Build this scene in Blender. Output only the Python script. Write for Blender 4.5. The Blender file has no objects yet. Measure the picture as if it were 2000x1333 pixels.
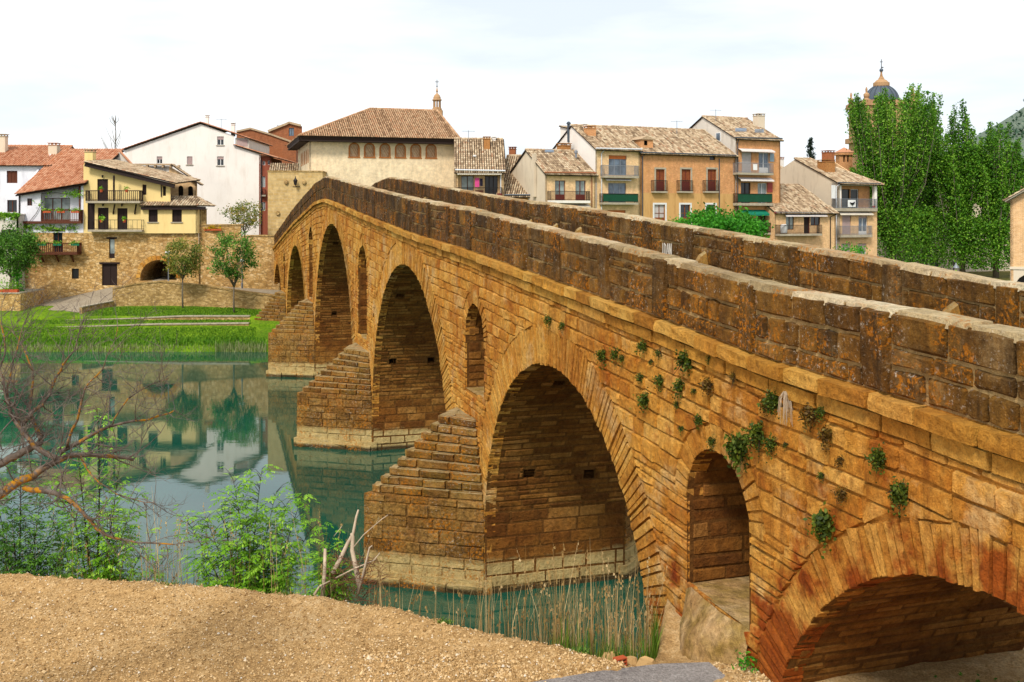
import bpy, math, random
import numpy as np
from mathutils import Vector, Matrix, noise as mnoise

random.seed(7)
rng = np.random.default_rng(7)
C = bpy.context.scene.collection
scn = bpy.context.scene

# ------------------------------------------------------------------ camera
F, CX, HY, HC = 2000.0, 1000.0, 420.0, 11.5      # focal length in photo pixels, principal column, horizon row, eye height
cam_d = bpy.data.cameras.new('camera')
cam_d.lens = 36.0
cam_d.sensor_width = 36.0
cam_d.sensor_fit = 'HORIZONTAL'
cam_d.shift_y = -(666.5 - HY) / 2000.0
cam_d.clip_start = 0.1
cam_d.clip_end = 6000
cam = bpy.data.objects.new('camera', cam_d)
cam.location = (0, 0, HC)
cam.rotation_euler = (math.radians(90), 0, 0)
C.objects.link(cam)
scn.camera = cam

# ------------------------------------------------------------------ sky and sun
SUN_EL, SUN_AZ = math.radians(47), math.radians(201)     # azimuth clockwise from +Y
world = bpy.data.worlds.new('World')
scn.world = world
world.use_nodes = True
wt = world.node_tree
wt.nodes.clear()
wo = wt.nodes.new('ShaderNodeOutputWorld')
wb = wt.nodes.new('ShaderNodeBackground')
wb.inputs['Strength'].default_value = 0.1
sky = wt.nodes.new('ShaderNodeTexSky')
sky.sky_type = 'NISHITA'
sky.sun_disc = False
sky.sun_elevation = SUN_EL
sky.sun_rotation = SUN_AZ
tc = wt.nodes.new('ShaderNodeTexCoord')
sep = wt.nodes.new('ShaderNodeSeparateXYZ')
wt.links.new(tc.outputs['Generated'], sep.inputs[0])
mp = wt.nodes.new('ShaderNodeMapping')
mp.inputs['Scale'].default_value = (1.6, 1.6, 8.0)
wt.links.new(tc.outputs['Generated'], mp.inputs[0])
nz = wt.nodes.new('ShaderNodeTexNoise')
nz.inputs['Scale'].default_value = 1.7
nz.inputs['Detail'].default_value = 6
nz.inputs['Roughness'].default_value = 0.52
wt.links.new(mp.outputs[0], nz.inputs['Vector'])
cr = wt.nodes.new('ShaderNodeValToRGB')
cr.color_ramp.elements[0].position = 0.36
cr.color_ramp.elements[0].color = (4.1, 4.4, 4.75, 1)
cr.color_ramp.elements[1].position = 0.62
cr.color_ramp.elements[1].color = (5.7, 5.75, 5.8, 1)
wt.links.new(nz.outputs[0], cr.inputs[0])
cover = wt.nodes.new('ShaderNodeMix')
cover.data_type = 'RGBA'
cover.inputs[0].default_value = 0.9
wt.links.new(sky.outputs[0], cover.inputs[6])
wt.links.new(cr.outputs[0], cover.inputs[7])
wt.links.new(cover.outputs[2], wb.inputs['Color'])
wt.links.new(wb.outputs[0], wo.inputs[0])

sun_d = bpy.data.lights.new('sun', 'SUN')
sun_d.energy = 1.5
sun_d.angle = math.radians(12)
sun_d.color = (1.0, 0.95, 0.87)
sun = bpy.data.objects.new('sun', sun_d)
sun.location = (0, -20, 60)
sdir = Vector((math.sin(SUN_AZ) * math.cos(SUN_EL), math.cos(SUN_AZ) * math.cos(SUN_EL), math.sin(SUN_EL)))
sun.rotation_euler = (-sdir).to_track_quat('-Z', 'Y').to_euler()
C.objects.link(sun)

scn.view_settings.view_transform = 'Standard'
scn.view_settings.look = 'None'
scn.view_settings.exposure = 1.1
scn.view_settings.gamma = 1.0
scn.view_settings.use_curve_mapping = False
scn.render.engine = 'CYCLES'
scn.cycles.max_bounces = 6
scn.cycles.diffuse_bounces = 1
scn.cycles.glossy_bounces = 3
scn.cycles.transparent_max_bounces = 4

# ------------------------------------------------------------------ helpers
def P(px, py, Y):
    """the point seen at photo pixel (px, py) at distance Y"""
    return Vector(((px - CX) / F * Y, Y, HC - (py - HY) / F * Y))

def G(px, py, z):
    return P(px, py, F * (HC - z) / (py - HY))

def lin(h):
    h = h.lstrip('#')
    out = []
    for i in (0, 2, 4):
        c = int(h[i:i + 2], 16) / 255
        out.append(c / 12.92 if c <= 0.04045 else ((c + 0.055) / 1.055) ** 2.4)
    return (*out, 1.0)

class M:
    """a small node-material writer"""
    def __init__(s, name, rough=0.9, spec=0.25):
        s.m = bpy.data.materials.new(name)
        s.m.use_nodes = True
        s.nt = s.m.node_tree
        s.b = s.nt.nodes['Principled BSDF']
        s.b.inputs['Roughness'].default_value = rough
        s.b.inputs['Specular IOR Level'].default_value = spec
        s._p = s._o = None
    def n(s, t): return s.nt.nodes.new(t)
    def l(s, a, b): s.nt.links.new(a, b)
    def put(s, sock, v):
        if hasattr(v, 'is_linked'): s.l(v, sock)
        else: sock.default_value = v
    def world(s):
        if s._p is None: s._p = s.n('ShaderNodeNewGeometry').outputs['Position']
        return s._p
    def obj(s):
        if s._o is None: s._o = s.n('ShaderNodeTexCoord').outputs['Object']
        return s._o
    def vec(s, src, scale=(1, 1, 1), rot=(0, 0, 0), loc=(0, 0, 0)):
        m = s.n('ShaderNodeMapping')
        m.inputs['Scale'].default_value = scale
        m.inputs['Rotation'].default_value = rot
        m.inputs['Location'].default_value = loc
        s.l(src, m.inputs[0])
        return m.outputs[0]
    def noise(s, v, scale, detail=4, rough=0.55, dist=0.0):
        n = s.n('ShaderNodeTexNoise')
        n.inputs['Scale'].default_value = scale
        n.inputs['Detail'].default_value = detail
        n.inputs['Roughness'].default_value = rough
        n.inputs['Distortion'].default_value = dist
        s.l(v, n.inputs['Vector'])
        return n.outputs[0]
    def voro(s, v, scale, feature='F1', out='Distance'):
        n = s.n('ShaderNodeTexVoronoi')
        n.feature = feature
        n.inputs['Scale'].default_value = scale
        s.l(v, n.inputs['Vector'])
        return n.outputs[out]
    def ramp(s, f, stops, interp='LINEAR'):
        r = s.n('ShaderNodeValToRGB')
        e = r.color_ramp.elements
        r.color_ramp.interpolation = interp
        while len(e) < len(stops): e.new(0.5)
        for i, (p, c) in enumerate(stops):
            e[i].position = p
            e[i].color = lin(c) if isinstance(c, str) else (c, c, c, 1)
        s.put(r.inputs[0], f)
        return r.outputs[0]
    def mix(s, f, a, b, mode='MIX'):
        m = s.n('ShaderNodeMix')
        m.data_type = 'RGBA'
        m.blend_type = mode
        m.clamp_factor = True
        s.put(m.inputs[0], f)
        s.put(m.inputs[6], lin(a) if isinstance(a, str) else a)
        s.put(m.inputs[7], lin(b) if isinstance(b, str) else b)
        return m.outputs[2]
    def math(s, op, a, b=0.0, clamp=False):
        m = s.n('ShaderNodeMath')
        m.operation = op
        m.use_clamp = clamp
        s.put(m.inputs[0], a)
        s.put(m.inputs[1], b)
        return m.outputs[0]
    def attr(s, name='tone'):
        a = s.n('ShaderNodeAttribute')
        a.attribute_name = name
        return a.outputs['Fac']
    def z(s, src=None):
        x = s.n('ShaderNodeSeparateXYZ')
        s.l(src or s.world(), x.inputs[0])
        return x.outputs[2]
    def bump(s, h, strength=0.5, dist=0.05):
        b = s.n('ShaderNodeBump')
        b.inputs['Strength'].default_value = strength
        b.inputs['Distance'].default_value = dist
        s.l(h, b.inputs['Height'])
        s.l(b.outputs[0], s.b.inputs['Normal'])
        return b
    def col(s, c):
        s.put(s.b.inputs['Base Color'], lin(c) if isinstance(c, str) else c)
        return s.m

def plain(name, c, rough=0.8, spec=0.3, metal=0.0, vary=0.12, scale=3.0):
    m = M(name, rough, spec)
    m.b.inputs['Metallic'].default_value = metal
    f = m.ramp(m.noise(m.world(), scale, 5), [(0.3, 1 - vary), (0.7, 1 + vary * 0.4)])
    return m.col(m.mix(1.0, c, f, 'MULTIPLY'))

class MB:
    """collects faces and links them as ONE mesh object"""
    def __init__(s): s.v, s.f, s.t, s.mi = [], [], [], []
    def add(s, verts, faces, tone=0.5, mi=0):
        o = len(s.v)
        s.v.extend(verts)
        s.f.extend([tuple(i + o for i in f) for f in faces])
        if isinstance(tone, (list, tuple)): s.t.extend(tone)
        else: s.t.extend([tone] * len(verts))
        s.mi.extend([mi] * len(faces))
        return s
    def quad(s, a, b, c, d, tone=0.5, mi=0): return s.add([a, b, c, d], [(0, 1, 2, 3)], tone, mi)
    def box(s, x0, x1, y0, y1, z0, z1, tone=0.5, mi=0):
        v = [(x0, y0, z0), (x1, y0, z0), (x1, y1, z0), (x0, y1, z0), (x0, y0, z1), (x1, y0, z1), (x1, y1, z1), (x0, y1, z1)]
        return s.add(v, BOXF, tone, mi)
    def bar(s, a, b, w, tone=0.5, h=None, mi=0):
        """square bar from a to b"""
        a, b = Vector(a), Vector(b)
        d = (b - a).normalized()
        up = Vector((0, 0, 1)) if abs(d.z) < 0.9 else Vector((1, 0, 0))
        x = d.cross(up).normalized() * w * 0.5
        y = d.cross(x).normalized() * (h or w) * 0.5
        v = [a - x - y, a + x - y, a + x + y, a - x + y, b - x - y, b + x - y, b + x + y, b - x + y]
        return s.add([tuple(q) for q in v], BOXF, tone, mi)
    def tube(s, pts, radii, n=6, tone=0.5, cap=True):
        pts = [Vector(p) for p in pts]
        v, f = [], []
        k = len(pts)
        x = None
        for i, p in enumerate(pts):
            d = (pts[min(i + 1, k - 1)] - pts[max(i - 1, 0)])
            d = d.normalized() if d.length > 1e-9 else Vector((0, 0, 1))
            if x is None:
                x = d.orthogonal().normalized()
            else:
                x = (x - d * x.dot(d))
                x = x.normalized() if x.length > 1e-6 else d.orthogonal().normalized()
            y = d.cross(x)
            r = radii[i] if isinstance(radii, (list, tuple)) else radii
            for j in range(n):
                a = 2 * math.pi * j / n
                q = p + x * (r * math.cos(a)) + y * (r * math.sin(a))
                v.append((q.x, q.y, q.z))
        for i in range(k - 1):
            for j in range(n):
                a, b = i * n + j, i * n + (j + 1) % n
                f.append((a, b, b + n, a + n))
        if cap:
            f.append(tuple(range(n - 1, -1, -1)))
            f.append(tuple(range((k - 1) * n, k * n)))
        return s.add(v, f, tone)
    def lathe(s, c, prof, n=16, tone=0.5, mi=0):
        """prof: list of (radius, z) about the vertical through c"""
        v, f = [], []
        for r, z in prof:
            for j in range(n):
                a = 2 * math.pi * j / n
                v.append((c[0] + r * math.cos(a), c[1] + r * math.sin(a), c[2] + z))
        for i in range(len(prof) - 1):
            for j in range(n):
                a, b = i * n + j, i * n + (j + 1) % n
                f.append((a, b, b + n, a + n))
        f.append(tuple(range(n - 1, -1, -1)))
        f.append(tuple(range((len(prof) - 1) * n, len(prof) * n)))
        return s.add(v, f, tone, mi)
    def prism(s, poly, y0, y1, tone=0.5, mi=0):
        """polygon of (x, z), extruded along y"""
        n = len(poly)
        v = [(x, y0, z) for x, z in poly] + [(x, y1, z) for x, z in poly]
        f = [tuple(range(n)), tuple(range(2 * n - 1, n - 1, -1))]
        f += [(i, i + n, (i + 1) % n + n, (i + 1) % n) for i in range(n)]
        return s.add(v, f, tone, mi)
    def slab(s, poly, z0, z1, tone=0.5, mi=0):
        """polygon of (x, y), extruded along z"""
        n = len(poly)
        v = [(x, y, z0) for x, y in poly] + [(x, y, z1) for x, y in poly]
        f = [tuple(range(n - 1, -1, -1)), tuple(range(n, 2 * n))]
        f += [(i, (i + 1) % n, (i + 1) % n + n, i + n) for i in range(n)]
        return s.add(v, f, tone, mi)
    def mesh(s, name, mats, smooth=False):
        me = bpy.data.meshes.new(name)
        me.from_pydata(s.v, [], s.f)
        at = me.attributes.new('tone', 'FLOAT', 'POINT')
        at.data.foreach_set('value', np.array(s.t, dtype=np.float32))
        for m in (mats if isinstance(mats, (list, tuple)) else [mats]): me.materials.append(m)
        if isinstance(mats, (list, tuple)) and len(mats) > 1:
            me.polygons.foreach_set('material_index', np.array(s.mi, dtype=np.int32))
        if smooth: me.polygons.foreach_set('use_smooth', np.ones(len(me.polygons), dtype=bool))
        me.update()
        return me
    def build(s, name, mats, parent=None, smooth=False, kind=None):
        o = bpy.data.objects.new(name, s.mesh(name, mats, smooth))
        C.objects.link(o)
        if parent: o.parent = parent
        if kind: o['kind'] = kind
        return o
BOXF = [(0, 3, 2, 1), (4, 5, 6, 7), (0, 1, 5, 4), (1, 2, 6, 5), (2, 3, 7, 6), (3, 0, 4, 7)]

def np_mesh(name, verts, nper, mat, parent=None, tone=None, kind=None, tri=False):
    """verts: (N*nper, 3) array, one face per nper vertices"""
    n = len(verts) // nper
    me = bpy.data.meshes.new(name)
    me.vertices.add(len(verts))
    me.vertices.foreach_set('co', np.asarray(verts, dtype=np.float32).ravel())
    me.loops.add(n * nper)
    me.loops.foreach_set('vertex_index', np.arange(n * nper, dtype=np.int32))
    me.polygons.add(n)
    me.polygons.foreach_set('loop_start', np.arange(0, n * nper, nper, dtype=np.int32))
    at = me.attributes.new('tone', 'FLOAT', 'POINT')
    at.data.foreach_set('value', np.asarray(tone if tone is not None else np.full(len(verts), 0.5), dtype=np.float32))
    me.materials.append(mat)
    me.update(calc_edges=True)
    o = bpy.data.objects.new(name, me)
    C.objects.link(o)
    if parent: o.parent = parent
    if kind: o['kind'] = kind
    return o

def tag(o, label, cat, group=None, kind=None):
    o['label'] = label
    o['category'] = cat
    if group: o['group'] = group
    if kind: o['kind'] = kind
    return o

def thing(name, label, cat, loc=(0, 0, 0), rz=0.0, group=None):
    o = bpy.data.objects.new(name, None)
    o.empty_display_size = 0.3
    C.objects.link(o)
    o.location = loc
    o.rotation_euler = (0, 0, rz)
    return tag(o, label, cat, group)

def struct(o, label, cat='ground'):
    o['kind'] = 'structure'
    o['label'] = label
    o['category'] = cat
    return o

def copy_tree(o, parent=None):
    c = o.copy()
    C.objects.link(c)
    if parent: c.parent = parent
    for ch in list(o.children): copy_tree(ch, c)
    return c

def U(a, b): return random.uniform(a, b)
# ------------------------------------------------------------------ materials
def stone_mat(name, stops, crust=0.0, crust_col='#2b2118', lichen=False, tide=False, fine=1.0, moss=0.0, red=0.0, ledge=False, far=0.0, tw=0.55, weather=0.0):
    m = M(name, 0.95, 0.15)
    w = m.world()
    big = m.noise(w, 0.35, 4)
    mid = m.noise(w, 1.7, 5, 0.6)
    sm = m.noise(w, 9.0, 6, 0.65)
    grain = m.noise(w, 45.0, 4, 0.6)
    t = m.math('ADD', m.math('MULTIPLY', m.attr(), tw), m.math('MULTIPLY', m.ramp(mid, [(0.25, 0.0), (0.75, 1.0)]), 1.0 - tw))
    c = m.ramp(t, stops)
    c = m.mix(1.0, c, m.ramp(sm, [(0.25, 0.5), (0.45, 0.88), (0.7, 1.22)]), 'MULTIPLY')
    c = m.mix(1.0, c, m.ramp(grain, [(0.3, 0.75), (0.6, 1.06)]), 'MULTIPLY')
    c = m.mix(m.ramp(big, [(0.42, 0.0), (0.68, 0.45)]), c, m.mix(1.0, c, '#c98a52', 'MULTIPLY'))
    if weather:
        pt = m.noise(w, 0.8, 6, 0.7)
        c = m.mix(m.ramp(pt, [(0.54, 0.0), (0.68, weather)]), c, m.mix(m.ramp(sm, [(0.3, 0.0), (0.7, 1.0)]), '#b98e58', '#e2c48c'))
        sk = m.noise(m.vec(w, (2.6, 2.6, 0.22)), 1.0, 6, 0.7)
        c = m.mix(m.ramp(sk, [(0.55, 0.0), (0.7, weather)]), c, m.mix(1.0, c, '#8a6a4c', 'MULTIPLY'))
        gp_ = m.noise(w, 0.45, 5, 0.65)
        c = m.mix(m.ramp(gp_, [(0.56, 0.0), (0.7, weather * 0.8)]), c, m.mix(1.0, c, '#a89078', 'MULTIPLY'))
    if red:
        sx = m.n('ShaderNodeSeparateXYZ'); m.l(w, sx.inputs[0])
        k = m.math('ADD', m.math('MULTIPLY', sx.outputs[1], 0.034), m.math('MULTIPLY', sx.outputs[2], 0.075))
        k = m.math('ADD', k, m.math('MULTIPLY', m.math('SUBTRACT', mid, 0.5), 0.5))
        c = m.mix(m.ramp(k, [(0.92, red), (1.3, 0.0)]), c, m.mix(1.0, c, '#c08058', 'MULTIPLY'))
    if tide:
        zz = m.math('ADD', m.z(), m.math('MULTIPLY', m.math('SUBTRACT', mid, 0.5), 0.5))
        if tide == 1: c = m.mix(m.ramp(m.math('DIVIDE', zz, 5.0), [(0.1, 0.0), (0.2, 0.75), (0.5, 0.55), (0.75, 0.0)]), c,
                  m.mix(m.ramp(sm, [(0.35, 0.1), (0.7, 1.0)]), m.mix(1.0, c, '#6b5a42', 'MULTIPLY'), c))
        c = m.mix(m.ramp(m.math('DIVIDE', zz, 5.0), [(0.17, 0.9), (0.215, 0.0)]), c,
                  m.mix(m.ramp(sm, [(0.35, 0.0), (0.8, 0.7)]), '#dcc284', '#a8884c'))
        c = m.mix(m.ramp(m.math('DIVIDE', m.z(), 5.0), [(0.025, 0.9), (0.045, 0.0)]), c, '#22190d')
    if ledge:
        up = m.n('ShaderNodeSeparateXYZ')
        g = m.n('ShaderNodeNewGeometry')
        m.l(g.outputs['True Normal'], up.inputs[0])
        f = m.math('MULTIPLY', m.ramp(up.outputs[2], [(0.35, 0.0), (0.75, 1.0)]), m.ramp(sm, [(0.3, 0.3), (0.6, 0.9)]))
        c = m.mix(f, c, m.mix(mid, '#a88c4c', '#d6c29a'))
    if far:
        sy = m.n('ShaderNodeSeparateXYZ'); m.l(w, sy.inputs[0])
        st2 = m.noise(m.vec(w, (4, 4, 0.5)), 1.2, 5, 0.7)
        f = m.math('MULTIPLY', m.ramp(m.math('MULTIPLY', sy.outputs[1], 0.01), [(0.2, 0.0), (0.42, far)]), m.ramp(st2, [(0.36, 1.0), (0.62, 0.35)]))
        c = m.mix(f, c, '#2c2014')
    if moss:
        f = m.math('MULTIPLY', m.ramp(m.noise(w, 2.3, 4), [(0.42, 0.0), (0.6, 1.0)]), moss)
        c = m.mix(f, c, m.mix(m.ramp(sm, [(0.4, 0.0), (0.6, 1.0)]), '#6b5512', '#8d7420'))
    if crust:
        st = m.noise(m.vec(w, (3.2, 3.2, 0.7)), 1.3, 6, 0.7)
        k = m.math('ADD', m.math('MULTIPLY', st, 0.9), m.math('MULTIPLY', m.attr(), 0.15))
        f = m.ramp(k, [(0.36, crust), (0.68, crust * 0.2)])
        c = m.mix(f, c, m.mix(1.0, crust_col, m.ramp(sm, [(0.3, 0.6), (0.7, 1.5)]), 'MULTIPLY'))
    if lichen:
        o = m.math('MULTIPLY', m.ramp(m.noise(w, 1.1, 3), [(0.48, 0.0), (0.6, 1.0)]), m.ramp(m.noise(w, 14, 5, 0.65), [(0.5, 0.0), (0.6, 0.85)]))
        c = m.mix(o, c, m.mix(grain, '#9a5206', '#c8801a'))
        wsp = m.math('MULTIPLY', m.ramp(m.noise(w, 0.9, 3), [(0.45, 0.0), (0.6, 1.0)]), m.ramp(m.noise(w, 13, 5, 0.7), [(0.58, 0.0), (0.7, 0.75)]))
        c = m.mix(wsp, c, '#cfc5b4')
        dsp = m.math('MULTIPLY', m.ramp(m.noise(w, 1.9, 3), [(0.4, 0.0), (0.6, 1.0)]), m.ramp(m.noise(w, 30, 3), [(0.62, 0.0), (0.74, 0.55)]))
        c = m.mix(dsp, c, '#d8cdb8')
    md2 = m.noise(w, 3.6, 4, 0.6)
    h = m.math('ADD', m.math('ADD', m.math('MULTIPLY', sm, 0.7), m.math('MULTIPLY', grain, 0.3)), m.math('MULTIPLY', md2, 1.1))
    m.bump(h, 0.95 * fine, 0.09)
    return m.col(c)

SAND = [(0.1, '#b0651e'), (0.35, '#c88630'), (0.55, '#d89a40'), (0.75, '#e4ae58'), (0.95, '#c8782a')]
SAND_SHADED = [(0.1, '#643a14'), (0.35, '#80501e'), (0.6, '#9c682a'), (0.9, '#b68444')]  # sandstone colours darkened to put the shade under the arches into the stone
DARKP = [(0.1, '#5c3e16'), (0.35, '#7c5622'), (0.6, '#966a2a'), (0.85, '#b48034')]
m_face = stone_mat('sandstone', SAND, 0.12, '#6b4a26', red=0.95, tw=0.38, weather=0.75)
m_mortar = stone_mat('lime_mortar', [(0.2, '#b07228'), (0.7, '#d09440')], 0.15, '#5a3f20')
m_vous = stone_mat('voussoir_sandstone', [(0.1, '#b87628'), (0.4, '#cc8e38'), (0.7, '#dca650'), (0.95, '#d09640')], 0.1, '#6b4a26', red=0.9, tw=0.42, weather=0.7)
m_parmortar = stone_mat('parapet_mortar', [(0.2, '#a88a58'), (0.7, '#c8a872')], 0.1, '#4a3820')
m_vault = stone_mat('shaded_vault_sandstone', SAND_SHADED, 0.4, '#3a2612', tide=2)  # vault copy of the sandstone, arch shade mixed into its colour and crust
m_vaultmortar = stone_mat('vault_mortar', [(0.2, '#643f1a'), (0.8, '#8a602c')], 0.25, '#3c2a16')  # mortar darkened along with the shaded vault stone
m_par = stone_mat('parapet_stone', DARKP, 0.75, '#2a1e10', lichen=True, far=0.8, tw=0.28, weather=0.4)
m_cop = stone_mat('coping_stone', [(0.2, '#a08a62'), (0.5, '#c8b084'), (0.85, '#e0d0ac')], 0.2, '#5a4a30', lichen=True)
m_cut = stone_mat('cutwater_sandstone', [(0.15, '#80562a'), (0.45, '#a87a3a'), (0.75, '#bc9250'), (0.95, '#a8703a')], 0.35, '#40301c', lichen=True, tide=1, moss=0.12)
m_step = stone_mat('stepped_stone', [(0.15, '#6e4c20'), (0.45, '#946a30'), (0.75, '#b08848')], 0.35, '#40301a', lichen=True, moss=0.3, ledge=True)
m_corn = stone_mat('cornice_stone', [(0.15, '#b07628'), (0.5, '#d0963c'), (0.85, '#e0b058')], 0.18, '#5c4222')
m_ledge = stone_mat('ledge_stone', [(0.15, '#a07c48'), (0.5, '#cca870'), (0.85, '#e0c498')], 0.2, '#4a3618', moss=0.55, weather=0.5)
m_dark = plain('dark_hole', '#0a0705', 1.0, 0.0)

# water
def water_mat():
    m = M('river_water', 0.03, 0.5)
    m.b.inputs['IOR'].default_value = 1.52
    w = m.world()
    c = m.ramp(m.noise(w, 0.05, 3), [(0.35, '#0d4032'), (0.65, '#155240')])
    a = m.noise(m.vec(w, (0.55, 1.3, 1)), 1.6, 4, 0.5)
    b = m.noise(m.vec(w, (0.25, 0.6, 1)), 0.5, 2, 0.5)
    m.bump(m.math('ADD', m.math('MULTIPLY', a, 0.45), b), 0.009, 0.3)
    return m.col(c)
m_water = water_mat()

def dirt_mat(name='bare_dirt', a='#957349', b='#c29b66', c2='#debf90'):
    m = M(name, 0.97, 0.1)
    w = m.world()
    n1 = m.noise(w, 0.6, 4)
    n2 = m.noise(w, 7, 6, 0.7)
    n3 = m.noise(w, 28, 4, 0.7)
    c = m.ramp(m.math('ADD', m.math('MULTIPLY', n1, 0.4), m.math('MULTIPLY', n2, 0.6)), [(0.32, a), (0.5, b), (0.7, c2)])
    c = m.mix(1.0, c, m.ramp(n3, [(0.3, 0.62), (0.65, 1.12)]), 'MULTIPLY')
    m.bump(m.math('ADD', m.math('MULTIPLY', n2, 0.6), m.math('MULTIPLY', n3, 0.5)), 0.9, 0.06)
    return m.col(c)
m_dirt = dirt_mat()
m_street = dirt_mat('street_paving', '#8a7c68', '#a4957e', '#b3a590')
m_asphalt = dirt_mat('old_asphalt', '#7a726e', '#9a928c', '#b0a8a2')

def grass_mat(name='lawn_grass', a='#38560a', b='#5a7c0e', c2='#84a01e'):
    m = M(name, 0.9, 0.15)
    w = m.world()
    n1 = m.noise(w, 0.35, 4)
    n2 = m.noise(m.vec(w, (1, 0.6, 1)), 5, 6, 0.7)
    c = m.ramp(m.math('ADD', m.math('MULTIPLY', n1, 0.5), m.math('MULTIPLY', n2, 0.5)), [(0.34, a), (0.5, b), (0.66, c2)])
    c = m.mix(m.ramp(m.noise(w, 0.9, 5, 0.7), [(0.6, 0.0), (0.72, 0.6)]), c, '#8a8434')
    m.bump(n2, 0.8, 0.15)
    return m.col(c)
m_grass = grass_mat()
m_ground = grass_mat('bank_ground', '#3a3a18', '#5a5a24', '#7a6a3a')

def leaf_mat(name, dark, mid, light, trans=0.3):
    m = M(name, 0.6, 0.3)
    w = m.world()
    t = m.math('ADD', m.math('MULTIPLY', m.attr(), 0.7), m.math('MULTIPLY', m.noise(w, 0.7, 3), 0.3))
    c = m.ramp(t, [(0.15, dark), (0.5, mid), (0.85, light)])
    m.col(c)
    tr = m.n('ShaderNodeBsdfTranslucent')
    m.l(c, tr.inputs[0])
    mx = m.n('ShaderNodeMixShader')
    mx.inputs[0].default_value = trans
    out = m.nt.nodes['Material Output']
    m.l(m.b.outputs[0], mx.inputs[1])
    m.l(tr.outputs[0], mx.inputs[2])
    m.l(mx.outputs[0], out.inputs[0])
    return m.m
m_leaf_poplar = leaf_mat('poplar_leaf', '#24480a', '#528a16', '#96be3e')
m_leaf_sapling = leaf_mat('sapling_leaf', '#4a8410', '#7eb424', '#b0d84c', 0.4)
m_leaf_dark = leaf_mat('dark_leaf', '#264a0e', '#4a7a1e', '#78a43a')
m_leaf_photinia = leaf_mat('mottled_leaf', '#3a5a18', '#748430', '#c0a050')
m_leaf_bright = leaf_mat('bright_leaf', '#1f5a0a', '#3c8a16', '#62b02c')
m_leaf_conifer = leaf_mat('conifer_leaf', '#0c1e12', '#1a3020', '#2c4430', 0.1)
m_leaf_wall = leaf_mat('wall_plant_leaf', '#2a3a0a', '#465a14', '#6e7c24')
m_leaf_wall_brown = leaf_mat('wall_plant_brown_leaf', '#4a3410', '#6a4e18', '#7c6a24')
m_reed = leaf_mat('dry_reed', '#8a6c3c', '#b3935c', '#d2b988', 0.2)
m_reed_green = leaf_mat('green_reed', '#34560f', '#557c1c', '#8c9c3c', 0.3)
m_bark = plain('pale_bark', '#7c7262', 0.95, 0.1, 0, 0.35, 8)
m_bark_dark = plain('dark_bark', '#3c3024', 0.95, 0.1, 0, 0.3, 8)

def lichen_bark():
    m = M('lichen_bark', 0.9, 0.15)
    w = m.world()
    c = m.ramp(m.noise(w, 9, 5), [(0.3, '#3e342c'), (0.6, '#6c6056'), (0.8, '#8a7e74')])
    f = m.math('MULTIPLY', m.ramp(m.noise(w, 2.6, 3), [(0.46, 0.0), (0.58, 1.0)]), m.ramp(m.noise(w, 14, 3), [(0.44, 0.0), (0.54, 0.9)]))
    c = m.mix(f, c, m.mix(m.noise(w, 40, 2), '#8a5a08', '#c2860c'))
    m.bump(m.noise(w, 30, 4), 0.6, 0.02)
    return m.col(c)
m_lichbark = lichen_bark()
m_drift = plain('bleached_wood', '#c3ae94', 0.9, 0.1, 0, 0.35, 6)

# building materials
def plaster(name, c, dirt='#8a7a62', amt=0.35, rough=0.92):
    m = M(name, rough, 0.15)
    w = m.world()
    n1 = m.noise(w, 0.22, 5, 0.6)
    n2 = m.noise(m.vec(w, (1.6, 1.6, 0.35)), 0.9, 6, 0.65)
    cc = m.mix(m.ramp(n2, [(0.52, 0.0), (0.78, amt)]), c, m.mix(1.0, c, dirt, 'MULTIPLY'))
    cc = m.mix(1.0, cc, m.ramp(n1, [(0.3, 0.9), (0.7, 1.03)]), 'MULTIPLY')
    m.bump(m.noise(w, 6, 5), 0.25, 0.03)
    return m.col(cc)
m_white = plaster('white_plaster', '#f4ebe0', '#d0c2b0', 0.35)
m_bluewhite = plaster('blue_white_plaster', '#e6e4e8', '#a8a4b0', 0.4)
m_yellow = plaster('yellow_plaster', '#eccf8c', '#c8a060', 0.3)
m_cream = plaster('cream_plaster', '#dccab0', '#a08c70', 0.5)
m_ochre = plaster('ochre_plaster', '#d2a468', '#a87c48', 0.6)
m_orange_wall = plaster('orange_plaster', '#c88a48', '#a06a34', 0.6)
m_greywhite = plaster('grey_white_plaster', '#d8cec0', '#8c8070', 0.6)
m_red = plaster('red_plaster', '#a05a44', '#704030', 0.4)

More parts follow.
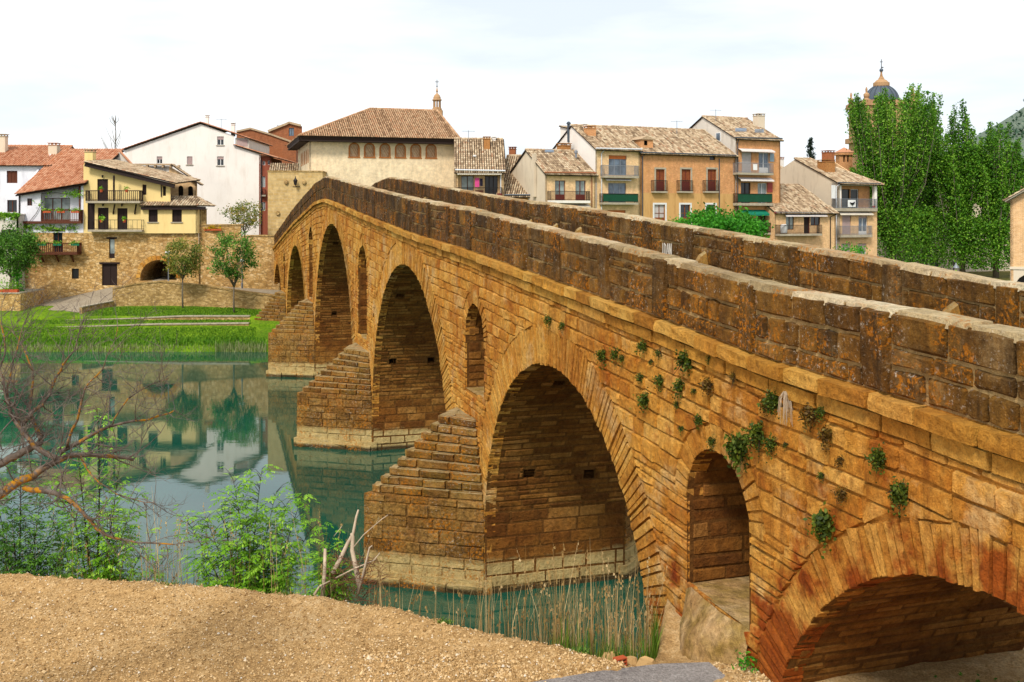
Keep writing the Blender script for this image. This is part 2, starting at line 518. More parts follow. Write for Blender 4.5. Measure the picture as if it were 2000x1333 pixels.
def brick_mat(name, a, b, mortar, bw=0.28, bh=0.075, patch=None, amt=0.5):
    m = M(name, 0.92, 0.15)
    o = m.obj()
    sx = m.n('ShaderNodeSeparateXYZ'); m.l(o, sx.inputs[0])
    cb = m.n('ShaderNodeCombineXYZ')
    m.l(m.math('ADD', sx.outputs[0], sx.outputs[1]), cb.inputs[0])
    m.l(sx.outputs[2], cb.inputs[1])
    bt = m.n('ShaderNodeTexBrick')
    bt.inputs['Scale'].default_value = 1.0
    bt.inputs['Brick Width'].default_value = bw
    bt.inputs['Row Height'].default_value = bh
    bt.inputs['Mortar Size'].default_value = bh * 0.12
    bt.inputs['Color1'].default_value = lin(a)
    bt.inputs['Color2'].default_value = lin(b)
    bt.inputs['Mortar'].default_value = lin(mortar)
    m.l(cb.outputs[0], bt.inputs['Vector'])
    w = m.world()
    c = bt.outputs['Color']
    n1 = m.noise(w, 0.5, 6, 0.65)
    c = m.mix(1.0, c, m.ramp(m.noise(w, 3, 5, 0.7), [(0.3, 0.82), (0.7, 1.15)]), 'MULTIPLY')
    c = m.mix(1.0, c, m.ramp(m.noise(m.vec(w, (2, 2, 0.8)), 1.2, 6, 0.7), [(0.3, 0.8), (0.7, 1.1)]), 'MULTIPLY')
    if patch: c = m.mix(m.ramp(n1, [(0.5, 0.0), (0.7, amt)]), c, patch)
    m.bump(m.math('SUBTRACT', m.noise(w, 8, 5), bt.outputs['Fac']), 0.14, 0.02)
    return m.col(c)
m_brick_orange = brick_mat('orange_brick', '#d8965a', '#c8824a', '#dcb48c', patch='#d49a5c')
m_brick_tan = brick_mat('tan_brick', '#f0c48c', '#e0ae76', '#f2d8ae', patch='#ecca98')
m_brick_pale = brick_mat('pale_brick', '#f0d8b0', '#e8cca0', '#f2e2c2', patch='#f4e2be')
m_brick_red = brick_mat('red_brick', '#a05a36', '#8a4a2e', '#a87e5c', patch='#b0683e')
m_brick_dust = brick_mat('dusty_brick', '#ebb884', '#d8a46c', '#ecd0a4', patch='#e4c08e')

def rubble_mat(name, stops, mortar='#8a7048', sc=2.6):
    m = M(name, 0.95, 0.15)
    o = m.obj()
    sx = m.n('ShaderNodeSeparateXYZ'); m.l(o, sx.inputs[0])
    cb = m.n('ShaderNodeCombineXYZ')
    m.l(m.math('ADD', sx.outputs[0], sx.outputs[1]), cb.inputs[0])
    m.l(m.math('MULTIPLY', sx.outputs[2], 2.0), cb.inputs[1])
    ed = m.voro(cb.outputs[0], sc, 'DISTANCE_TO_EDGE')
    cc = m.voro(cb.outputs[0], sc, 'F1', 'Color')
    sc2 = m.n('ShaderNodeSeparateColor'); m.l(cc, sc2.inputs[0])
    w = m.world()
    t = m.math('ADD', m.math('MULTIPLY', sc2.outputs[0], 0.6), m.math('MULTIPLY', m.noise(w, 0.6, 5), 0.4))
    c = m.ramp(t, stops)
    c = m.mix(m.ramp(ed, [(0.02, 0.7), (0.1, 0.0)]), c, mortar)
    c = m.mix(1.0, c, m.ramp(m.noise(w, 4, 5, 0.7), [(0.3, 0.68), (0.7, 1.15)]), 'MULTIPLY')
    c = m.mix(m.ramp(m.noise(m.vec(w, (1, 1, 0.3)), 0.5, 5), [(0.52, 0.0), (0.75, 0.5)]), c, m.mix(1.0, c, '#9a7040', 'MULTIPLY'))
    m.bump(m.math('ADD', m.ramp(ed, [(0.0, 0.0), (0.12, 1.0)]), m.math('MULTIPLY', m.noise(w, 6, 5), 0.6)), 0.3, 0.06)
    return m.col(c)
m_rubble = rubble_mat('rubble_stone', [(0.15, '#a8824a'), (0.4, '#c89e60'), (0.65, '#dab478'), (0.9, '#e6c896')])
m_rubble_dark = rubble_mat('weathered_rubble_stone', [(0.15, '#947646'), (0.45, '#b8965e'), (0.75, '#d0ae76'), (0.95, '#b8a482')], sc=3.2)
m_ashlar = brick_mat('tower_ashlar', '#d2b47c', '#bc9a60', '#c4a878', 0.6, 0.32, patch='#c8ac78', amt=0.4)

def tile_mat(name, stops, blotch='#4c3c2a', amt=0.5):
    m = M(name, 0.9, 0.15)
    w = m.world()
    t = m.math('ADD', m.math('MULTIPLY', m.attr(), 0.85), m.math('MULTIPLY', m.noise(w, 2.5, 5, 0.7), 0.15))
    c = m.ramp(t, stops)
    c = m.mix(m.ramp(m.noise(w, 3.5, 5, 0.7), [(0.5, 0.0), (0.66, amt)]), c, blotch)
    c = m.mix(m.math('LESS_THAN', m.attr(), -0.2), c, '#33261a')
    m.bump(m.noise(w, 12, 4), 0.3, 0.03)
    return m.col(c)
m_tile_old = tile_mat('old_roof_tile', [(0.05, '#75604a'), (0.28, '#9c8468'), (0.5, '#b89e7e'), (0.75, '#d4c0a0'), (0.95, '#a67a5a')], amt=0.35)
m_tile_pink = tile_mat('pink_roof_tile', [(0.1, '#a86a4a'), (0.4, '#c28664'), (0.7, '#d09c7a'), (0.9, '#b8744e')], '#7c4c34', 0.3)
m_tile_palace = tile_mat('palace_roof_tile', [(0.05, '#846448'), (0.35, '#a88462'), (0.6, '#c4a27e'), (0.9, '#b48460')], '#6a5038', 0.3)
m_eave = plain('dark_eave_wood', '#2a1c14', 0.8)
m_wood_dark = plain('dark_brown_wood', '#26150f', 0.7)
m_wood_brown = plain('brown_wood', '#5c2f1a', 0.7)
m_wood_red = plain('red_brown_wood', '#6e2a1c', 0.6)
m_iron = plain('dark_iron', '#241e1c', 0.6, 0.4, 0.3)
m_steel = plain('grey_steel', '#8c9096', 0.5, 0.5, 0.6)
m_gutter = plain('dark_gutter', '#4a525a', 0.5, 0.4, 0.3)
m_gutter_white = plain('white_gutter', '#d4d6da', 0.5, 0.4)
m_pipe_brown = plain('copper_pipe', '#a0603a', 0.5, 0.4)
m_white_paint = plain('white_paint', '#e4e2de', 0.5, 0.4)
m_concrete = plain('concrete', '#b0a48e', 0.9, 0.2, 0, 0.25)
m_blind = plain('grey_blind', '#c0b6b0', 0.7)
m_blind_pink = plain('faded_pink_blind', '#b49a94', 0.7)
m_blind_orange = plain('orange_blind', '#c0682c', 0.7)
m_shutter_red = plain('red_shutter', '#9a4038', 0.7)
m_shutter_blue = plain('blue_grey_shutter', '#8fa0ac', 0.6)
m_green_net = plain('green_net', '#1c6a48', 0.8)
m_green_awn = plain('green_awning_cloth', '#10785c', 0.8)
m_awn = plain('cream_awning_cloth', '#d8ccb8', 0.85)
m_awn_pale = plain('striped_awning_cloth', '#e0d4cc', 0.85)
m_old_door = plain('old_panel_door', '#8c4c2c', 0.8, 0.2, 0, 0.4, 6)
m_pink_cloth = plain('pink_cloth', '#d8508c', 0.9)
m_navy_cloth = plain('dark_cloth', '#241c2c', 0.9)
m_white_cloth = plain('white_cloth', '#e8e6e2', 0.9)
m_black = plain('black_ink', '#101010', 0.9)
m_terracotta = plain('terracotta', '#b4522c', 0.8)
m_brick_chim = plain('chimney_brick', '#b07a46', 0.9, 0.2, 0, 0.3, 5)
m_slate = plain('dome_slate', '#4a5560', 0.45, 0.5, 0.0, 0.2)
m_church = plaster('church_stone', '#b8926a', '#8a6440', 0.6)
m_pigment = plain('white_paint_marks', '#cfc8bc', 0.9)

def glass_mat(name, c, rough=0.08):
    m = M(name, rough, 0.6)
    return m.col(m.mix(1.0, c, m.ramp(m.noise(m.world(), 1.1, 2), [(0.35, 0.5), (0.65, 1.3)]), 'MULTIPLY'))
m_glass = glass_mat('window_glass', '#20262a')
m_glass_curtain = glass_mat('curtained_glass', '#8a948e')
m_glass_blue = glass_mat('blue_grey_glass', '#5c6a78')
m_dark_in = glass_mat('dark_interior_glass', '#0e0c0c', 0.3)
# ------------------------------------------------------------------ the bridge
BX, DX, DY = 9.014, -0.3022, 0.9533            # near face: starts at (BX, 0), runs along (DX, DY)
BW = 4.6                                        # width over both parapets
bridge = thing('stone_bridge', 'long humpbacked golden stone bridge of round arches and stepped cutwaters over the green river',
               'bridge', (BX, 0, 0), math.atan2(DY, DX))
BM = Matrix.Translation((BX, 0, 0)) @ Matrix.Rotation(math.atan2(DY, DX), 4, 'Z')
BMI = BM.inverted()

def on_bridge(px, py, y=0.0):
    """(s, z) where the sight line of a photo pixel meets the bridge-parallel plane at local y"""
    o = BMI @ cam.location
    d = BMI.to_3x3() @ Vector(((px - CX) / F, 1, (HY - py) / F))
    k = (y - o.y) / d.y
    q = o + d * k
    return q.x, q.z

def S(Y): return Y / DY

ARCH = [(S(11.4), 2.5, 4.73, 0.7), (S(25.4), 1.85, 5.9, 1.0), (S(42.5), 1.66, 7.78, 1.05),
        (S(64.0), 2.1, 8.85, 1.0), (S(85.3), 0.95, 8.0, 0.95), (S(102.6), 2.3, 4.3, 0.8)]
WIN = [(S(17.45), 1.075, 4.85, 7.48, 0.45), (S(32.15), 1.1, 5.9, 8.7, 0.42), (S(52.75), 1.4, 5.2, 9.92, 0.42),
       (S(74.9), 1.3, 5.4, 10.6, 0.4), (S(95.4), 1.0, 4.6, 7.9, 0.4)]
S0, S1 = 1.0, S(110.0)
prof = [on_bridge(x, y) for x, y in [(2000, 655), (1745, 605), (1500, 560), (1300, 505), (1100, 455), (900, 405), (800, 387),
                                     (700, 362), (660, 350), (635, 345), (617, 356), (600, 375), (575, 404), (560, 425), (532, 465)]]
prof = [(0.0, 10.1)] + prof + [(S1 + 3, prof[-1][1] - 0.15)]
PS = np.array([p[0] for p in prof]); PZ = np.array([p[1] for p in prof])
def ptop(s): return float(np.interp(s, PS, PZ))
def hpar(s): return float(np.interp(s, [0, 14, 40, 70, 120], [1.08, 1.1, 1.36, 1.42, 1.2]))
def pbot(s): return ptop(s) - hpar(s)
CH = 0.5
def ztop(s): return pbot(s) - CH
def ground_at(s): return 2.6 if 15.5 < s < 21.2 else -1.0

def arch_z(s, extra=0.0):
    """height of the opening above s (None: solid)"""
    for sc, zc, r, ring in ARCH:
        if abs(s - sc) < r + extra:
            return zc + math.sqrt(max((r + extra) ** 2 - (s - sc) ** 2, 0))
    return None
def blocked(s, z):
    for sc, zc, r, ring in ARCH:
        if z < zc:
            if abs(s - sc) < r + ring * 0.98: return True
        elif (s - sc) ** 2 + (z - zc) ** 2 < (r + ring * 0.98) ** 2: return True
    for sc, hw, z0, z1, ring in WIN:
        zc = z1 - hw
        if z < z0 - 0.05: continue
        if z < zc:
            if abs(s - sc) < hw: return True
        elif (s - sc) ** 2 + (z - zc) ** 2 < (hw + ring) ** 2: return True
    return False

class Stones:
    def __init__(s): s.r = []
    def add(s, mapf, q, proud=0.05, joint=0.015, tone=None, back=-0.05, bev=0.035, jit=0.014, fine=1, rough=1.0):
        tone = U(0, 1) if tone is None else tone
        (a0, b0), (a1, b1), (a2, b2), (a3, b3) = q
        L = max(math.hypot(a1 - a0, b1 - b0), 0.02)
        H = max(math.hypot(a3 - a0, b3 - b0), 0.02)
        ju, jv = min(joint / L, 0.3), min(joint / H, 0.3)
        eu, ev = min((joint + bev) / L, 0.42), min((joint + bev) / H, 0.42)
        us = [ju, eu] + [eu + (1 - 2 * eu) * k / fine for k in range(1, fine)] + [1 - eu, 1 - ju]
        vs = [jv, ev, 1 - ev, 1 - jv]
        if fine > 1: vs = [jv, ev, 0.5, 1 - ev, 1 - jv]
        nu, nv = len(us), len(vs)
        verts, tilt, tv = [], U(-0.3, 0.3) * proud * rough, U(-0.3, 0.3) * proud * rough
        for j, v in enumerate(vs):
            for i, u in enumerate(us):
                edge = i in (0, nu - 1) or j in (0, nv - 1)
                a = (a0 * (1 - u) + a1 * u) * (1 - v) + (a3 * (1 - u) + a2 * u) * v + U(-jit, jit)
                b = (b0 * (1 - u) + b1 * u) * (1 - v) + (b3 * (1 - u) + b2 * u) * v + U(-jit, jit)
                h = back if edge else proud + tilt * (2 * u - 1) + tv * (2 * v - 1) + U(-0.22, 0.22) * proud * (1.4 if fine > 1 else 1) * rough
                verts.append(mapf(a, b, h))
        faces = [(j * nu + i, j * nu + i + 1, (j + 1) * nu + i + 1, (j + 1) * nu + i) for j in range(nv - 1) for i in range(nu - 1)]
        # how large it shows in the photograph
        ca, cb = (a0 + a2) / 2, (b0 + b2) / 2
        p = BM @ Vector(mapf(ca, cb, proud)); p0 = BM @ Vector(mapf(ca, cb, proud - 0.1))
        vis = 0.0
        if p.y > 1 and (p - p0).dot(cam.location - p) > 0:
            px, py = CX + F * p.x / p.y, HY + F * (HC - p.z) / p.y
            if -10 < px < 2010 and -10 < py < 1343:
                dv = (cam.location - p)
                vis = L * H * ((p - p0) / 0.1).dot(dv) / dv.length ** 3
        s.r.append((vis, verts, faces, tone))
        return s
    def finish(s, name, stuff, mat, limit=300):
        s.r.sort(key=lambda x: -x[0])
        for vis, v, f, t in s.r[:limit]:
            c = Vector((sum(q[0] for q in v), sum(q[1] for q in v), sum(q[2] for q in v))) / len(v)
            b = MB()
            b.add([(q[0] - c.x, q[1] - c.y, q[2] - c.z) for q in v], f, t)
            o = b.build(name, mat, bridge)
            o.location = c
        rest = s.r[limit:]
        if rest:
            b = MB()
            for vis, v, f, t in rest: b.add(v, f, t)
            b.build(stuff, mat, bridge, kind='stuff')

# --- core: the mortar face, far face, deck, all with the real openings
br_s = sorted(set([S0, S1] + [round(x, 3) for sc, zc, r, g in ARCH for x in [sc + r * math.cos(math.pi * k / 40) for k in range(41)]] +
                  [round(sc + hw * math.cos(math.pi * k / 12), 3) for sc, hw, a, b_, g in WIN for k in range(13)] +
                  list(np.arange(S0, S1, 0.8))))
br_s = [x for x in br_s if S0 <= x <= S1]
core = MB()
def spans(sa, sb):
    m = (sa + sb) / 2
    t = (pbot(sa), pbot(sb))
    for sc, zc, r, g in ARCH:
        if abs(m - sc) < r:
            f = lambda s: zc + math.sqrt(max(r * r - (s - sc) ** 2, 0))
            return [((f(sa), f(sb)), t)]
    for sc, hw, z0, z1, g in WIN:
        if abs(m - sc) < hw:
            f = lambda s: z1 - hw + math.sqrt(max(hw * hw - (s - sc) ** 2, 0))
            return [((-1.2, -1.2), (z0, z0)), ((f(sa), f(sb)), t)]
    return [((-1.2, -1.2), t)]
for y in (-0.03, -BW + 0.03):
    for sa, sb in zip(br_s[:-1], br_s[1:]):
        for (l0, l1), (h0, h1) in spans(sa, sb):
            core.quad((sa, y, l0), (sb, y, l1), (sb, y, h1), (sa, y, h0), 0.5)
core.quad((S0, 0, -1), (S0, -BW, -1), (S0, -BW, pbot(S0)), (S0, 0, pbot(S0)))
core.quad((S1, 0, -1), (S1, -BW, -1), (S1, -BW, pbot(S1)), (S1, 0, pbot(S1)))
core.build('wall_core', m_mortar, bridge)
deck = MB()
ps = list(np.arange(S0, S1 + 0.4, 0.6))
for sa, sb in zip(ps[:-1], ps[1:]):
    deck.quad((sa, -0.02, pbot(sa) + 0.12), (sb, -0.02, pbot(sb) + 0.12), (sb, -BW + 0.02, pbot(sb) + 0.12), (sa, -BW + 0.02, pbot(sa) + 0.12))
deck.build('deck', m_street, bridge)

# --- vault linings
vault_core, vs_ = MB(), Stones()
holes_px = {1: [(1033, 926), (1150, 927), (1091, 748)], 2: [(767, 708), (843, 704), (781, 578)], 3: [(653, 613), (656, 476)], 4: [(585, 592)]}
def vault(sc, zc, r, zfloor, holes=(), full=True, rowh=(0.14, 0.24), big=True):
    def pos(a, w, h):
        if a < 0: return (sc + r - h, -w, zc + a)
        th = a / r
        if th > math.pi: return (sc - r + h, -w, zc - (a - math.pi * r))
        return (sc + (r - h) * math.cos(th), -w, zc + (r - h) * math.sin(th))
    amax = math.pi * r
    hs = []
    for px, py in holes:
        best = (1e9, 0, 0)
        for a in np.arange(zfloor - zc, amax * 0.5, 0.06):
            for w in np.arange(0.3, BW - 0.2, 0.06):
                p = BM @ Vector(pos(a, w, 0))
                d = (CX + F * p.x / p.y - px) ** 2 + (HY + F * (HC - p.z) / p.y - py) ** 2
                if d < best[0]: best = (d, a, w)
        hs.append((best[1], best[2]))
    A = [zfloor - zc] + list(np.arange(zfloor - zc + 0.3, amax, 0.3 if r > 3 else 0.2)) + [amax, amax + zc - zfloor]
    Wb = [0.0, BW]
    for a, w in hs:
        A += [a - 0.16, a + 0.16]; Wb += [w - 0.18, w + 0.18]
    A, Wb = sorted(set(A)), sorted(set(Wb))
    for a0, a1 in zip(A[:-1], A[1:]):
        for w0, w1 in zip(Wb[:-1], Wb[1:]):
            am, wm = (a0 + a1) / 2, (w0 + w1) / 2
            if any(abs(am - a) < 0.15 and abs(wm - w) < 0.17 for a, w in hs):
                o = [pos(a0, w0, 0), pos(a0, w1, 0), pos(a1, w1, 0), pos(a1, w0, 0)]
                i = [pos(a0, w0, -0.5), pos(a0, w1, -0.5), pos(a1, w1, -0.5), pos(a1, w0, -0.5)]
                for k in range(4): vault_core.quad(o[k], o[(k + 1) % 4], i[(k + 1) % 4], i[k])
                vault_core.quad(*i)
            else:
                vault_core.quad(pos(a0, w0, 0), pos(a0, w1, 0), pos(a1, w1, 0), pos(a1, w0, 0))
    a = zfloor - zc
    lim = amax + zc - zfloor if full else amax * 0.62
    while a < lim:
        low = big and zc + a < 2.3 and a < 0.6
        h = U(0.33, 0.42) if low else U(*rowh)
        w = 0.03 - U(0, 0.5)
        while w < BW:
            L = U(0.7, 1.3) if low else U(0.4, 1.3)
            w0, w1 = max(w, 0.03 if low else 0.1), min(w + L, BW - 0.02)
            w += L
            if w1 - w0 < 0.12: continue
            if any(a - 0.13 < ha < a + h + 0.13 and w0 - 0.15 < hw_ < w1 + 0.15 for ha, hw_ in hs):
                for q0, q1 in ((w0, min([x for _, x in hs if a - .13 < _ < a + h + .13] + [9]) - 0.18), (max([x for _, x in hs if a - .13 < _ < a + h + .13 and w0 - .15 < x < w1 + .15] + [0]) + 0.18, w1)):
                    if q1 - q0 > 0.12 and not any(a - 0.13 < ha < a + h + 0.13 and q0 - 0.1 < hw_ < q1 + 0.1 for ha, hw_ in hs):
                        vs_.add(pos, [(a, q0), (a, q1), (a + h, q1), (a + h, q0)], U(0.02, 0.05))
                continue
            vs_.add(pos, [(a, w0), (a, w1), (a + h, w1), (a + h, w0)], U(0.01, 0.022) if low else U(0.0, 0.036), 0.005, U(0.1, 1))
        a += h
for i, (sc, zc, r, g) in enumerate(ARCH):
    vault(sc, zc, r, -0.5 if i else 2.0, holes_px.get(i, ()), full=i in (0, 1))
for sc, hw, z0, z1, g in WIN:
    vault(sc, z1 - hw, hw, z0, full=False, rowh=(0.2, 0.34), big=False)
    nf = MB(); nf.quad((sc - hw, 0.0, z0), (sc + hw, 0.0, z0), (sc + hw, -BW, z0), (sc - hw, -BW, z0)); nf.build('niche_sill', m_ledge, bridge)
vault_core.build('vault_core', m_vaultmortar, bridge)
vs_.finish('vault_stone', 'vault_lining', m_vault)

# --- voussoirs
vo = Stones()
def ring(sc, zc, r, g, t0, t1, width):
    th = t0
    def pos(a, b, h): return (sc + b * math.cos(a / r), h, zc + b * math.sin(a / r))
    while th < t1:
        d = U(*width) / r
        gi, go = r - U(0.0, 0.035), r + g * U(0.92, 1.05)
        vo.add(pos, [(th * r, gi), ((th + d) * r, gi + U(-.02, .02)), ((th + d) * r, go), (th * r, go + U(-.04, .04))],
               U(0.0, 0.034), 0.002, None, -0.32, 0.018, 0.01, 2 if g > 0.5 else 1)
        th += d
for i, (sc, zc, r, g) in enumerate(ARCH):
    ring(sc, zc, r, g, -0.0 if i else 0.25, math.pi, (0.1, 0.21))
    # springers below the centre line
    for sgn in (1, -1):
        z = zc
        while z > -0.4 and i in (1, 2):
            h = U(0.26, 0.4)
            x0, x1 = sc + sgn * (r - 0.02), sc + sgn * (r + g * U(0.8, 1.1))
            vo.add(lambda a, b, hh: (a, hh, b), [(x0, z - h), (x1, z - h), (x1, z), (x0, z)], U(0.03, 0.07), 0.012, None, -0.2)
            z -= h
for sc, hw, z0, z1, g in WIN:
    ring(sc, z1 - hw, hw, g, 0.0, math.pi, (0.12, 0.22))
vo.finish('voussoir', 'voussoir_ring', m_vous)

# --- facing courses
fs = Stones()
def fpos(a, b, h): return (a, h, b)
v = -0.05
while v < 1.0:
    dv = U(0.026, 0.04) if (v > 0.74 or v < 0.12) else U(0.013, 0.022) if U(0, 1) < 0.8 else U(0.022, 0.032)
    v1 = min(v + dv, 1.0)
    if v1 > 0.985: v1 = 1.0
    vm = (v + v1) / 2
    smp = np.arange(S0, S1, 0.08)
    ok = [not blocked(s, vm * ztop(s)) for s in smp]
    runs, st = [], None
    for s, k in zip(list(smp) + [S1], ok + [False]):
        if k and st is None: st = s
        if not k and st is not None:
            runs.append((st, s)); st = None
    def edge_at(s, vv, sgn):
        """slide the run's end to where the ring lies at this height"""
        z = vv * ztop(s)
        for k in range(26):
            t = s + sgn * 0.04 * k
            if blocked(t, vv * ztop(t)): return t - sgn * 0.04 if k else None
        return s + sgn * 1.0
    def solve_end(s, vv, sgn):
        if s <= S0 + 0.1 or s >= S1 - 0.1: return s
        if blocked(s, vv * ztop(s)):
            for k in range(40):
                t = s - sgn * 0.04 * k
                if not blocked(t, vv * ztop(t)): return t
            return s
        for k in range(40):
            t = s + sgn * 0.04 * k
            if blocked(t, vv * ztop(t)): return t
        return s
    for ra, rb in runs:
        if rb - ra < 0.12: continue
        s = ra
        near = ra < 40
        while s < rb - 0.02:
            L = U(0.4, 1.0) if (v > 0.74 or s < 22) else U(0.2, 0.6)
            e = s + L
            if rb - e < 0.25: e = rb
            a0 = solve_end(s, v, -1) if s == ra else s
            a1 = solve_end(s, v1, -1) if s == ra else s
            b0 = solve_end(e, v, 1) if e == rb else e
            b1 = solve_end(e, v1, 1) if e == rb else e
            if v * ztop(s) > ground_at(s) - 0.4:
                w = U(-0.012, 0.012)
                fs.add(fpos, [(a0, v * ztop(a0) + w), (b0, v * ztop(b0) + w), (b1, v1 * ztop(b1)), (a1, v1 * ztop(a1))],
                       U(0.0, 0.036), U(0.003, 0.011), None, -0.045, 0.028, 0.016, 2 if e < 32 else 1)
            s = e
    v = v1
fs.finish('stone', 'stone_facing', m_face)

# --- cornice courses
cs = Stones()
for z0, z1, pr in ((-0.26, 0.0, 0.17), (-0.52, -0.26, 0.06)):
    for yy, sg in ((0, 1),):
        s = S0
        while s < S1:
            L = U(0.7, 1.5)
            e = min(s + L, S1)
            cs.add(fpos, [(s, pbot(s) + z0), (e, pbot(e) + z0), (e, pbot(e) + z1), (s, pbot(s) + z1)], pr + U(-0.025, 0.025), 0.006, None, -0.08, 0.02, 0.012, 2, 0.3)
            s = e
cs.finish('cornice_stone', 'cornice_run', m_corn)

# --- parapets
pc, pst = MB(), Stones()
PT = 0.42
for y0, y1 in ((-0.03, -PT + 0.03), (-BW + PT - 0.03, -BW + 0.03)):
    for sa, sb in zip(ps[:-1], ps[1:]):
        q = [(sa, y0, pbot(sa)), (sb, y0, pbot(sb)), (sb, y0, ptop(sb) - .03), (sa, y0, ptop(sa) - .03)]
        r_ = [(sa, y1, pbot(sa)), (sb, y1, pbot(sb)), (sb, y1, ptop(sb) - .03), (sa, y1, ptop(sa) - .03)]
        pc.quad(*q); pc.quad(*r_); pc.quad(q[3], q[2], r_[2], r_[3])
pc.build('parapet_core', m_parmortar, bridge)
def parapet(yy, sg, seed, zlow=0.0):
    st = random.Random(seed)
    V = lambda a, b: st.uniform(a, b)
    pos = lambda a, b, h: (a, yy + sg * h, pbot(a) + b * hpar(a))       # b in fractions of the parapet height
    posm = lambda a, b, h: (a, yy + sg * h, pbot(a) + b)
    s = S0
    while s < S1:
        H = hpar(s)
        if s < 40:
            w = V(0.4, 0.62)                                   # an upright slab
            pst.add(posm, [(s, 0), (s + w, 0), (s + w, H - .02), (s, H - .02)], V(0.03, 0.07), 0.014, V(0, 0.5), -0.04, 0.03, 0.012, 2)
            s += w
            run = V(1.9, 2.9)
            rows = [0] + sorted([V(0.24, 0.34), V(0.54, 0.66)] + ([V(0.78, 0.86)] if V(0, 1) < 0.25 else [])) + [0.98]
            for r0, r1 in zip(rows[:-1], rows[1:]):
                x = s
                while x < s + run - 0.05:
                    L = V(0.3, 0.8) if r1 < 0.9 else V(0.6, 1.2)
                    e = min(x + L, s + run)
                    if s + run - e < 0.18: e = s + run
                    pst.add(posm, [(x, r0 * H), (e, r0 * H), (e, r1 * H), (x, r1 * H)], V(0.01, 0.05), V(0.014, 0.028), None, -0.035, 0.03, 0.016, 2)
                    x = e
            s += run
        else:
            run = V(4, 6)
            for r0, r1 in ((0, 0.47), (0.47, 0.98)):
                x = s
                while x < s + run - 0.05:
                    e = min(x + V(0.35, 0.75), s + run)
                    if s + run - e < 0.2: e = s + run
                    pst.add(posm, [(x, r0 * H), (e, r0 * H), (e, r1 * H), (x, r1 * H)], V(0.01, 0.06), 0.014, V(0, 0.8), -0.04, 0.03, 0.016, 1)
                    x = e
            s += run
parapet(0.0, 1, 3)
parapet(-BW + PT, 1, 5)
parapet(-PT, -1, 8)
parapet(-BW, -1, 9)
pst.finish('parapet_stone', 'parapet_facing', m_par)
cp = Stones()
for yc in (-PT / 2, -BW + PT / 2):
    s = S0
    while s < S1:
        e = min(s + U(0.7, 1.5), S1)
        hw = PT / 2 + 0.015
        up = U(-0.008, 0.012)
        cp.add(lambda a, b, h: (a, yc + b, ptop(a) - 0.05 + up + h), [(s, hw), (e, hw), (e, -hw), (s, -hw)], 0.045 + U(0, 0.015), 0.004, None, -0.06, 0.04, 0.01, 3, 0.4)
        s = e
cp.finish('coping_stone', 'coping_run', m_cop)

# --- guard stones leaning on the inside of the far parapet
for px, py in [(831, 384), (864, 392), (909, 404), (959, 414), (1037, 438), (1087, 447), (1133, 457), (1375, 497), (1862, 612)]:
    s, z = on_bridge(px, py, -BW + PT + 0.05)
    zb = pbot(s) + 0.12
    b = MB()
    w = 0.2
    prof_ = [(0.0, 0.62), (0.16, 0.52), (0.42, 0.12), (0.48, 0.0)]
    vv, ff = [], []
    for k in range(5):
        t = -1 + 2 * k / 4
        sc_ = math.sqrt(max(1 - t * t, 0.02))
        for yy, zz in [(0, 0)] + prof_[::-1]:
            vv.append((s + w * t, -BW + PT + 0.03 + yy * (0.5 + 0.5 * sc_), zb - 0.06 + zz * (0.35 + 0.65 * sc_)))
    for k in range(4):
        for j in range(4): ff.append((k * 5 + j, k * 5 + j + 1, k * 5 + j + 6, k * 5 + j + 5))
    b.add(vv, ff, 0.75)
    b.build('guard_stone', m_step, bridge, smooth=True)

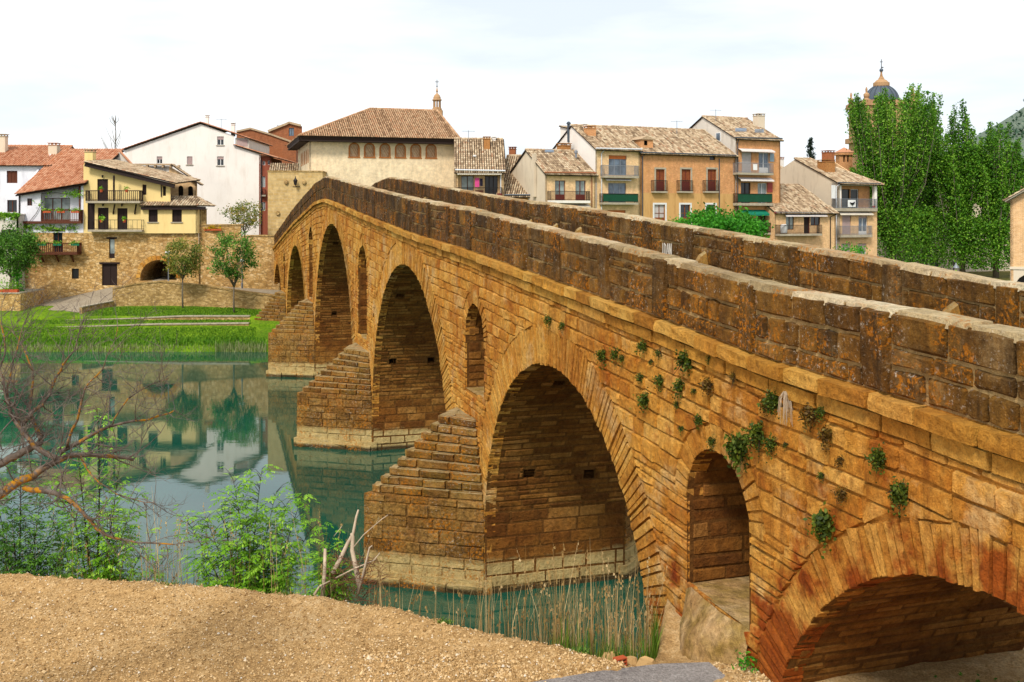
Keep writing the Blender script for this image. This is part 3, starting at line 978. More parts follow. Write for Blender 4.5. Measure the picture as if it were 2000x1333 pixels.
# --- cutwaters
cst, sst = Stones(), Stones()
def cutwater(sa, sb, tip, t, zv, zt, n, sg=1, y0=0.0, blocks=True):
    """sg=1 upstream (towards the viewer's side), -1 downstream"""
    ck, core_step = MB(), MB()
    Y = lambda y: y0 + sg * y
    poly = [(sa, Y(-0.05)), (tip, Y(t)), (sb, Y(-0.05))]
    ck.slab(poly if sg > 0 else poly[::-1], -1.0, zv)
    pl = [(sa - 0.1, Y(-0.2)), (sa - 0.1, Y(0.05)), (tip, Y(t + 0.16)), (sb + 0.1, Y(0.05)), (sb + 0.1, Y(-0.2))]
    ck.slab(pl if sg > 0 else pl[::-1], -1.0, 0.42)
    levels = []
    z = -0.45
    while z < zv - 0.1:
        h = U(0.3, 0.44)
        if zv - (z + h) < 0.15: h = zv - z
        levels.append((z, z + h, t, False)); z += h
    for k in range(n):
        f = 1 - (k + 1) / (n + 0.9)
        z0 = zv + (zt - zv) * k / n
        levels.append((z0, zv + (zt - zv) * (k + 1) / n, t * (0.2 + 0.8 * f), True))
    sa_, sb_, ks = sa, sb, 0
    for z0, z1, tt, step in levels:
        if step:
            ks += 1; sa, sb = sa_ + 0.1 * ks, sb_ - 0.1 * ks
            pp = [(sa, Y(-0.05)), (tip + (0.5 * (sa + sb) - tip) * (1 - tt / t), Y(tt)), (sb, Y(-0.05))]
            core_step.slab(pp if sg > 0 else pp[::-1], z0 - 0.02, z1 - 0.015)
        tp = tip + (0.5 * (sa + sb) - tip) * (1 - tt / t)
        for A, B in (((sa, 0.0), (tp, tt)), ((tp, tt), (sb, 0.0))):
            d = Vector((B[0] - A[0], B[1] - A[1])); L = d.length; d /= L
            nrm = Vector((-d.y, d.x))
            if sg > 0 and nrm.y < 0: nrm = -nrm
            if sg < 0 and nrm.y < 0: nrm = -nrm
            mp_ = lambda a, b, h: (A[0] + d.x * a + nrm.x * h, Y(A[1] + d.y * a + nrm.y * h), b)
            base = z1 <= 0.45 and not step
            x = -U(0, 0.3) if not step else 0
            while x < L - 0.02:
                w = U(0.5, 1.1) if not base else U(0.9, 1.6)
                e = min(x + w, L)
                if L - e < 0.25: e = L
                if step:
                    sst.add(mp_, [(max(x, 0), z0), (e, z0), (e, z1 + U(-.01, .02)), (max(x, 0), z1 + U(-.01, .02))], U(0.03, 0.09), 0.008, None, -0.3, 0.03, 0.012, 2, 0.4)
                else:
                    cst.add(mp_, [(max(x, 0), z0), (e, z0), (e, z1), (max(x, 0), z1)], U(0.012, 0.045) + (0.14 if base else 0), 0.01, None, -0.05, 0.025, 0.01, 2)
                x = e
    o = ck.build('cutwater', m_cut, bridge)
    core_step.build('steps', m_step, o)
PIER = [(i, ARCH[i][0] + ARCH[i][2], ARCH[i + 1][0] - ARCH[i + 1][2]) for i in range(5)]
spec = {1: (0.0, 3.32, 2.8, 5.1, 9), 2: (-0.75, 3.39, 2.66, 4.7, 8), 3: (-1.2, 3.1, 3.1, 5.2, 8), 4: (-0.9, 3.0, 1.75, 4.3, 9)}
for i, sa, sb in PIER:
    if i in spec:
        o, t, zv, zt, n = spec[i]
        cutwater(sa, sb, (sa + sb) / 2 + o, t, zv, zt, n)
        cutwater(sa, sb, (sa + sb) / 2, 2.4, 2.6, 3.6, 4, -1, -BW)
        # low plinth along the pier flanks
        for q, sg in ((sa, -1), (sb, 1)):
            pk = MB(); pk.box(min(q, q + sg * -0.1), max(q, q + sg * -0.1), -BW, 0.0, -1, 0.42)
            pk.build('plinth', m_cut, bridge)
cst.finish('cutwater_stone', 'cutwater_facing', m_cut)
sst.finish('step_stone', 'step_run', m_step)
# broken foot of the land pier, under its relieving arch
sc, hw, z0, z1, g = WIN[0]
random.seed(77)
for k in range(14):
    f = U(0, 1)
    x, y, z = sc + U(-.2, 1) * hw, .55 + (1 - f) * U(.0, .55), 3.0 + f * .75
    lp = MB()
    a, d, e = U(.14, .3), U(.12, .24), U(.1, .18)
    rot = U(-.5, .5)
    vv = []
    for (px_, py_, pz_) in [(-1, -1, -1), (1, -1, -1), (1, 1, -1), (-1, 1, -1), (-1, -1, 1), (1, -1, 1), (1, 1, 1), (-1, 1, 1)]:
        q = Vector((px_ * a * U(.7, 1), py_ * d * U(.7, 1), pz_ * e * U(.7, 1)))
        q.rotate(Matrix.Rotation(rot, 3, 'Z')); vv.append(tuple(q))
    lp.add(vv, BOXF, U(0, 1))
    o = lp.build('foot_rubble', m_step, bridge); o.location = (x, y, z)
fb_ = MB(); N_ = 9
for j in range(N_):
    for i in range(N_):
        u, t = -1 + 2 * i / (N_ - 1), j / (N_ - 1)
        k = 0.35 + 0.65 * t
        w = 0.13 * mnoise.noise(Vector((u * 2.1, t * 3.3, 5.5))) + 0.05 * mnoise.noise(Vector((u * 7, t * 9, 1)))
        bulge = (1 - abs(u) ** 3)
        fb_.v.append((sc + hw * u * (1.0 - .06 * t), -0.12 + (0.2 + 0.75 * t ** .8) * (0.35 + .65 * bulge) + w * (0.4 + t), 4.85 - 2.3 * t ** 1.35 + w * 1.1 * min(1, t * 4)))
        fb_.t.append(U(.2, .9))
for j in range(N_ - 1):
    for i in range(N_ - 1): fb_.f.append((j * N_ + i, j * N_ + i + 1, (j + 1) * N_ + i + 1, (j + 1) * N_ + i)); fb_.mi.append(0)
fb_.build('broken_pier_foot', m_ledge, bridge, smooth=True)

# --- white painted letters on the inside of the far parapet
yg = -BW + PT + 0.09
s_a, zc_ = on_bridge(1292, 489, yg)
s_b, _ = on_bridge(1314, 491, yg)
gm = MB()
wl = (s_a - s_b) / 4.3
strokes = {'I': [((.5, 0), (.5, 1))], 'D': [((.1, 0), (.1, 1)), ((.1, 1), (.7, .8)), ((.7, .8), (.7, .2)), ((.7, .2), (.1, 0))],
           'A': [((0, 0), (.4, 1)), ((.4, 1), (.85, 0)), ((.2, .35), (.65, .35))], 'N': [((.05, 0), (.05, 1)), ((.05, 1), (.75, 0)), ((.75, 0), (.75, 1))]}
for i, ch in enumerate('IDAN'):
    for (x0, y0_), (x1, y1_) in strokes[ch]:
        gm.bar((s_a - (i + x0) * wl, yg, zc_ - 0.16 + y0_ * 0.36), (s_a - (i + x1) * wl, yg, zc_ - 0.16 + y1_ * 0.36), 0.022, h=0.012)
gm.build('painted_letters', m_pigment, bridge)
# ------------------------------------------------------------------ ground and water
def grid_mesh(name, xs, ys, zf, mat, keep=None):
    xs, ys = np.asarray(xs), np.asarray(ys)
    v = [(float(x), float(y), float(zf(x, y))) for y in ys for x in xs]
    nx = len(xs)
    f = [(j * nx + i, j * nx + i + 1, (j + 1) * nx + i + 1, (j + 1) * nx + i) for j in range(len(ys) - 1) for i in range(nx - 1)
         if keep is None or keep(xs[i], ys[j])]
    b = MB(); b.add(v, f)
    return b.build(name, mat, smooth=True)

wm = MB()
wm.quad((-700, 12, 0), (700, 12, 0), (700, 100, 0), (-700, 100, 0))
water = struct(wm.build('water', m_water), 'calm green river reflecting the houses and the pale sky', 'river')

EDGE = [(-60, 21.5), (-14, 21.0), (-10.3, 20.6), (-8, 20.3), (-6.2, 20.0), (-4.1, 19.5), (-2.9, 19.1), (-1.9, 18.6), (-0.9, 18.0), (0, 17.5), (0.9, 17.05),
        (1.67, 16.75), (2.3, 16.9), (2.75, 18.6), (3.1, 20.2), (9, 21.9), (60, 36)]
EXs, EYs = zip(*EDGE)
def edge_y(x): return float(np.interp(x, EXs, EYs))
def nz3(x, y, sc, seed=0): return mnoise.noise(Vector((x * sc, y * sc, seed)))
def near_z(x, y):
    d = y - edge_y(x)
    base = 4.22 + 0.12 * max(0.0, min(1, (x - 1) / 4)) - 0.35 * math.exp(-((x - 2.6) ** 2 + (y - 17.6) ** 2) / 1.2)
    if d > 0: z = base - min(0.92 * d, 5.5) - 0.12 * (1 - math.exp(-d * 6))
    else: z = base + 0.10 * math.exp(-((d + 0.25) / 0.35) ** 2) * (1 if x < 1.8 else 0.3)
    k = 1.0 if d < 0.4 else 0.5
    path = 0.15 if in_path(x, y) else 1.0
    return z + path * k * (0.05 * nz3(x, y, 1.6, 3) + 0.035 * nz3(x, y, 5, 9) + 0.028 * nz3(x, y, 13, 4))
PATH = [G(1040, 1340, 4.2), G(1180, 1317, 4.2), G(1290, 1304, 4.2), G(1385, 1301, 4.2), G(1440, 1340, 4.25)]
def in_path(x, y):
    p = [(q.x, q.y) for q in PATH]
    c = False
    for i in range(len(p)):
        (x0, y0), (x1, y1) = p[i], p[i - 1]
        if (y0 > y) != (y1 > y) and x < (x1 - x0) * (y - y0) / (y1 - y0) + x0: c = not c
    return c
fx = sorted(set(list(np.arange(-60, -11, 1.5)) + list(np.arange(-11, 4.6, 0.07)) + list(np.arange(4.6, 14, 0.4)) + list(np.arange(14, 60, 3))))
fy = sorted(set(list(np.arange(-60, 14, 4)) + list(np.arange(14, 21.5, 0.07)) + list(np.arange(21.5, 28, 0.4))))
near = struct(grid_mesh('ground', fx, fy, near_z, m_dirt), 'bare brown dirt bank in front of the river', 'ground')
pv = MB()
pz = 4.262
pv.slab([(q.x, q.y) for q in PATH][::-1], pz - 0.25, pz)
struct(pv.build('path', m_asphalt), 'worn grey asphalt path ending at the foot of the bridge', 'path')

# far bank, left of the bridge: street, terraces and lawn ; right of it: plain bank
def bridge_x(y): return BX + DX * y / DY
XS = [-200, -52, -49, -45, -41, -36.7, -33, -20, 0, 400]
ZS = [1.6, 1.75, 2.3, 3.2, 4.1, 4.75, 4.3, 3.3, 3.0, 3.0]
def street_z(x): return float(np.interp(x, XS, ZS))
def far_z(x, y):
    if x < bridge_x(y) + 2:
        if y < 91.6: z = float(np.interp(y, [80, 85.0, 86.2, 88.0, 91.6], [-2.5, -0.9, 0.18, 0.75, 1.5]))
        elif y < 94.0: z = float(np.interp(y, [91.6, 94.0], [1.68, 1.86]))
        elif y < 99.5: z = float(np.interp(y, [94.0, 99.5], [2.12, 2.62]))
        else: z = 2.6
    else:
        z = float(np.interp(y, [80, 84, 88, 94], [-2, -0.5, 2.0, 3.6]))
    return z + 0.05 * nz3(x, y, 0.7) + (0.12 * nz3(x, y, 0.35, 5) if y < 87.5 else 0)
gx = sorted(set(list(np.arange(-200, -62, 8)) + list(np.arange(-62, -18, 0.6)) + list(np.arange(-18, 60, 3)) + list(np.arange(60, 400, 20))))
gy = sorted(set(list(np.arange(80, 100, 0.35)) + [91.59, 91.61, 93.99, 94.01] + [102, 106, 110]))
lawn = struct(grid_mesh('lawn', gx, gy, far_z, m_grass), 'bright green terraced lawn on the far bank below the houses', 'lawn')
bm = MB()
bm.quad((-900, 105.5, 3.0), (900, 105.5, 3.0), (2500, 3000, 3.0), (-2500, 3000, 3.0))
struct(bm.build('terrain', m_ground), 'ground under the town reaching to the horizon', 'ground')
# street ramp up to the passage
rm = MB()
RX = [-75, -52.0, -49, -45, -41, -36.7, -33, -27]
FX_ = [-75, -52, -40.2, -38.9, -34.5, -27, -22]
RX = sorted(set(RX + FX_ + [-42.5, -39.6]))
f0 = lambda x: float(np.interp(x, FX_, [94.2, 94.3, 94.7, 99.8, 100.8, 99.6, 97.5]))
fz = lambda x: float(np.interp(x, FX_, [1.62, 1.72, 1.98, 3.2, 4.2, 3.4, 2.8]))
for x0, x1 in zip(RX[:-1], RX[1:]):
    rm.quad((x0, f0(x0), fz(x0)), (x1, f0(x1), fz(x1)), (x1, 104.9, street_z(x1)), (x0, 104.9, street_z(x0)))
    rm.quad((x0, 104.9, street_z(x0)), (x1, 104.9, street_z(x1)), (x1, 112, street_z(x1) + .3), (x0, 112, street_z(x0) + .3))
    rm.quad((x0, f0(x0), fz(x0) - 2.5), (x1, f0(x1), fz(x1) - 2.5), (x1, f0(x1), fz(x1)), (x0, f0(x0), fz(x0)))
struct(rm.build('street', m_street), 'pale paved ramp climbing to the arched passage', 'street')
# ------------------------------------------------------------------ house builder (local frame: x along the facade, y into the house, z up)
class House:
    def __init__(s, name, label, pxl, Yl, pxr, Yr, zb, cat='house', group=None):
        s.A = Vector(((pxl - CX) / F * Yl, Yl)); s.B = Vector(((pxr - CX) / F * Yr, Yr))
        s.U = (s.B - s.A).normalized(); s.N = Vector((-s.U.y, s.U.x))
        s.W = (s.B - s.A).length
        s.zb = zb
        s.root = thing(name, label, cat, (s.A.x, s.A.y, zb), math.atan2(s.U.y, s.U.x), group)
        s.holes = []
    def uz(s, px, py, d=0.0):
        q = (px - CX) / F
        A = s.A + s.N * d
        Y = (A.x * s.U.y - A.y * s.U.x) / (q * s.U.y - s.U.x)
        u = (Vector((q * Y, Y)) - A).dot(s.U)
        return u, HC - (py - HY) / F * Y - s.zb
    def side(s, px, py, u=0.0):
        """(depth, z) on the plane x = u"""
        q = (px - CX) / F
        A = s.A + s.U * u
        Y = (A.x * s.N.y - A.y * s.N.x) / (q * s.N.y - s.N.x)
        return (Vector((q * Y, Y)) - A).dot(s.N), HC - (py - HY) / F * Y - s.zb
    def rect(s, px0, py0, px1, py1, d=0.0):
        u0, z1 = s.uz(px0, py0, d); u1, z0 = s.uz(px1, py1, d)
        _, z1b = s.uz(px1, py0, d); _, z0b = s.uz(px0, py1, d)
        return u0, u1, (z0 + z0b) / 2, (z1 + z1b) / 2
    def front(s, u0, u1, z0, top, mat, name='wall', y=0.0, deep=0.24, label=None):
        """front wall with its openings; top: list of (u, z)"""
        if not isinstance(top, list): top = [(u0, top), (u1, top)]
        tx, tz = [p[0] for p in top], [p[1] for p in top]
        T = lambda u: float(np.interp(u, tx, tz))
        hs = [h for h in s.holes if h[5] == y and h[1] > u0 and h[0] < u1 and h[3] > z0 and h[2] < max(tz)]
        us = sorted(set([u0, u1] + [u for u in tx if u0 < u < u1] + [u for h in hs for u in h[:2] if u0 < u < u1]))
        zs = sorted(set([z0] + [z for h in hs for z in h[2:4] if z0 < z < max(tz)]))
        b = MB()
        for a, c in zip(us[:-1], us[1:]):
            ta, tc = T(a), T(c)
            lv = [z for z in zs if z < min(ta, tc) - 1e-6]
            for i, z in enumerate(lv):
                last = i == len(lv) - 1
                zt = lv[i + 1] if not last else None
                um, zm = (a + c) / 2, (z + (zt if zt else min(ta, tc))) / 2
                if any(h[0] < um < h[1] and h[2] < zm < h[3] for h in hs): 
                    if last: pass
                    else: continue
                    if any(h[0] < um < h[1] and h[2] < zm < h[3] and h[3] >= min(ta, tc) - 0.02 for h in hs): continue
                b.quad((a, y, z), (c, y, z), (c, y, tc if last else zt), (a, y, ta if last else zt))
        for h in hs:
            a, c, p, q = max(h[0], u0), min(h[1], u1), max(h[2], z0), min(h[3], max(tz))
            yd = y + h[4]
            b.quad((a, y, p), (a, yd, p), (a, yd, q), (a, y, q)); b.quad((c, y, p), (c, yd, p), (c, yd, q), (c, y, q))
            b.quad((a, y, p), (c, y, p), (c, yd, p), (a, yd, p)); b.quad((a, y, q), (c, y, q), (c, yd, q), (a, yd, q))
            if h[6]:
                r = (c - a) / 2; zc = q - r; m = (a + c) / 2
                for k in range(8):
                    t0, t1 = math.pi * k / 8, math.pi * (k + 1) / 8
                    x0, x1 = m + r * math.cos(t0), m + r * math.cos(t1)
                    v0, v1 = zc + r * math.sin(t0), zc + r * math.sin(t1)
                    b.quad((x0, y, v0), (x1, y, v1), (x1, y, q), (x0, y, q))
                    b.quad((x0, y, v0), (x1, y, v1), (x1, yd, v1), (x0, yd, v0))
        o = b.build(name, mat, s.root)
        if label: o['label'] = label
        return o
    def side_wall(s, u, poly, mat, name='gable_wall', th=0.2, label=None):
        """poly: (depth, z) outline on the plane x = u, thickness into the house"""
        b = MB(); n = len(poly)
        sg = 1 if u < s.W / 2 else -1
        v = [(u, d, z) for d, z in poly] + [(u + sg * th, d, z) for d, z in poly]
        b.add(v, [tuple(range(n)), tuple(range(2 * n - 1, n - 1, -1))] + [(i, i + n, (i + 1) % n + n, (i + 1) % n) for i in range(n)])
        o = b.build(name, mat, s.root)
        if label: o['label'] = label
        return o
    def hole(s, px0, py0, px1, py1, deep=0.2, y=0.0, arch=False):
        u0, u1, z0, z1 = s.rect(px0, py0, px1, py1, y)
        s.holes.append((u0, u1, z0, z1, deep, y, arch))
        return u0, u1, z0, z1
    def window(s, px0, py0, px1, py1, fm=None, pm=None, n=2, tr=False, name='window', sill=None, lintel=None, surround=None, deep=0.2, y=0.0, panel=0.0, blind=None, arch=False, label=None, fw=0.06):
        fm = fm or m_wood_brown; pm = pm or m_glass
        u0, u1, z0, z1 = s.hole(px0, py0, px1, py1, deep, y, arch)
        yd = y + deep
        f = MB()
        e = 0.004
        f.box(u0 + e, u0 + fw, yd - 0.08, yd, z0 + e, z1 - e); f.box(u1 - fw, u1 - e, yd - 0.08, yd, z0 + e, z1 - e)
        f.box(u0 + fw, u1 - fw, yd - 0.079, yd, z1 - fw, z1 - e); f.box(u0 + fw, u1 - fw, yd - 0.079, yd, z0 + e, z0 + fw)
        for k in range(1, n):
            m = u0 + (u1 - u0) * k / n
            f.box(m - fw * 0.7, m + fw * 0.7, yd - 0.075, yd, z0 + fw, z1 - fw)
        if tr:
            zz = z0 + (z1 - z0) * (tr if isinstance(tr, float) else 0.55)
            f.box(u0 + fw, u1 - fw, yd - 0.07, yd, zz - 0.03, zz + 0.03)
        if panel: f.box(u0 + fw, u1 - fw, yd - 0.06, yd, z0 + fw, z0 + (z1 - z0) * panel)
        o = f.build(name, fm, s.root)
        if label: o['label'] = label
        p = MB(); p.box(u0 + e, u1 - e, yd - 0.03, yd - 0.005, z0 + e, z1 - e)
        p.build('pane', pm, o)
        if blind:
            frac, bmat = blind
            q = MB()
            zb_ = z1 - (z1 - z0) * frac
            k = max(2, int((z1 - zb_) / 0.12))
            for i in range(k):
                a, c = zb_ + (z1 - zb_) * i / k, zb_ + (z1 - zb_) * (i + 1) / k
                q.box(u0 + fw, u1 - fw, yd - 0.11 - 0.01 * (i % 2), yd - 0.081, a, c - 0.012)
            q.build('blind', bmat, o)
        if sill:
            q = MB(); q.box(u0 - 0.12, u1 + 0.12, y - 0.1, y + 0.06, z0 - 0.1, z0 + 0.002); q.build('sill', sill, o)
        if lintel:
            q = MB(); q.box(u0 - 0.25, u1 + 0.25, y - 0.06, y + 0.1, z1 - 0.002, z1 + 0.18); q.build('lintel', lintel, o)
        if surround:
            q = MB(); w = 0.2
            q.box(u0 - w, u0 - 0.002, y - 0.035, y + 0.05, z0, z1 + w); q.box(u1 + 0.002, u1 + w, y - 0.035, y + 0.05, z0, z1 + w)
            q.box(u0 - 0.002, u1 + 0.002, y - 0.033, y + 0.05, z1 + 0.002, z1 + w)
            q.build('surround', surround, o)
        return o
    def box(s, name, mat, px0, py0, px1, py1, d0, d1, parent=None, d=None):
        """box whose front face fills the photo rectangle, between depths d0 and d1"""
        u0, u1, z0, z1 = s.rect(px0, py0, px1, py1, d0 if d is None else d)
        b = MB(); b.box(u0, u1, d0, d1, z0, z1)
        return b.build(name, mat, parent or s.root)
    def balcony(s, px0, px1, yr, ys, yb, rail=None, slab=None, depth=0.9, net=None, y=0.0, step=0.13, w=0.028, wood=False, brackets=0):
        rail = rail or m_iron; slab = slab or m_concrete
        u0, u1, z0, z1 = s.rect(px0, ys, px1, yb, y - depth)
        _, _, _, zr = s.rect(px0, yr, px1, ys, y - depth)
        b = MB(); b.box(u0, u1, y - depth, y - 0.002, z0, z1)
        o = b.build('balcony', slab, s.root)
        r = MB()
        w2 = w * 1.5
        yf = y - depth + 0.04
        for (a, c) in (((u0 + .03, yf), (u1 - .03, yf)), ((u0 + .03, yf), (u0 + .03, y - .01)), ((u1 - .03, yf), (u1 - .03, y - .01))):
            for zz, ww in ((zr, w2 * 1.2), (z1 + 0.1, w2)):
                r.bar((a[0], a[1], zz), (c[0], c[1], zz), ww)
            L = math.hypot(c[0] - a[0], c[1] - a[1]); n = max(2, int(L / step))
            for k in range(n + 1):
                t = k / n
                x, yy = a[0] + (c[0] - a[0]) * t, a[1] + (c[1] - a[1]) * t
                r.bar((x, yy, z1), (x, yy, zr), w if k not in (0, n) else w2)
        r.build('railing', rail, o, kind='stuff')
        if net:
            q = MB(); q.box(u0 + .05, u1 - .05, yf + 0.03, yf + 0.045, z1 + 0.12, zr - 0.03)
            q.build('net', net, o)
        if brackets:
            q = MB()
            for k in range(brackets):
                x = u0 + (u1 - u0) * (k + 0.5) / brackets
                q.bar((x, y - 0.02, z0 - 0.75), (x, y - depth * 0.75, z0 - 0.03), 0.12)
            q.build('bracket', rail, o, kind='stuff')
        return o
    def awning(s, px0, py0, px1, py1, mat, depth=0.5, y=0.0):
        u0, u1, z0, z1 = s.rect(px0, py0, px1, py1, y - depth * 0.7)
        b = MB()
        n = max(6, int((u1 - u0) / 0.22))
        ya, yb_ = y - 0.06, y - depth
        zm = z0 + (z1 - z0) * 0.35
        for k in range(n):
            a, c = u0 + (u1 - u0) * k / n, u0 + (u1 - u0) * (k + 1) / n
            m = (a + c) / 2
            b.quad((a, ya, z1), (c, ya, z1), (c, yb_, zm), (a, yb_, zm))
            b.add([(a, yb_, zm), (c, yb_, zm), (c, yb_ - .01, z0 + .05), (m, yb_ - .01, z0), (a, yb_ - .01, z0 + .05)], [(0, 1, 2, 3, 4)])
        return b.build('awning', mat, s.root)
    def gutter(s, px0, py0, px1, py1, mat, d=-0.45):
        a, za = s.uz(px0, py0, d); c, zc = s.uz(px1, py1, d)
        b = MB(); b.tube([(a, d, za), (c, d, zc)], 0.08, 8)
        return b.build('gutter', mat, s.root)
    def pipe(s, px, py0, py1, mat, top=None, d=-0.08):
        u, z0 = s.uz(px, py0, d); _, z1 = s.uz(px, py1, d)
        pts = [(u, d, z1), (u, d, z0)]
        if top is not None: pts += [(top, -0.4, z0 + 0.35)]
        b = MB(); b.tube(pts, 0.055, 7)
        return b.build('downpipe', mat, s.root)
    def chimney(s, px0, py0, px1, py1, d, mat, cap=None, pots=False, deep=None, sub=None):
        u0, u1, z0, z1 = s.rect(px0, py0, px1, py1, d)
        w = deep or (u1 - u0)
        b = MB(); b.box(u0, u1, d, d + w, z0 - 0.3, z1 - 0.22)
        o = b.build('chimney', mat, s.root)
        q = MB()
        q.box(u0 - 0.06, u1 + 0.06, d - 0.06, d + w + 0.06, z1 - 0.3, z1 - 0.24)
        for x in (u0 + 0.06, (u0 + u1) / 2, u1 - 0.06):
            for yy in (d + 0.06, d + w - 0.06): q.box(x - 0.05, x + 0.05, yy - 0.05, yy + 0.05, z1 - 0.24, z1 - 0.06)
        q.box(u0 - 0.1, u1 + 0.1, d - 0.1, d + w + 0.1, z1 - 0.06, z1)
        q.build('chimney_cap', cap or mat, o)
        return o

def tile_roof(root, poly, tiles, slab=None, pitch=0.26, tl=0.42, name='roof', ridge=None, wob=0.012, th=0.1, twist=False):
    """poly: local points, first edge is the eave; a slab with rows of barrel tiles laid on it"""
    p = [Vector(q) for q in poly]
    ex = (p[1] - p[0]).normalized()
    nrm = ex.cross(p[2] - p[1]).normalized()
    if nrm.z < 0: nrm = -nrm
    vy = nrm.cross(ex).normalized()
    if vy.z < 0: vy = -vy
    xy = [((q - p[0]).dot(ex), (q - p[0]).dot(vy)) for q in p]
    b = MB(); n = len(p)
    dn = 0.14 if twist else 0.0
    v = [tuple(q - nrm * dn) for q in p] + [tuple(q - nrm * (th + dn)) for q in p]
    b.add(v, [tuple(range(n)), tuple(range(2 * n - 1, n - 1, -1))] + [(i, (i + 1) % n, (i + 1) % n + n, i + n) for i in range(n)])
    o = b.build(name, slab or m_eave, root)
    t = MB()
    r = pitch * 0.40
    xs = [q[0] for q in xy]
    x = min(xs) + pitch * 0.3
    at = lambda a, c, h: tuple(p[0] + ex * a + vy * c + nrm * h)
    if twist:                                # a warped roof: rows run from eave to ridge across the four corners
        Wd, Ht = (p[1] - p[0]).length, ((p[3] - p[0]).length + (p[2] - p[1]).length) / 2
        xy = [(0, 0), (Wd, 0), (Wd, Ht), (0, Ht)]
        def at(a, c, h):
            s_, t_ = a / Wd, c / Ht
            return tuple((p[0] * (1 - s_) + p[1] * s_) * (1 - t_) + (p[3] * (1 - s_) + p[2] * s_) * t_ + nrm * h)
        xs = [0, Wd]
    chan = MB()
    while x < max(xs):
        hits = []
        for i in range(n):
            (x0, y0), (x1, y1) = xy[i], xy[(i + 1) % n]
            if (x0 - x) * (x1 - x) < 0: hits.append(y0 + (y1 - y0) * (x - x0) / (x1 - x0))
        if len(hits) >= 2:
            lo, hi = min(hits) - 0.06, max(hits)
            # channel tiles between the covers
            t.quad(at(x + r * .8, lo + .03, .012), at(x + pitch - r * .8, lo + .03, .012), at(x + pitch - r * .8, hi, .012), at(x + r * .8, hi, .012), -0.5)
            c = lo
            col_t = U(0.25, 0.75)
            while c < hi - 0.05:
                e = min(c + tl, hi)
                dx, dh = U(-wob, wob), U(0, wob)
                tn = min(1, max(0, col_t + U(-.38, .38)))
                k = 0.9
                vv = []
                for cc, rr, hh in ((c, r, 0.035 + dh), (e + 0.02, r * k, dh)):
                    for (ca, sa) in ((-1, 0), (-.55, .8), (.55, .8), (1, 0)): vv.append(at(x + dx + ca * rr, cc, hh + sa * rr * 0.9))
                t.add(vv, [(0, 1, 5, 4), (1, 2, 6, 5), (2, 3, 7, 6), (0, 3, 2, 1)], tn)
                c = e
        x += pitch
    for line in (ridge or []):
        a, c = Vector(line[0]), Vector(line[1])
        L = (c - a).length; k = max(1, int(L / 0.4))
        for i in range(k):
            q0, q1 = a + (c - a) * i / k, a + (c - a) * ((i + 1.05) / k)
            t.tube([q0 + Vector((0, 0, .03)), q1 + Vector((0, 0, .05))], [0.12, 0.14], 6, U(0.2, 1))
    t.build('roof_tiles', tiles, o, kind='stuff')
    return o

def gable_house(h, zbot, py_eave, ridge_d, ridge_z, wall, left=None, right=None, tiles=None, over=0.45, back=None, ov_l=0.15, ov_r=0.15, wall_u=None, eave_z=None, back_slope=True):
    """front wall is made by the caller after its openings; this makes side walls and the two roof slopes"""
    ze = eave_z if eave_z is not None else h.uz(h._px, py_eave)[1]
    dd = back or ridge_d * 2
    slope = (ridge_z - ze) / ridge_d
    zb_ = ridge_z - slope * (dd - ridge_d)
    poly = [(0.0, zbot), (0.0, ze - 0.1), (ridge_d, ridge_z - 0.1), (dd, zb_ - 0.1), (dd, zbot)]
    h.side_wall(0.0, poly, left or wall)
    h.side_wall(h.W, poly, right or wall)
    o = over
    tile_roof(h.root, [(-ov_l, -o, ze - slope * o), (h.W + ov_r, -o, ze - slope * o), (h.W + ov_r, ridge_d, ridge_z), (-ov_l, ridge_d, ridge_z)], tiles or m_tile_old,
              ridge=[((-ov_l, ridge_d, ridge_z), (h.W + ov_r, ridge_d, ridge_z))])
    if back_slope:
        tile_roof(h.root, [(h.W + ov_r, dd + o, zb_ - slope * o), (-ov_l, dd + o, zb_ - slope * o), (-ov_l, ridge_d, ridge_z - 0.02), (h.W + ov_r, ridge_d, ridge_z - 0.02)], tiles or m_tile_old, pitch=0.5, tl=1.0)
    return ze
# ------------------------------------------------------------------ the row of houses beyond the bridge, on the right
def rowY(px, y0=114.0, x0=14.25):
    q = (px - CX) / F
    k = (q * y0 - x0) / (2.06 - q)
    return y0 + k
HB = 2.8
ROW = 'riverside houses in the row behind the bridge'

# R1: house beside the palace, laundry on its loggia
h = House('house', 'house with a pink garment hung on its shaded balcony, beside the big pale hall', 890, 112, 984, 112.3, HB)
ze = h.uz(890, 333)[1]
_, zr = h.uz(920, 272, 5.6)
h.window(901, 344, 925, 384, m_wood_brown, m_glass_curtain, 2, y=0.9)
h.window(947, 344, 972, 388, m_wood_dark, m_dark_in, 3, y=0.9)
h.front(0, h.W, 0, ze - 0.15, m_brick_tan, y=0.9)
h.holes = []
h.holes.append((0.25, h.W - 0.3, h.uz(890, 396)[1], h.uz(890, 340)[1], 0.9, 0.0, False))
h.front(0, h.W, 0, ze - 0.1, m_brick_tan, name='front_wall')
gable_house(h, 0, 0, 5.6, zr, m_brick_tan, eave_z=ze)
h.gutter(889, 332, 987, 334, m_gutter_white, -0.5)
h.awning(893, 336, 980, 342, m_awn, 0.5)
h.balcony(890, 981, 367, 388, 391, m_iron, m_concrete, 0.5)
h.pipe(978, 342, 385, m_gutter_white)
h.chimney(945, 267, 957, 300, 3.6, m_brick_chim)
h.chimney(962, 267, 968, 296, 5.2, m_white)
h.box('vent', m_white_paint, 924, 303, 930, 306, 1.9, 2.2, d=1.9)
g = h.box('shelf', m_wood_brown, 928, 372, 944, 382, 0.35, 0.6)
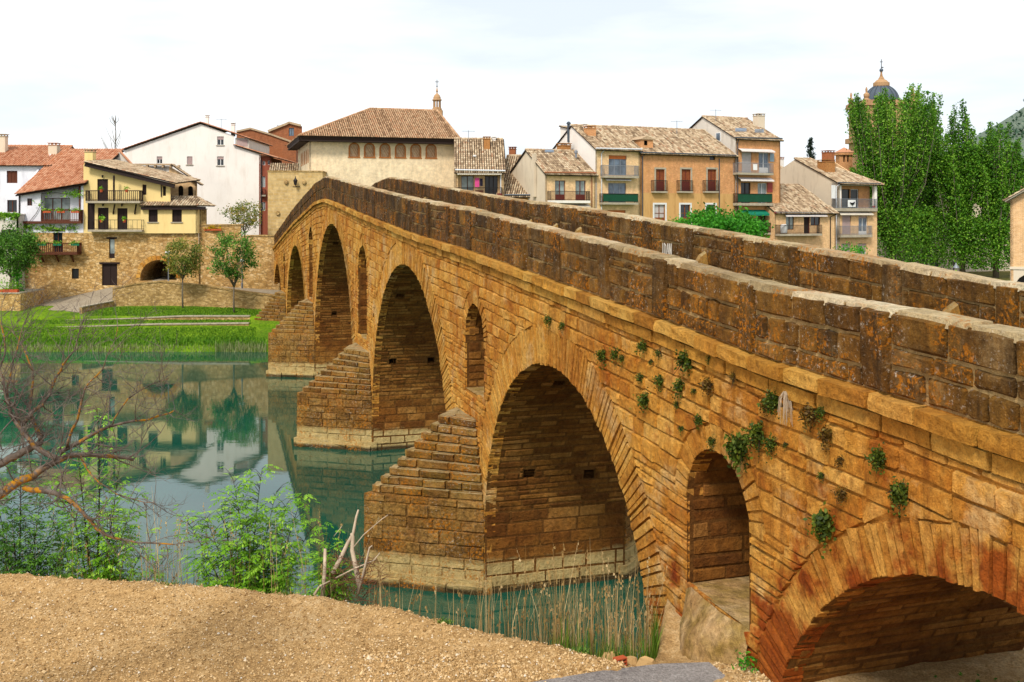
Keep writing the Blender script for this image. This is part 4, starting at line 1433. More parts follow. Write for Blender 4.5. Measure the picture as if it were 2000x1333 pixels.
def loose_cloth(hh, name, label, cat, px0, py0, px1, py1, d, mat, group=None):
    u0, u1, z0, z1 = hh.rect(px0, py0, px1, py1, d)
    M4 = Matrix.Translation((hh.A.x, hh.A.y, hh.zb)) @ Matrix.Rotation(math.atan2(hh.U.y, hh.U.x), 4, 'Z')
    b = MB(); n = 8
    for k in range(n):
        a, c = u0 + (u1 - u0) * k / n, u0 + (u1 - u0) * (k + 1) / n
        f = lambda t: d + 0.04 * math.sin(t * 3.1 * n)
        q = [(a, f(k / n), z0 + 0.03 * (k % 2)), (c, f((k + 1) / n), z0 + 0.03 * ((k + 1) % 2)), (c, d, z1), (a, d, z1)]
        b.quad(*[tuple(M4 @ Vector(v)) for v in q])
        q2 = [(v[0], v[1] + 0.015, v[2]) for v in q]
        b.quad(*[tuple(M4 @ Vector(v)) for v in q2])
    return tag(b.build(name, mat), label, cat, group)
loose_cloth(h, 'hanging_shirt', 'pink garment hung to dry between two brown windows', 'laundry', 927.5, 348, 936, 366, 0.05, m_pink_cloth)
loose_cloth(h, 'hanging_trousers', 'dark garment hung to dry beside the pink one', 'laundry', 937, 349, 943, 364, 0.05, m_navy_cloth)
b = MB(); q = h.root.location
M4 = Matrix.Translation(q) @ Matrix.Rotation(h.root.rotation_euler[2], 4, 'Z')
u0, u1, z0, z1 = h.rect(971, 378, 981, 387, -0.3)
bb = MB(); bb.box(u0, u1, 0.0, 0.3, z0, z1)
o = bb.build('crate', m_shutter_red); o.matrix_world = Matrix.Translation((h.A.x, h.A.y, h.zb)) @ Matrix.Rotation(math.atan2(h.U.y, h.U.x), 4, 'Z')
o.location = o.location + Vector((h.N.x * -0.3, h.N.y * -0.3, 0))
tag(o, 'red crate at the right end of the balcony with the laundry', 'crate')

# R2: low wing with a long mossy roof
h = House('low_house', 'low wing with a long patched tile roof over a bare ochre wall', 985, 113, 1062, 112.2, HB)
ze = h.uz(985, 380)[1]
_, zr = h.uz(1000, 305, 6.2)
h.front(0, h.W, 0, ze - 0.1, m_orange_wall)
gable_house(h, 0, 0, 6.2, zr, m_orange_wall, eave_z=ze, ov_l=0.9)
h.gutter(986, 381, 1063, 381, m_gutter)
h.pipe(990, 384, 420, m_pipe_brown)
h.chimney(994, 287, 1006, 306, 6.4, m_brick_red)
h.box('roof_vent', m_white_paint, 1016, 345, 1024, 348, 2.6, 2.9, d=2.6)

# R3: house with two pairs of red-brown balcony doors
h = House('house', 'tan brick house with two pairs of red-brown doors on one long black balcony', 1065, rowY(1065), 1163, rowY(1163), HB)
ze = h.uz(1065, 337)[1]
rd, zr = h.side(1028, 293, 0.0)
for x0, x1 in ((1084, 1104), (1124, 1144)):
    h.window(x0, 353, x1, 392, m_wood_red, m_glass_curtain, 2, name='door', panel=0.3)
    h.window(x0 - 1, 408, x1 - 1, 445, m_wood_red, m_glass_curtain, 2, panel=0.0)
h.front(0, h.W, 0, ze - 0.05, m_brick_tan)
gable_house(h, 0, 0, rd, zr, m_brick_tan, left=m_cream, eave_z=ze)
h.balcony(1076, 1153, 374, 392, 397, m_iron, m_white, 0.8)
h.awning(1078, 399, 1152, 406, m_awn, 0.6)
h.gutter(1064, 337, 1165, 338, m_pipe_brown)
h.pipe(1156, 345, 460, m_pipe_brown, h.W - 0.2)

u, z = h.side(1050, 345, 0.0)
b = MB(); b.box(-0.32, -0.02, 2.0, 2.5, z - 2.2, h.side(1050, 300, 0.0)[1]); b.build('flue', m_cream, h.root)
def skylight(hh, px0, py0, px1, py1, slope_d, slope_z, ze_):
    """flat roof window lying on the front slope"""
    k = (slope_z - ze_) / slope_d
    def on(px, py):
        lo, hi = 0.0, slope_d
        for _ in range(30):
            m = (lo + hi) / 2
            u, z = hh.uz(px, py, m)
            if z > ze_ + k * m: lo = m
            else: hi = m
        return (u, m, ze_ + k * m + 0.16)
    a, c, e, f = on(px0, py1), on(px1, py1), on(px1, py0), on(px0, py0)
    b = MB()
    b.add([a, c, e, f] + [(p[0], p[1], p[2] - 0.14) for p in (a, c, e, f)], [(0, 1, 2, 3), (4, 7, 6, 5), (0, 4, 5, 1), (1, 5, 6, 2), (2, 6, 7, 3), (3, 7, 4, 0)])
    o = b.build('skylight', m_steel, hh.root)
    g = MB(); i = lambda p, q, t: tuple(p[k_] + (q[k_] - p[k_]) * t + (0.012 if k_ == 2 else 0) for k_ in range(3))
    ca = [i(a, e, .1), i(c, f, .1), i(e, a, .1), i(f, c, .1)]
    g.quad(*ca); g.build('pane', m_glass_blue, o)
skylight(h, 1064, 295, 1082, 300, rd, zr, ze)
b = MB(); u, z = h.uz(1125, 300, rd * 0.55)
b.lathe((u, rd * 0.55, z - 0.5), [(0.12, 0), (0.12, 0.5), (0.2, 0.55), (0.2, 0.75), (0.05, 0.9)], 10); b.build('flue_cap', m_steel, h.root)

# R4: tall tan house, green-netted balcony, white gable
h = House('house', 'tall tan brick house with a green netted balcony and a white gable', 1163, rowY(1163), 1250, rowY(1250), HB)
ze = h.uz(1163, 289)[1]
rd, zr = h.side(1117, 246, 0.0)
rd = min(rd, 7.0); zr = h.uz(1185, 248, rd)[1]
WK = dict(fm=m_steel, pm=m_glass_blue, n=3)
h.window(1189, 304, 1224, 343, blind=(0.18, m_blind_orange), **WK)
h.window(1188, 358, 1223, 396, **WK)
h.window(1187, 411, 1222, 450, fm=m_iron, pm=m_dark_in, n=2, blind=(0.16, m_blind_orange))
h.front(0, h.W, 0, ze - 0.05, m_brick_tan)
gable_house(h, 0, 0, rd, zr, m_brick_tan, left=m_white, eave_z=ze)
h.balcony(1180, 1248, 324, 344, 348, m_steel, m_concrete, 0.8)
h.balcony(1178, 1247, 379, 396, 400, m_iron, m_concrete, 0.8, net=m_green_net)
h.balcony(1178, 1247, 432, 449, 453, m_iron, m_concrete, 0.8)
h.awning(1183, 349, 1232, 354, m_awn_pale, 0.5)
h.gutter(1164, 290, 1254, 292, m_gutter_white)
h.pipe(1175, 300, 455, m_gutter_white, 0.9)
h.chimney(1149, 246, 1164, 278, rd * 0.5, m_brick_orange)
h.chimney(1142, 242, 1147, 275, rd * 0.8, m_white)
# the white lean block behind it
w_ = House('house', 'plain white windowless house block rising behind the row, black flue on it', 1114, rowY(1163) + 5.8, 1186, rowY(1250) + 6.2, HB)
z1 = w_.uz(1114, 250)[1]
w_.front(0, w_.W, 0, z1, m_white)
w_.side_wall(0, [(0, 0), (0, z1), (2, z1 + .3), (2, 0)], m_white)
tile_roof(w_.root, [(-.2, -.4, z1 - .1), (w_.W * .55, -.4, z1 - .1), (w_.W * .55, 2, z1 + .35), (-.2, 2, z1 + .35)], m_tile_old)
b = MB(); u, z = w_.uz(1110.5, 278, -0.3); _, zt = w_.uz(1110.5, 243, -0.3)
b.tube([(u, -0.3, z), (u, -0.3, zt)], 0.16, 8); b.lathe((u, -0.3, zt), [(0.25, 0), (0.25, .15), (.1, .3)], 8)
b.build('flue', m_gutter, w_.root)
w_.chimney(1099, 280, 1115, 300, -1.5, m_brick_chim)

# R5: old brick house with three upper balconies
h = House('house', 'old orange brick house with three small upper balconies and white framed doors below', 1251, rowY(1251), 1436, rowY(1436), HB)
ze = h.uz(1251, 297)[1]
rd = 6.0; zr = h.uz(1340, 254, rd)[1]
for x0, x1 in ((1281, 1298), (1331, 1349), (1382, 1399)):
    h.window(x0, 331, x1, 375, m_wood_red, m_old_door, 2, name='door', tr=0.5, surround=m_concrete, panel=0.45)
for i, (x0, x1) in enumerate(((1278, 1299), (1329, 1348), (1380, 1397))):
    h.window(x0, 400, x1, 442, m_old_door, m_blind if i == 0 else m_glass, 2, name='door', tr=0.6, surround=m_white_paint, panel=0.4)
h.window(1386, 304, 1397, 313, m_wood_dark, m_dark_in, 1)
zmid = h.uz(1251, 377)[1]
h.front(0, h.W, 0, zmid, m_ochre, name='lower_wall', label='ochre rendered lower wall')
h.front(0, h.W, zmid, ze - 0.05, m_brick_orange)
gable_house(h, 0, 0, rd, zr, m_brick_orange, eave_z=ze)
for x0, x1 in ((1276, 1304), (1326, 1354), (1377, 1404)):
    h.balcony(x0, x1, 353, 374, 377, m_iron, m_concrete, 0.45, step=0.14)
h.gutter(1250, 298, 1438, 304, m_gutter)
h.pipe(1255, 306, 455, m_gutter, 0.6)
h.pipe(1405, 310, 425, m_gutter)
# brick dormer
dz0 = h.uz(1262, 290, 0.9)[1]
d0 = 0.9
u0, u1 = h.uz(1250, 280, d0)[0], h.uz(1277, 280, d0)[0]
za, zb2 = h.uz(1262, 297, d0)[1], h.uz(1262, 273, d0)[1]
b = MB(); b.box(u0 + .1, u1 - .1, d0, d0 + 2.0, za - 0.3, zb2)
o = b.build('dormer', m_brick_orange, h.root)
b = MB(); um = (u0 + u1) / 2
b.prism([(u0 - .1, zb2), (um, zb2 + 0.45), (u1 + .1, zb2)], d0 - 0.15, d0 + 2.4, 0.5); b.build('dormer_roof', m_tile_old, o)
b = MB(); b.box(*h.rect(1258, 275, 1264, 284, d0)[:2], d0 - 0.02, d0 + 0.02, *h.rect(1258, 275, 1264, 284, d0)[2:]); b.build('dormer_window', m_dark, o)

# R6: tallest house, three awnings
h = House('house', 'tallest brick house with striped awnings over three stacked balconies', 1437, rowY(1437), 1524, rowY(1524), HB)
ze = h.uz(1437, 269)[1]
rd, zr = h.side(1373, 228, 0.0)
h.window(1449, 298, 1468, 340, m_white_paint, m_blind, 1, name='door', blind=(0.97, m_blind))
h.window(1482, 299, 1502, 340, m_white_paint, m_glass_blue, 2, name='door', panel=0.3)
h.window(1447, 357, 1466, 398, m_wood_dark, m_dark_in, 2, name='door')
h.window(1480, 358, 1498, 398, m_white_paint, m_glass_curtain, 2, name='door', panel=0.0)
h.window(1452, 421, 1466, 452, m_wood_brown, m_glass_blue, 2)
h.window(1478, 421, 1498, 452, m_wood_brown, m_glass, 2)
h.front(0, h.W, 0, ze - 0.05, m_brick_orange)
gable_house(h, 0, 0, rd, zr, m_brick_orange, left=m_greywhite, eave_z=ze)
h.balcony(1441, 1511, 319, 338, 342, m_steel, m_concrete, 0.9)
h.balcony(1441, 1509, 379, 397, 402, m_iron, m_concrete, 0.9, net=m_green_net)
h.balcony(1450, 1506, 436, 455, 459, m_iron, m_concrete, 0.9)
h.awning(1446, 291, 1512, 298, m_awn_pale, 0.7)
h.awning(1445, 347, 1510, 355, m_awn_pale, 0.7)
h.awning(1449, 410, 1500, 422, m_green_awn, 0.9)
h.box('shutter', m_shutter_blue, 1504, 300, 1512, 316, -0.08, -0.02)
h.box('shutter', m_shutter_red, 1499, 357, 1509, 376, -0.08, -0.02)
h.gutter(1436, 269, 1528, 271, m_gutter)
h.pipe(1441, 280, 415, m_gutter, 0.1)
h.pipe(1505, 405, 440, m_gutter)
h.chimney(1481, 222, 1494, 252, 3.4, m_cream)
skylight(h, 1436, 253, 1458, 259, rd, zr, ze)
skylight(h, 1474, 255, 1492, 261, rd, zr, ze)
d_, z_ = h.side(1403, 268, 0.0)
b = MB(); b.box(-0.03, -0.005, d_ - .5, d_ + .5, z_ - 0.55, z_ + 0.55); o = b.build('window', m_white_paint, h.root)
b = MB(); b.box(-0.045, -0.035, d_ - .35, d_ + .35, z_ - 0.45, z_ + 0.45); b.build('pane', m_glass_blue, o)
loose_cloth(h, 'hanging_towel', 'white patterned towel hung over the top railing of the tallest house', 'laundry', 1471, 321, 1479, 333, -0.95, m_white_cloth)

# R7: low house with red eave
h = House('low_house', 'low brick house with a deep tile roof and a railed balcony carrying a white barrel', 1513, rowY(1513) - 2.0, 1632, rowY(1632) - 2.6, HB)
ze = h.uz(1513, 413)[1]
rd = 6.4; zr = h.uz(1545, 360, rd)[1]
h.window(1535, 423, 1551, 449, m_wood_brown, m_glass_curtain, 2)
h.window(1570, 424, 1582, 457, m_wood_red, m_wood_dark, 1, name='door')
h.window(1583, 424, 1602, 441, m_wood_brown, m_glass, 2)
h.front(0, h.W, 0, ze - 0.05, m_brick_dust)
poly = [(0.0, 0), (0.0, ze - 0.1), (rd, zr - 0.1), (rd, 0)]
h.side_wall(0.0, poly, m_brick_dust); h.side_wall(h.W, poly, m_brick_dust)
sl = (zr - ze) / rd
uR, _ = h.uz(1555, 360, rd)
tile_roof(h.root, [(-0.1, -0.5, ze - sl * .5), (h.W + 0.2, -0.5, ze - sl * .5), (uR + 0.4, rd, zr), (-0.1, rd, zr)], m_tile_old)
h.box('eave_board', m_shutter_red, 1513, 414, 1534, 417, -0.5, -0.45)
h.balcony(1524, 1606, 440, 457, 461, m_iron, m_concrete, 0.9)
h.awning(1534, 418, 1615, 424, m_awn_pale, 0.5)
h.gutter(1514, 415, 1634, 417, m_gutter)
h.pipe(1622, 424, 500, m_iron, h.W - 0.1)
def spot(hh, px, py, d):
    u, z = hh.uz(px, py, d)
    p = hh.A + hh.U * u + hh.N * d
    return Vector((p.x, p.y, z + hh.zb))
b = MB(); b.lathe((0, 0, 0), [(0.36, 0), (0.4, 0.3), (0.4, 0.7), (0.36, 1.0)], 14); b.lathe((0, 0, 1.0), [(0.3, 0), (0.3, .06)], 12)
o = b.build('barrel', m_white_cloth); o.location = spot(h, 1531, 456, -0.45)
tag(o, 'white barrel standing at the left end of the low house balcony', 'barrel')

# R8: house with open top loggia
h = House('house', 'pinkish brick house with an open top loggia and a bird banner on its railing', 1638, rowY(1638) - 0.5, 1713, rowY(1713) - 0.5, HB)
ze = h.uz(1638, 357)[1]
rd, zr = h.side(1553, 310, 0.0)
h.window(1644, 370, 1660, 408, m_wood_dark, m_dark_in, 1, y=1.2)
h.window(1661, 370, 1677, 408, m_white_paint, m_dark_in, 1, y=1.2)
h.front(0, h.W, h.uz(1638, 412)[1], ze - .1, m_brick_orange, y=1.2, name='loggia_wall')
h.holes = []
zt0, zt1 = h.uz(1638, 412)[1], h.uz(1638, 360)[1]
h.window(1645, 421, 1662, 458, m_blind_pink, m_blind_pink, 1, blind=(0.98, m_blind_pink))
h.window(1677, 423, 1694, 459, m_white_paint, m_glass_blue, 2, name='door', panel=0.2, blind=(0.1, m_blind_pink))
h.window(1643, 476, 1661, 506, m_blind_pink, m_blind_pink, 1, blind=(0.98, m_blind_pink))
h.window(1675, 476, 1692, 506, m_white_paint, m_glass_curtain, 2, blind=(0.45, m_blind_pink))
h.front(0, h.W, 0, zt0, m_brick_dust)
b = MB(); b.box(0, 0.45, 0, 1.2, zt0, ze); b.box(h.W - 0.42, h.W, 0, 0.4, zt0, ze); b.box(0, h.W, 0.0, 0.3, ze - 0.35, ze - 0.05)
b.build('loggia_pillar', m_white, h.root)
b = MB(); b.box(0, h.W, 0, 1.2, zt0 - 0.2, zt0 - 0.004); b.build('loggia_floor', m_concrete, h.root)
poly = [(0.0, 0), (0.0, ze - 0.1), (rd, zr - 0.1), (2 * rd, ze - 0.1), (2 * rd, 0)]
h.side_wall(0.0, poly, m_cream)
h.side_wall(h.W, [(1.2, 0), (1.2, ze - 0.1), (rd, zr - 0.1), (2 * rd, ze - 0.1), (2 * rd, 0)], m_brick_dust)
sl = (zr - ze) / rd
hip = 4.5
tile_roof(h.root, [(-0.15, -0.5, ze - sl * .5), (h.W + 0.7, -0.5, ze - sl * .5), (h.W + 0.7 - hip, rd, zr), (-0.15, rd, zr)], m_tile_old,
          ridge=[((-0.15, rd, zr), (h.W + .7 - hip, rd, zr)), ((h.W + 0.7, -0.5, ze - sl * .5), (h.W + .7 - hip, rd, zr))])
tile_roof(h.root, [(h.W + 0.7, -0.5, ze - sl * .5), (h.W + 0.7, 2 * rd + 0.5, ze - sl * .5), (h.W + 0.7 - hip, rd, zr)], m_tile_old)
h.balcony(1632, 1714, 389, 407, 413, m_steel, m_concrete, 0.5)
h.balcony(1642, 1704, 442, 459, 464, m_steel, m_concrete, 0.7)
h.awning(1640, 415, 1705, 421, m_awn, 0.5)
h.gutter(1637, 357, 1720, 359, m_gutter)
h.pipe(1633.5, 365, 500, m_gutter_white, 0.0)
h.chimney(1617, 294, 1630, 320, rd * 0.75, m_brick_red)
h.chimney(1613, 312, 1631, 340, rd * 0.4, m_brick_chim)
h.box('window', m_white_paint, 1624, 362, 1632, 388, -0.02, 0.02)
u0, u1, z0, z1 = h.rect(1656, 391, 1671, 405, -0.56)
cl = loose_cloth(h, 'banner', 'white banner with a black bird hung on the loggia railing', 'banner', 1656, 391, 1671, 405, -0.58, m_white_cloth)
bird = [(.18, .62), (.30, .70), (.40, .60), (.62, .62), (.80, .78), (.86, .70), (.78, .42), (.58, .30), (.56, .14), (.50, .14), (.50, .30), (.36, .36), (.28, .50)]
M4 = Matrix.Translation((h.A.x, h.A.y, h.zb)) @ Matrix.Rotation(math.atan2(h.U.y, h.U.x), 4, 'Z')
b = MB()
v = [tuple(M4 @ Vector((u0 + (u1 - u0) * x, -0.66, z0 + (z1 - z0) * zz))) for x, zz in bird]
v2 = [tuple(M4 @ Vector((u0 + (u1 - u0) * x, -0.655, z0 + (z1 - z0) * zz))) for x, zz in bird]
n = len(v); b.add(v + v2, [tuple(range(n)), tuple(range(2 * n - 1, n - 1, -1))] + [(i, (i + 1) % n, (i + 1) % n + n, i + n) for i in range(n)])
b.build('bird_emblem', m_black, cl)
for i, (px, lab) in enumerate(((1700, 'red flower pot at the right end of the loggia'), )):
    b = MB(); b.lathe((0, 0, 0), [(0.16, 0), (0.22, 0.35)], 10); o = b.build('flower_pot', m_shutter_red); o.location = spot(h, 1706, 408, -0.3)
    tag(o, lab, 'flower pot')

# right edge of the photograph
h = House('house', 'rough tan brick house at the right edge, arched doorway in its pale base', 1973, 70, 2102, 68.2, HB)
ze = h.uz(1973, 392)[1]
h.window(1983, 536, 2040, 575, m_wood_dark, m_dark_in, 2, name='door', arch=True, deep=0.5)
zm = h.uz(1973, 524)[1]
h.front(0, h.W, 0, zm, m_cream, name='base_wall')
h.front(0, h.W, zm + 0.001, [(0, ze), (h.W, ze + h.W * 0.62)], m_brick_dust)
h.side_wall(0.0, [(0, 0), (0, ze), (9, ze), (9, 0)], m_brick_dust)
b = MB(); b.box(-0.03, h.W, -0.06, -0.002, zm - 0.08, zm + 0.1); b.build('string_course', m_cream, h.root)
tile_roof(h.root, [(-0.35, 9.3, ze - .02), (-0.35, -0.5, ze - .02), (h.W, -0.5, ze + (h.W + .35) * .62), (h.W, 9.3, ze + (h.W + .35) * .62)], m_tile_old, slab=m_concrete)

# building behind the poplars
h = House('house', 'long cream house half hidden behind the poplars', 1752, 150, 2010, 156, HB)
ze = h.uz(1752, 372)[1]
for x0, y0, x1, y1 in ((1816, 502, 1833, 530), (1960, 480, 1974, 497), (1930, 530, 1941, 544)):
    h.window(x0, y0, x1, y1, m_wood_dark, m_dark_in, 2)
h.front(0, h.W, 0, ze, m_cream)
zr = h.uz(1850, 340, 6.0)[1]
gable_house(h, 0, 0, 6.0, zr, m_cream, eave_z=ze, tiles=m_tile_pink)

# church with its dome tower
ch = House('church_tower', 'ochre church tower with a grey ribbed dome and ball finial above the poplars', 1690, 172, 1788, 172, HB, 'church tower')
b = MB()
zc_ = ch.uz(1738, 206)[1]; zd = ch.uz(1738, 196)[1]
b.box(0, ch.W, 0, ch.W, 0, zc_)
b.box(-.5, ch.W + .5, -.5, ch.W + .5, ch.uz(1738, 275)[1], ch.uz(1738, 265)[1])
b.build('shaft', m_church, ch.root)
cxm, cym = ch.W / 2, ch.W / 2
rs = lambda px: px * 172 / F
b = MB(); b.box(-0.4, ch.W + 0.4, -0.4, ch.W + 0.4, zc_ + .003, zc_ + 0.9); b.build('cornice', m_church, ch.root)
b = MB(); R = ch.W / 2 * 0.93
b.lathe((cxm, cym, 0), [(R, zc_ + .9), (R, zd)], 16)
b.build('drum', m_church, ch.root)
for k in range(8):
    a = 2 * math.pi * (k + 0.5) / 8
    b = MB(); c_, s_ = math.cos(a), math.sin(a)
    rr = R * math.cos(math.pi / 8) + 0.02
    hw = 0.9
    q = lambda t, z, o: (cxm + c_ * (rr + o) - s_ * t, cym + s_ * (rr + o) + c_ * t, z)
    if k not in (0, 2, 4, 6): continue
    z0, z1 = zc_ - 5.0, zc_ - 1.8
    rr = ch.W / 2 + 0.02; a = math.pi * k / 4; c_, s_ = math.cos(a), math.sin(a)
    pts = [(-hw, z0), (hw, z0), (hw, z1)] + [(hw * math.cos(t), z1 + hw * math.sin(t)) for t in (0.5, 1.05, 1.57, 2.1, 2.64)] + [(-hw, z1)]
    n = len(pts)
    b.add([q(t, z, 0) for t, z in pts] + [q(t, z, 0.03) for t, z in pts], [tuple(range(n)), tuple(range(n, 2 * n))] + [(i, (i + 1) % n, (i + 1) % n + n, i + n) for i in range(n)])
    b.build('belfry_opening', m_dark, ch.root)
dome_r = rs(34); dh = ch.uz(1738, 160)[1] - zd
b = MB()
b.lathe((cxm, cym, zd), [(dome_r * math.cos(t), dh * math.sin(t)) for t in np.linspace(0.0, 1.25, 9)], 32)
b.build('dome', m_slate, ch.root, smooth=True)
b = MB()
for k in range(16):
    a = 2 * math.pi * k / 16
    b.tube([(cxm + math.cos(a) * dome_r * math.cos(t) * 1.005, cym + math.sin(a) * dome_r * math.cos(t) * 1.005, zd + dh * math.sin(t) * 1.005) for t in np.linspace(0, 1.25, 8)], 0.09, 5)
b.build('dome_rib', m_gutter, ch.root, kind='stuff')
zl = ch.uz(1738, 162)[1]
b = MB(); k = 172 / F
b.lathe((cxm, cym, zl), [(15 * k, -0.3), (16 * k, 0), (16 * k, 6 * k), (14 * k, 7 * k), (10 * k, 11 * k), (6 * k, 13 * k), (5.5 * k, 15 * k), (3 * k, 19 * k), (1.6 * k, 26 * k), (2.4 * k, 27 * k), (1.4 * k, 28 * k)], 12)
b.build('dome_lantern', m_church, ch.root)
b = MB(); b.lathe((cxm, cym, zl + 27.5 * k), [(0.3 * k, 0)] + [(3.8 * k * math.sin(t), 3.8 * k - 3.8 * k * math.cos(t)) for t in np.linspace(0.25, 2.9, 8)], 14)
b.build('ball', m_slate, ch.root, smooth=True)
b = MB(); zz = zl + 35 * k
b.bar((cxm, cym, zz - .2), (cxm, cym, zz + 18 * k), 0.09); b.bar((cxm - 3 * k, cym, zz + 13 * k), (cxm + 3 * k, cym, zz + 13 * k), 0.09)
b.bar((cxm, cym, zz + 2 * k), (cxm + 4 * k, cym, zz + 2 * k), 0.16)
b.build('cross', m_iron, ch.root)
for (x, y) in ((0.3, 0.3), (ch.W - .3, 0.3), (0.3, ch.W - .3), (ch.W - .3, ch.W - .3)):
    zp = ch.uz(1689, 198)[1]
    b = MB()
    b.box(x - .5, x + .5, y - .5, y + .5, zc_ + .9, zp)
    b.lathe((x, y, zp), [(0.65, 0), (0.65, .3), (0.3, .5), (0.5, 0.9), (0.5, 1.2), (0.15, 1.5), (0.2, 2.0), (0.08, 2.4)], 10)
    b.build('pinnacle', m_church, ch.root)
# small brick belfry left of the tower
bf = House('belfry', 'small open brick belfry with tiled cap beyond the loggia house roof', 1640, 150, 1665, 150, HB, 'belfry')
zt, zo1, zo0 = bf.uz(1650, 298)[1], bf.uz(1650, 303)[1], bf.uz(1650, 317)[1]
b = MB(); w = bf.W
b.box(0, w, 0, w, 0, zo0)
for x0, x1 in ((0, w * .28), (w * .42, w * .58), (w * .72, w)): b.box(x0, x1, 0, w, zo0, zo1)
b.build('shaft', m_brick_orange, bf.root)
b = MB(); b.box(-.25, w + .25, -.25, w + .25, zo1, zt); b.build('cornice', m_brick_orange, bf.root)
b = MB(); b.add([(-.3, -.3, zt), (w + .3, -.3, zt), (w + .3, w + .3, zt), (-.3, w + .3, zt), (w / 2, w / 2, zt + .8)], [(0, 1, 4), (1, 2, 4), (2, 3, 4), (3, 0, 4), (3, 2, 1, 0)]); b.build('roof', m_tile_pink, bf.root)
# little turret roof seen between the two houses
tr_ = House('house', 'small far house with a pale turret glimpsed in the gap left of the loggia house', 1521, 140, 1548, 141, HB)
z1 = tr_.uz(1521, 340)[1]
tr_.front(0, tr_.W, 0, z1, m_white)
tile_roof(tr_.root, [(-.3, -.4, z1), (tr_.W + .3, -.4, z1), (tr_.W + .3, 4, z1 + 1.6), (-.3, 4, z1 + 1.6)], m_tile_old)
tr_.chimney(1522, 307, 1531, 340, 3.0, m_white, cap=m_tile_pink)
# ------------------------------------------------------------------ the great hall and gate tower at the far end of the bridge
h = House('palace', 'big pale brick hall with a hipped tile roof and a row of six arched windows', 604, 114.0, 890, 118.75, 4.0, 'building')
ze = h.uz(604, 270)[1]
ub, _ = h.uz(890, 300)
cs_ = [691.7, 721.7, 751.9, 782, 812, 842]
m_paint_win = plain('pink_tinted_lattice', '#c4a27c', 0.5, 0.4, 0, 0.3, 5)
m_brick_sur = plain('orange_brick_surround', '#b8733c', 0.9, 0.2, 0, 0.25, 8)
for i, c in enumerate(cs_):
    x0, x1, y0, y1 = c - 8.3, c + 8.3, 281.5 + i * 0.45, 307 + i * 0.35
    o = h.window(x0, y0, x1, y1, m_brick_sur, m_paint_win if i in (0, 2, 5) else m_blind_orange if False else m_paint_win, 1, arch=True, deep=0.22, fw=0.05)
    u0, u1, z0, z1 = h.rect(x0, y0, x1, y1)
    b = MB(); r = (u1 - u0) / 2; m = (u0 + u1) / 2; zc_ = z1 - r; w = 0.16
    b.box(u0 - w, u0 - .002, -0.02, 0.06, z0, zc_); b.box(u1 + .002, u1 + w, -0.02, 0.06, z0, zc_); b.box(u0 - w - .06, u1 + w + .06, -0.06, 0.05, z0 - 0.12, z0 - .003)
    for k in range(8):
        t0, t1 = math.pi * k / 8, math.pi * (k + 1) / 8
        pp = [(m + r * math.cos(t0), zc_ + r * math.sin(t0)), (m + r * math.cos(t1), zc_ + r * math.sin(t1)), (m + (r + w) * math.cos(t1), zc_ + (r + w) * math.sin(t1)), (m + (r + w) * math.cos(t0), zc_ + (r + w) * math.sin(t0))]
        b.prism(pp, -0.02, 0.05)
    b.build('brick_surround', m_brick_sur, o)
    b = MB()
    for k in range(9):          # diagonal lattice slats
        t = -0.6 + 2.2 * k / 8
        a, c2 = (u0 + (u1 - u0) * max(0, t - .6), z1 - .12 - (z1 - z0) * max(0, .6 - t) * .9), (u0 + (u1 - u0) * min(1, t + .1), z0 + .06 + (z1 - z0) * max(0, t - .9))
        if a[0] < u1 - .05 and c2[0] > u0 + .05 and a[1] > z0 and math.hypot(a[0] - m, max(a[1] - zc_, 0)) < r + .05:
            b.bar((a[0], 0.175, a[1] - .15), (c2[0], 0.175, c2[1]), 0.035)
    b.build('lattice', m_brick_sur, o, kind='stuff')
b = MB()
h.front(0, h.W, 0, ze, m_brick_pale)
D = 15.0
h.side_wall(0, [(0, 0), (0, ze), (D, ze), (D, 0)], m_brick_pale, 'side_wall')
h.side_wall(h.W, [(0, 0), (0, ze), (D, ze), (D, 0)], m_brick_pale, 'side_wall')
for k in range(5):
    d0, z1 = h.side(596.0 - k * 4.0 + 0.9, 286 + k * 3.2, 0.0); d1, z0 = h.side(594.0 - k * 4.0 + .9, 314 + k * 2, 0.0)
    b = MB(); zz1 = ze - 1.1; zz0 = zz1 - 1.6; dm = 1.3 + 2.2 * k
    r = 0.45
    pts = [(dm - r, zz0), (dm + r, zz0)] + [(dm + r * math.cos(t), zz1 - r + r * math.sin(t)) for t in np.linspace(0, math.pi, 7)]
    n = len(pts)
    b.add([(-0.03, d, z) for d, z in pts] + [(-0.004, d, z) for d, z in pts], [tuple(range(n)), tuple(range(2 * n - 1, n - 1, -1))] + [(i, (i + 1) % n, (i + 1) % n + n, i + n) for i in range(n)])
    b.build('side_window', m_brick_sur, h.root)
ov = 1.25
dr = D / 2
zr = h.uz(790, 215, dr)[1]
uL, uR = h.uz(723, 215, dr)[0], h.uz(854, 214, dr)[0]
zE = ze + 0.15
W = h.W + 0.25
h2 = [(-ov, -ov, zE), (W, -ov, zE), (uR, dr, zr), (uL, dr, zr)]
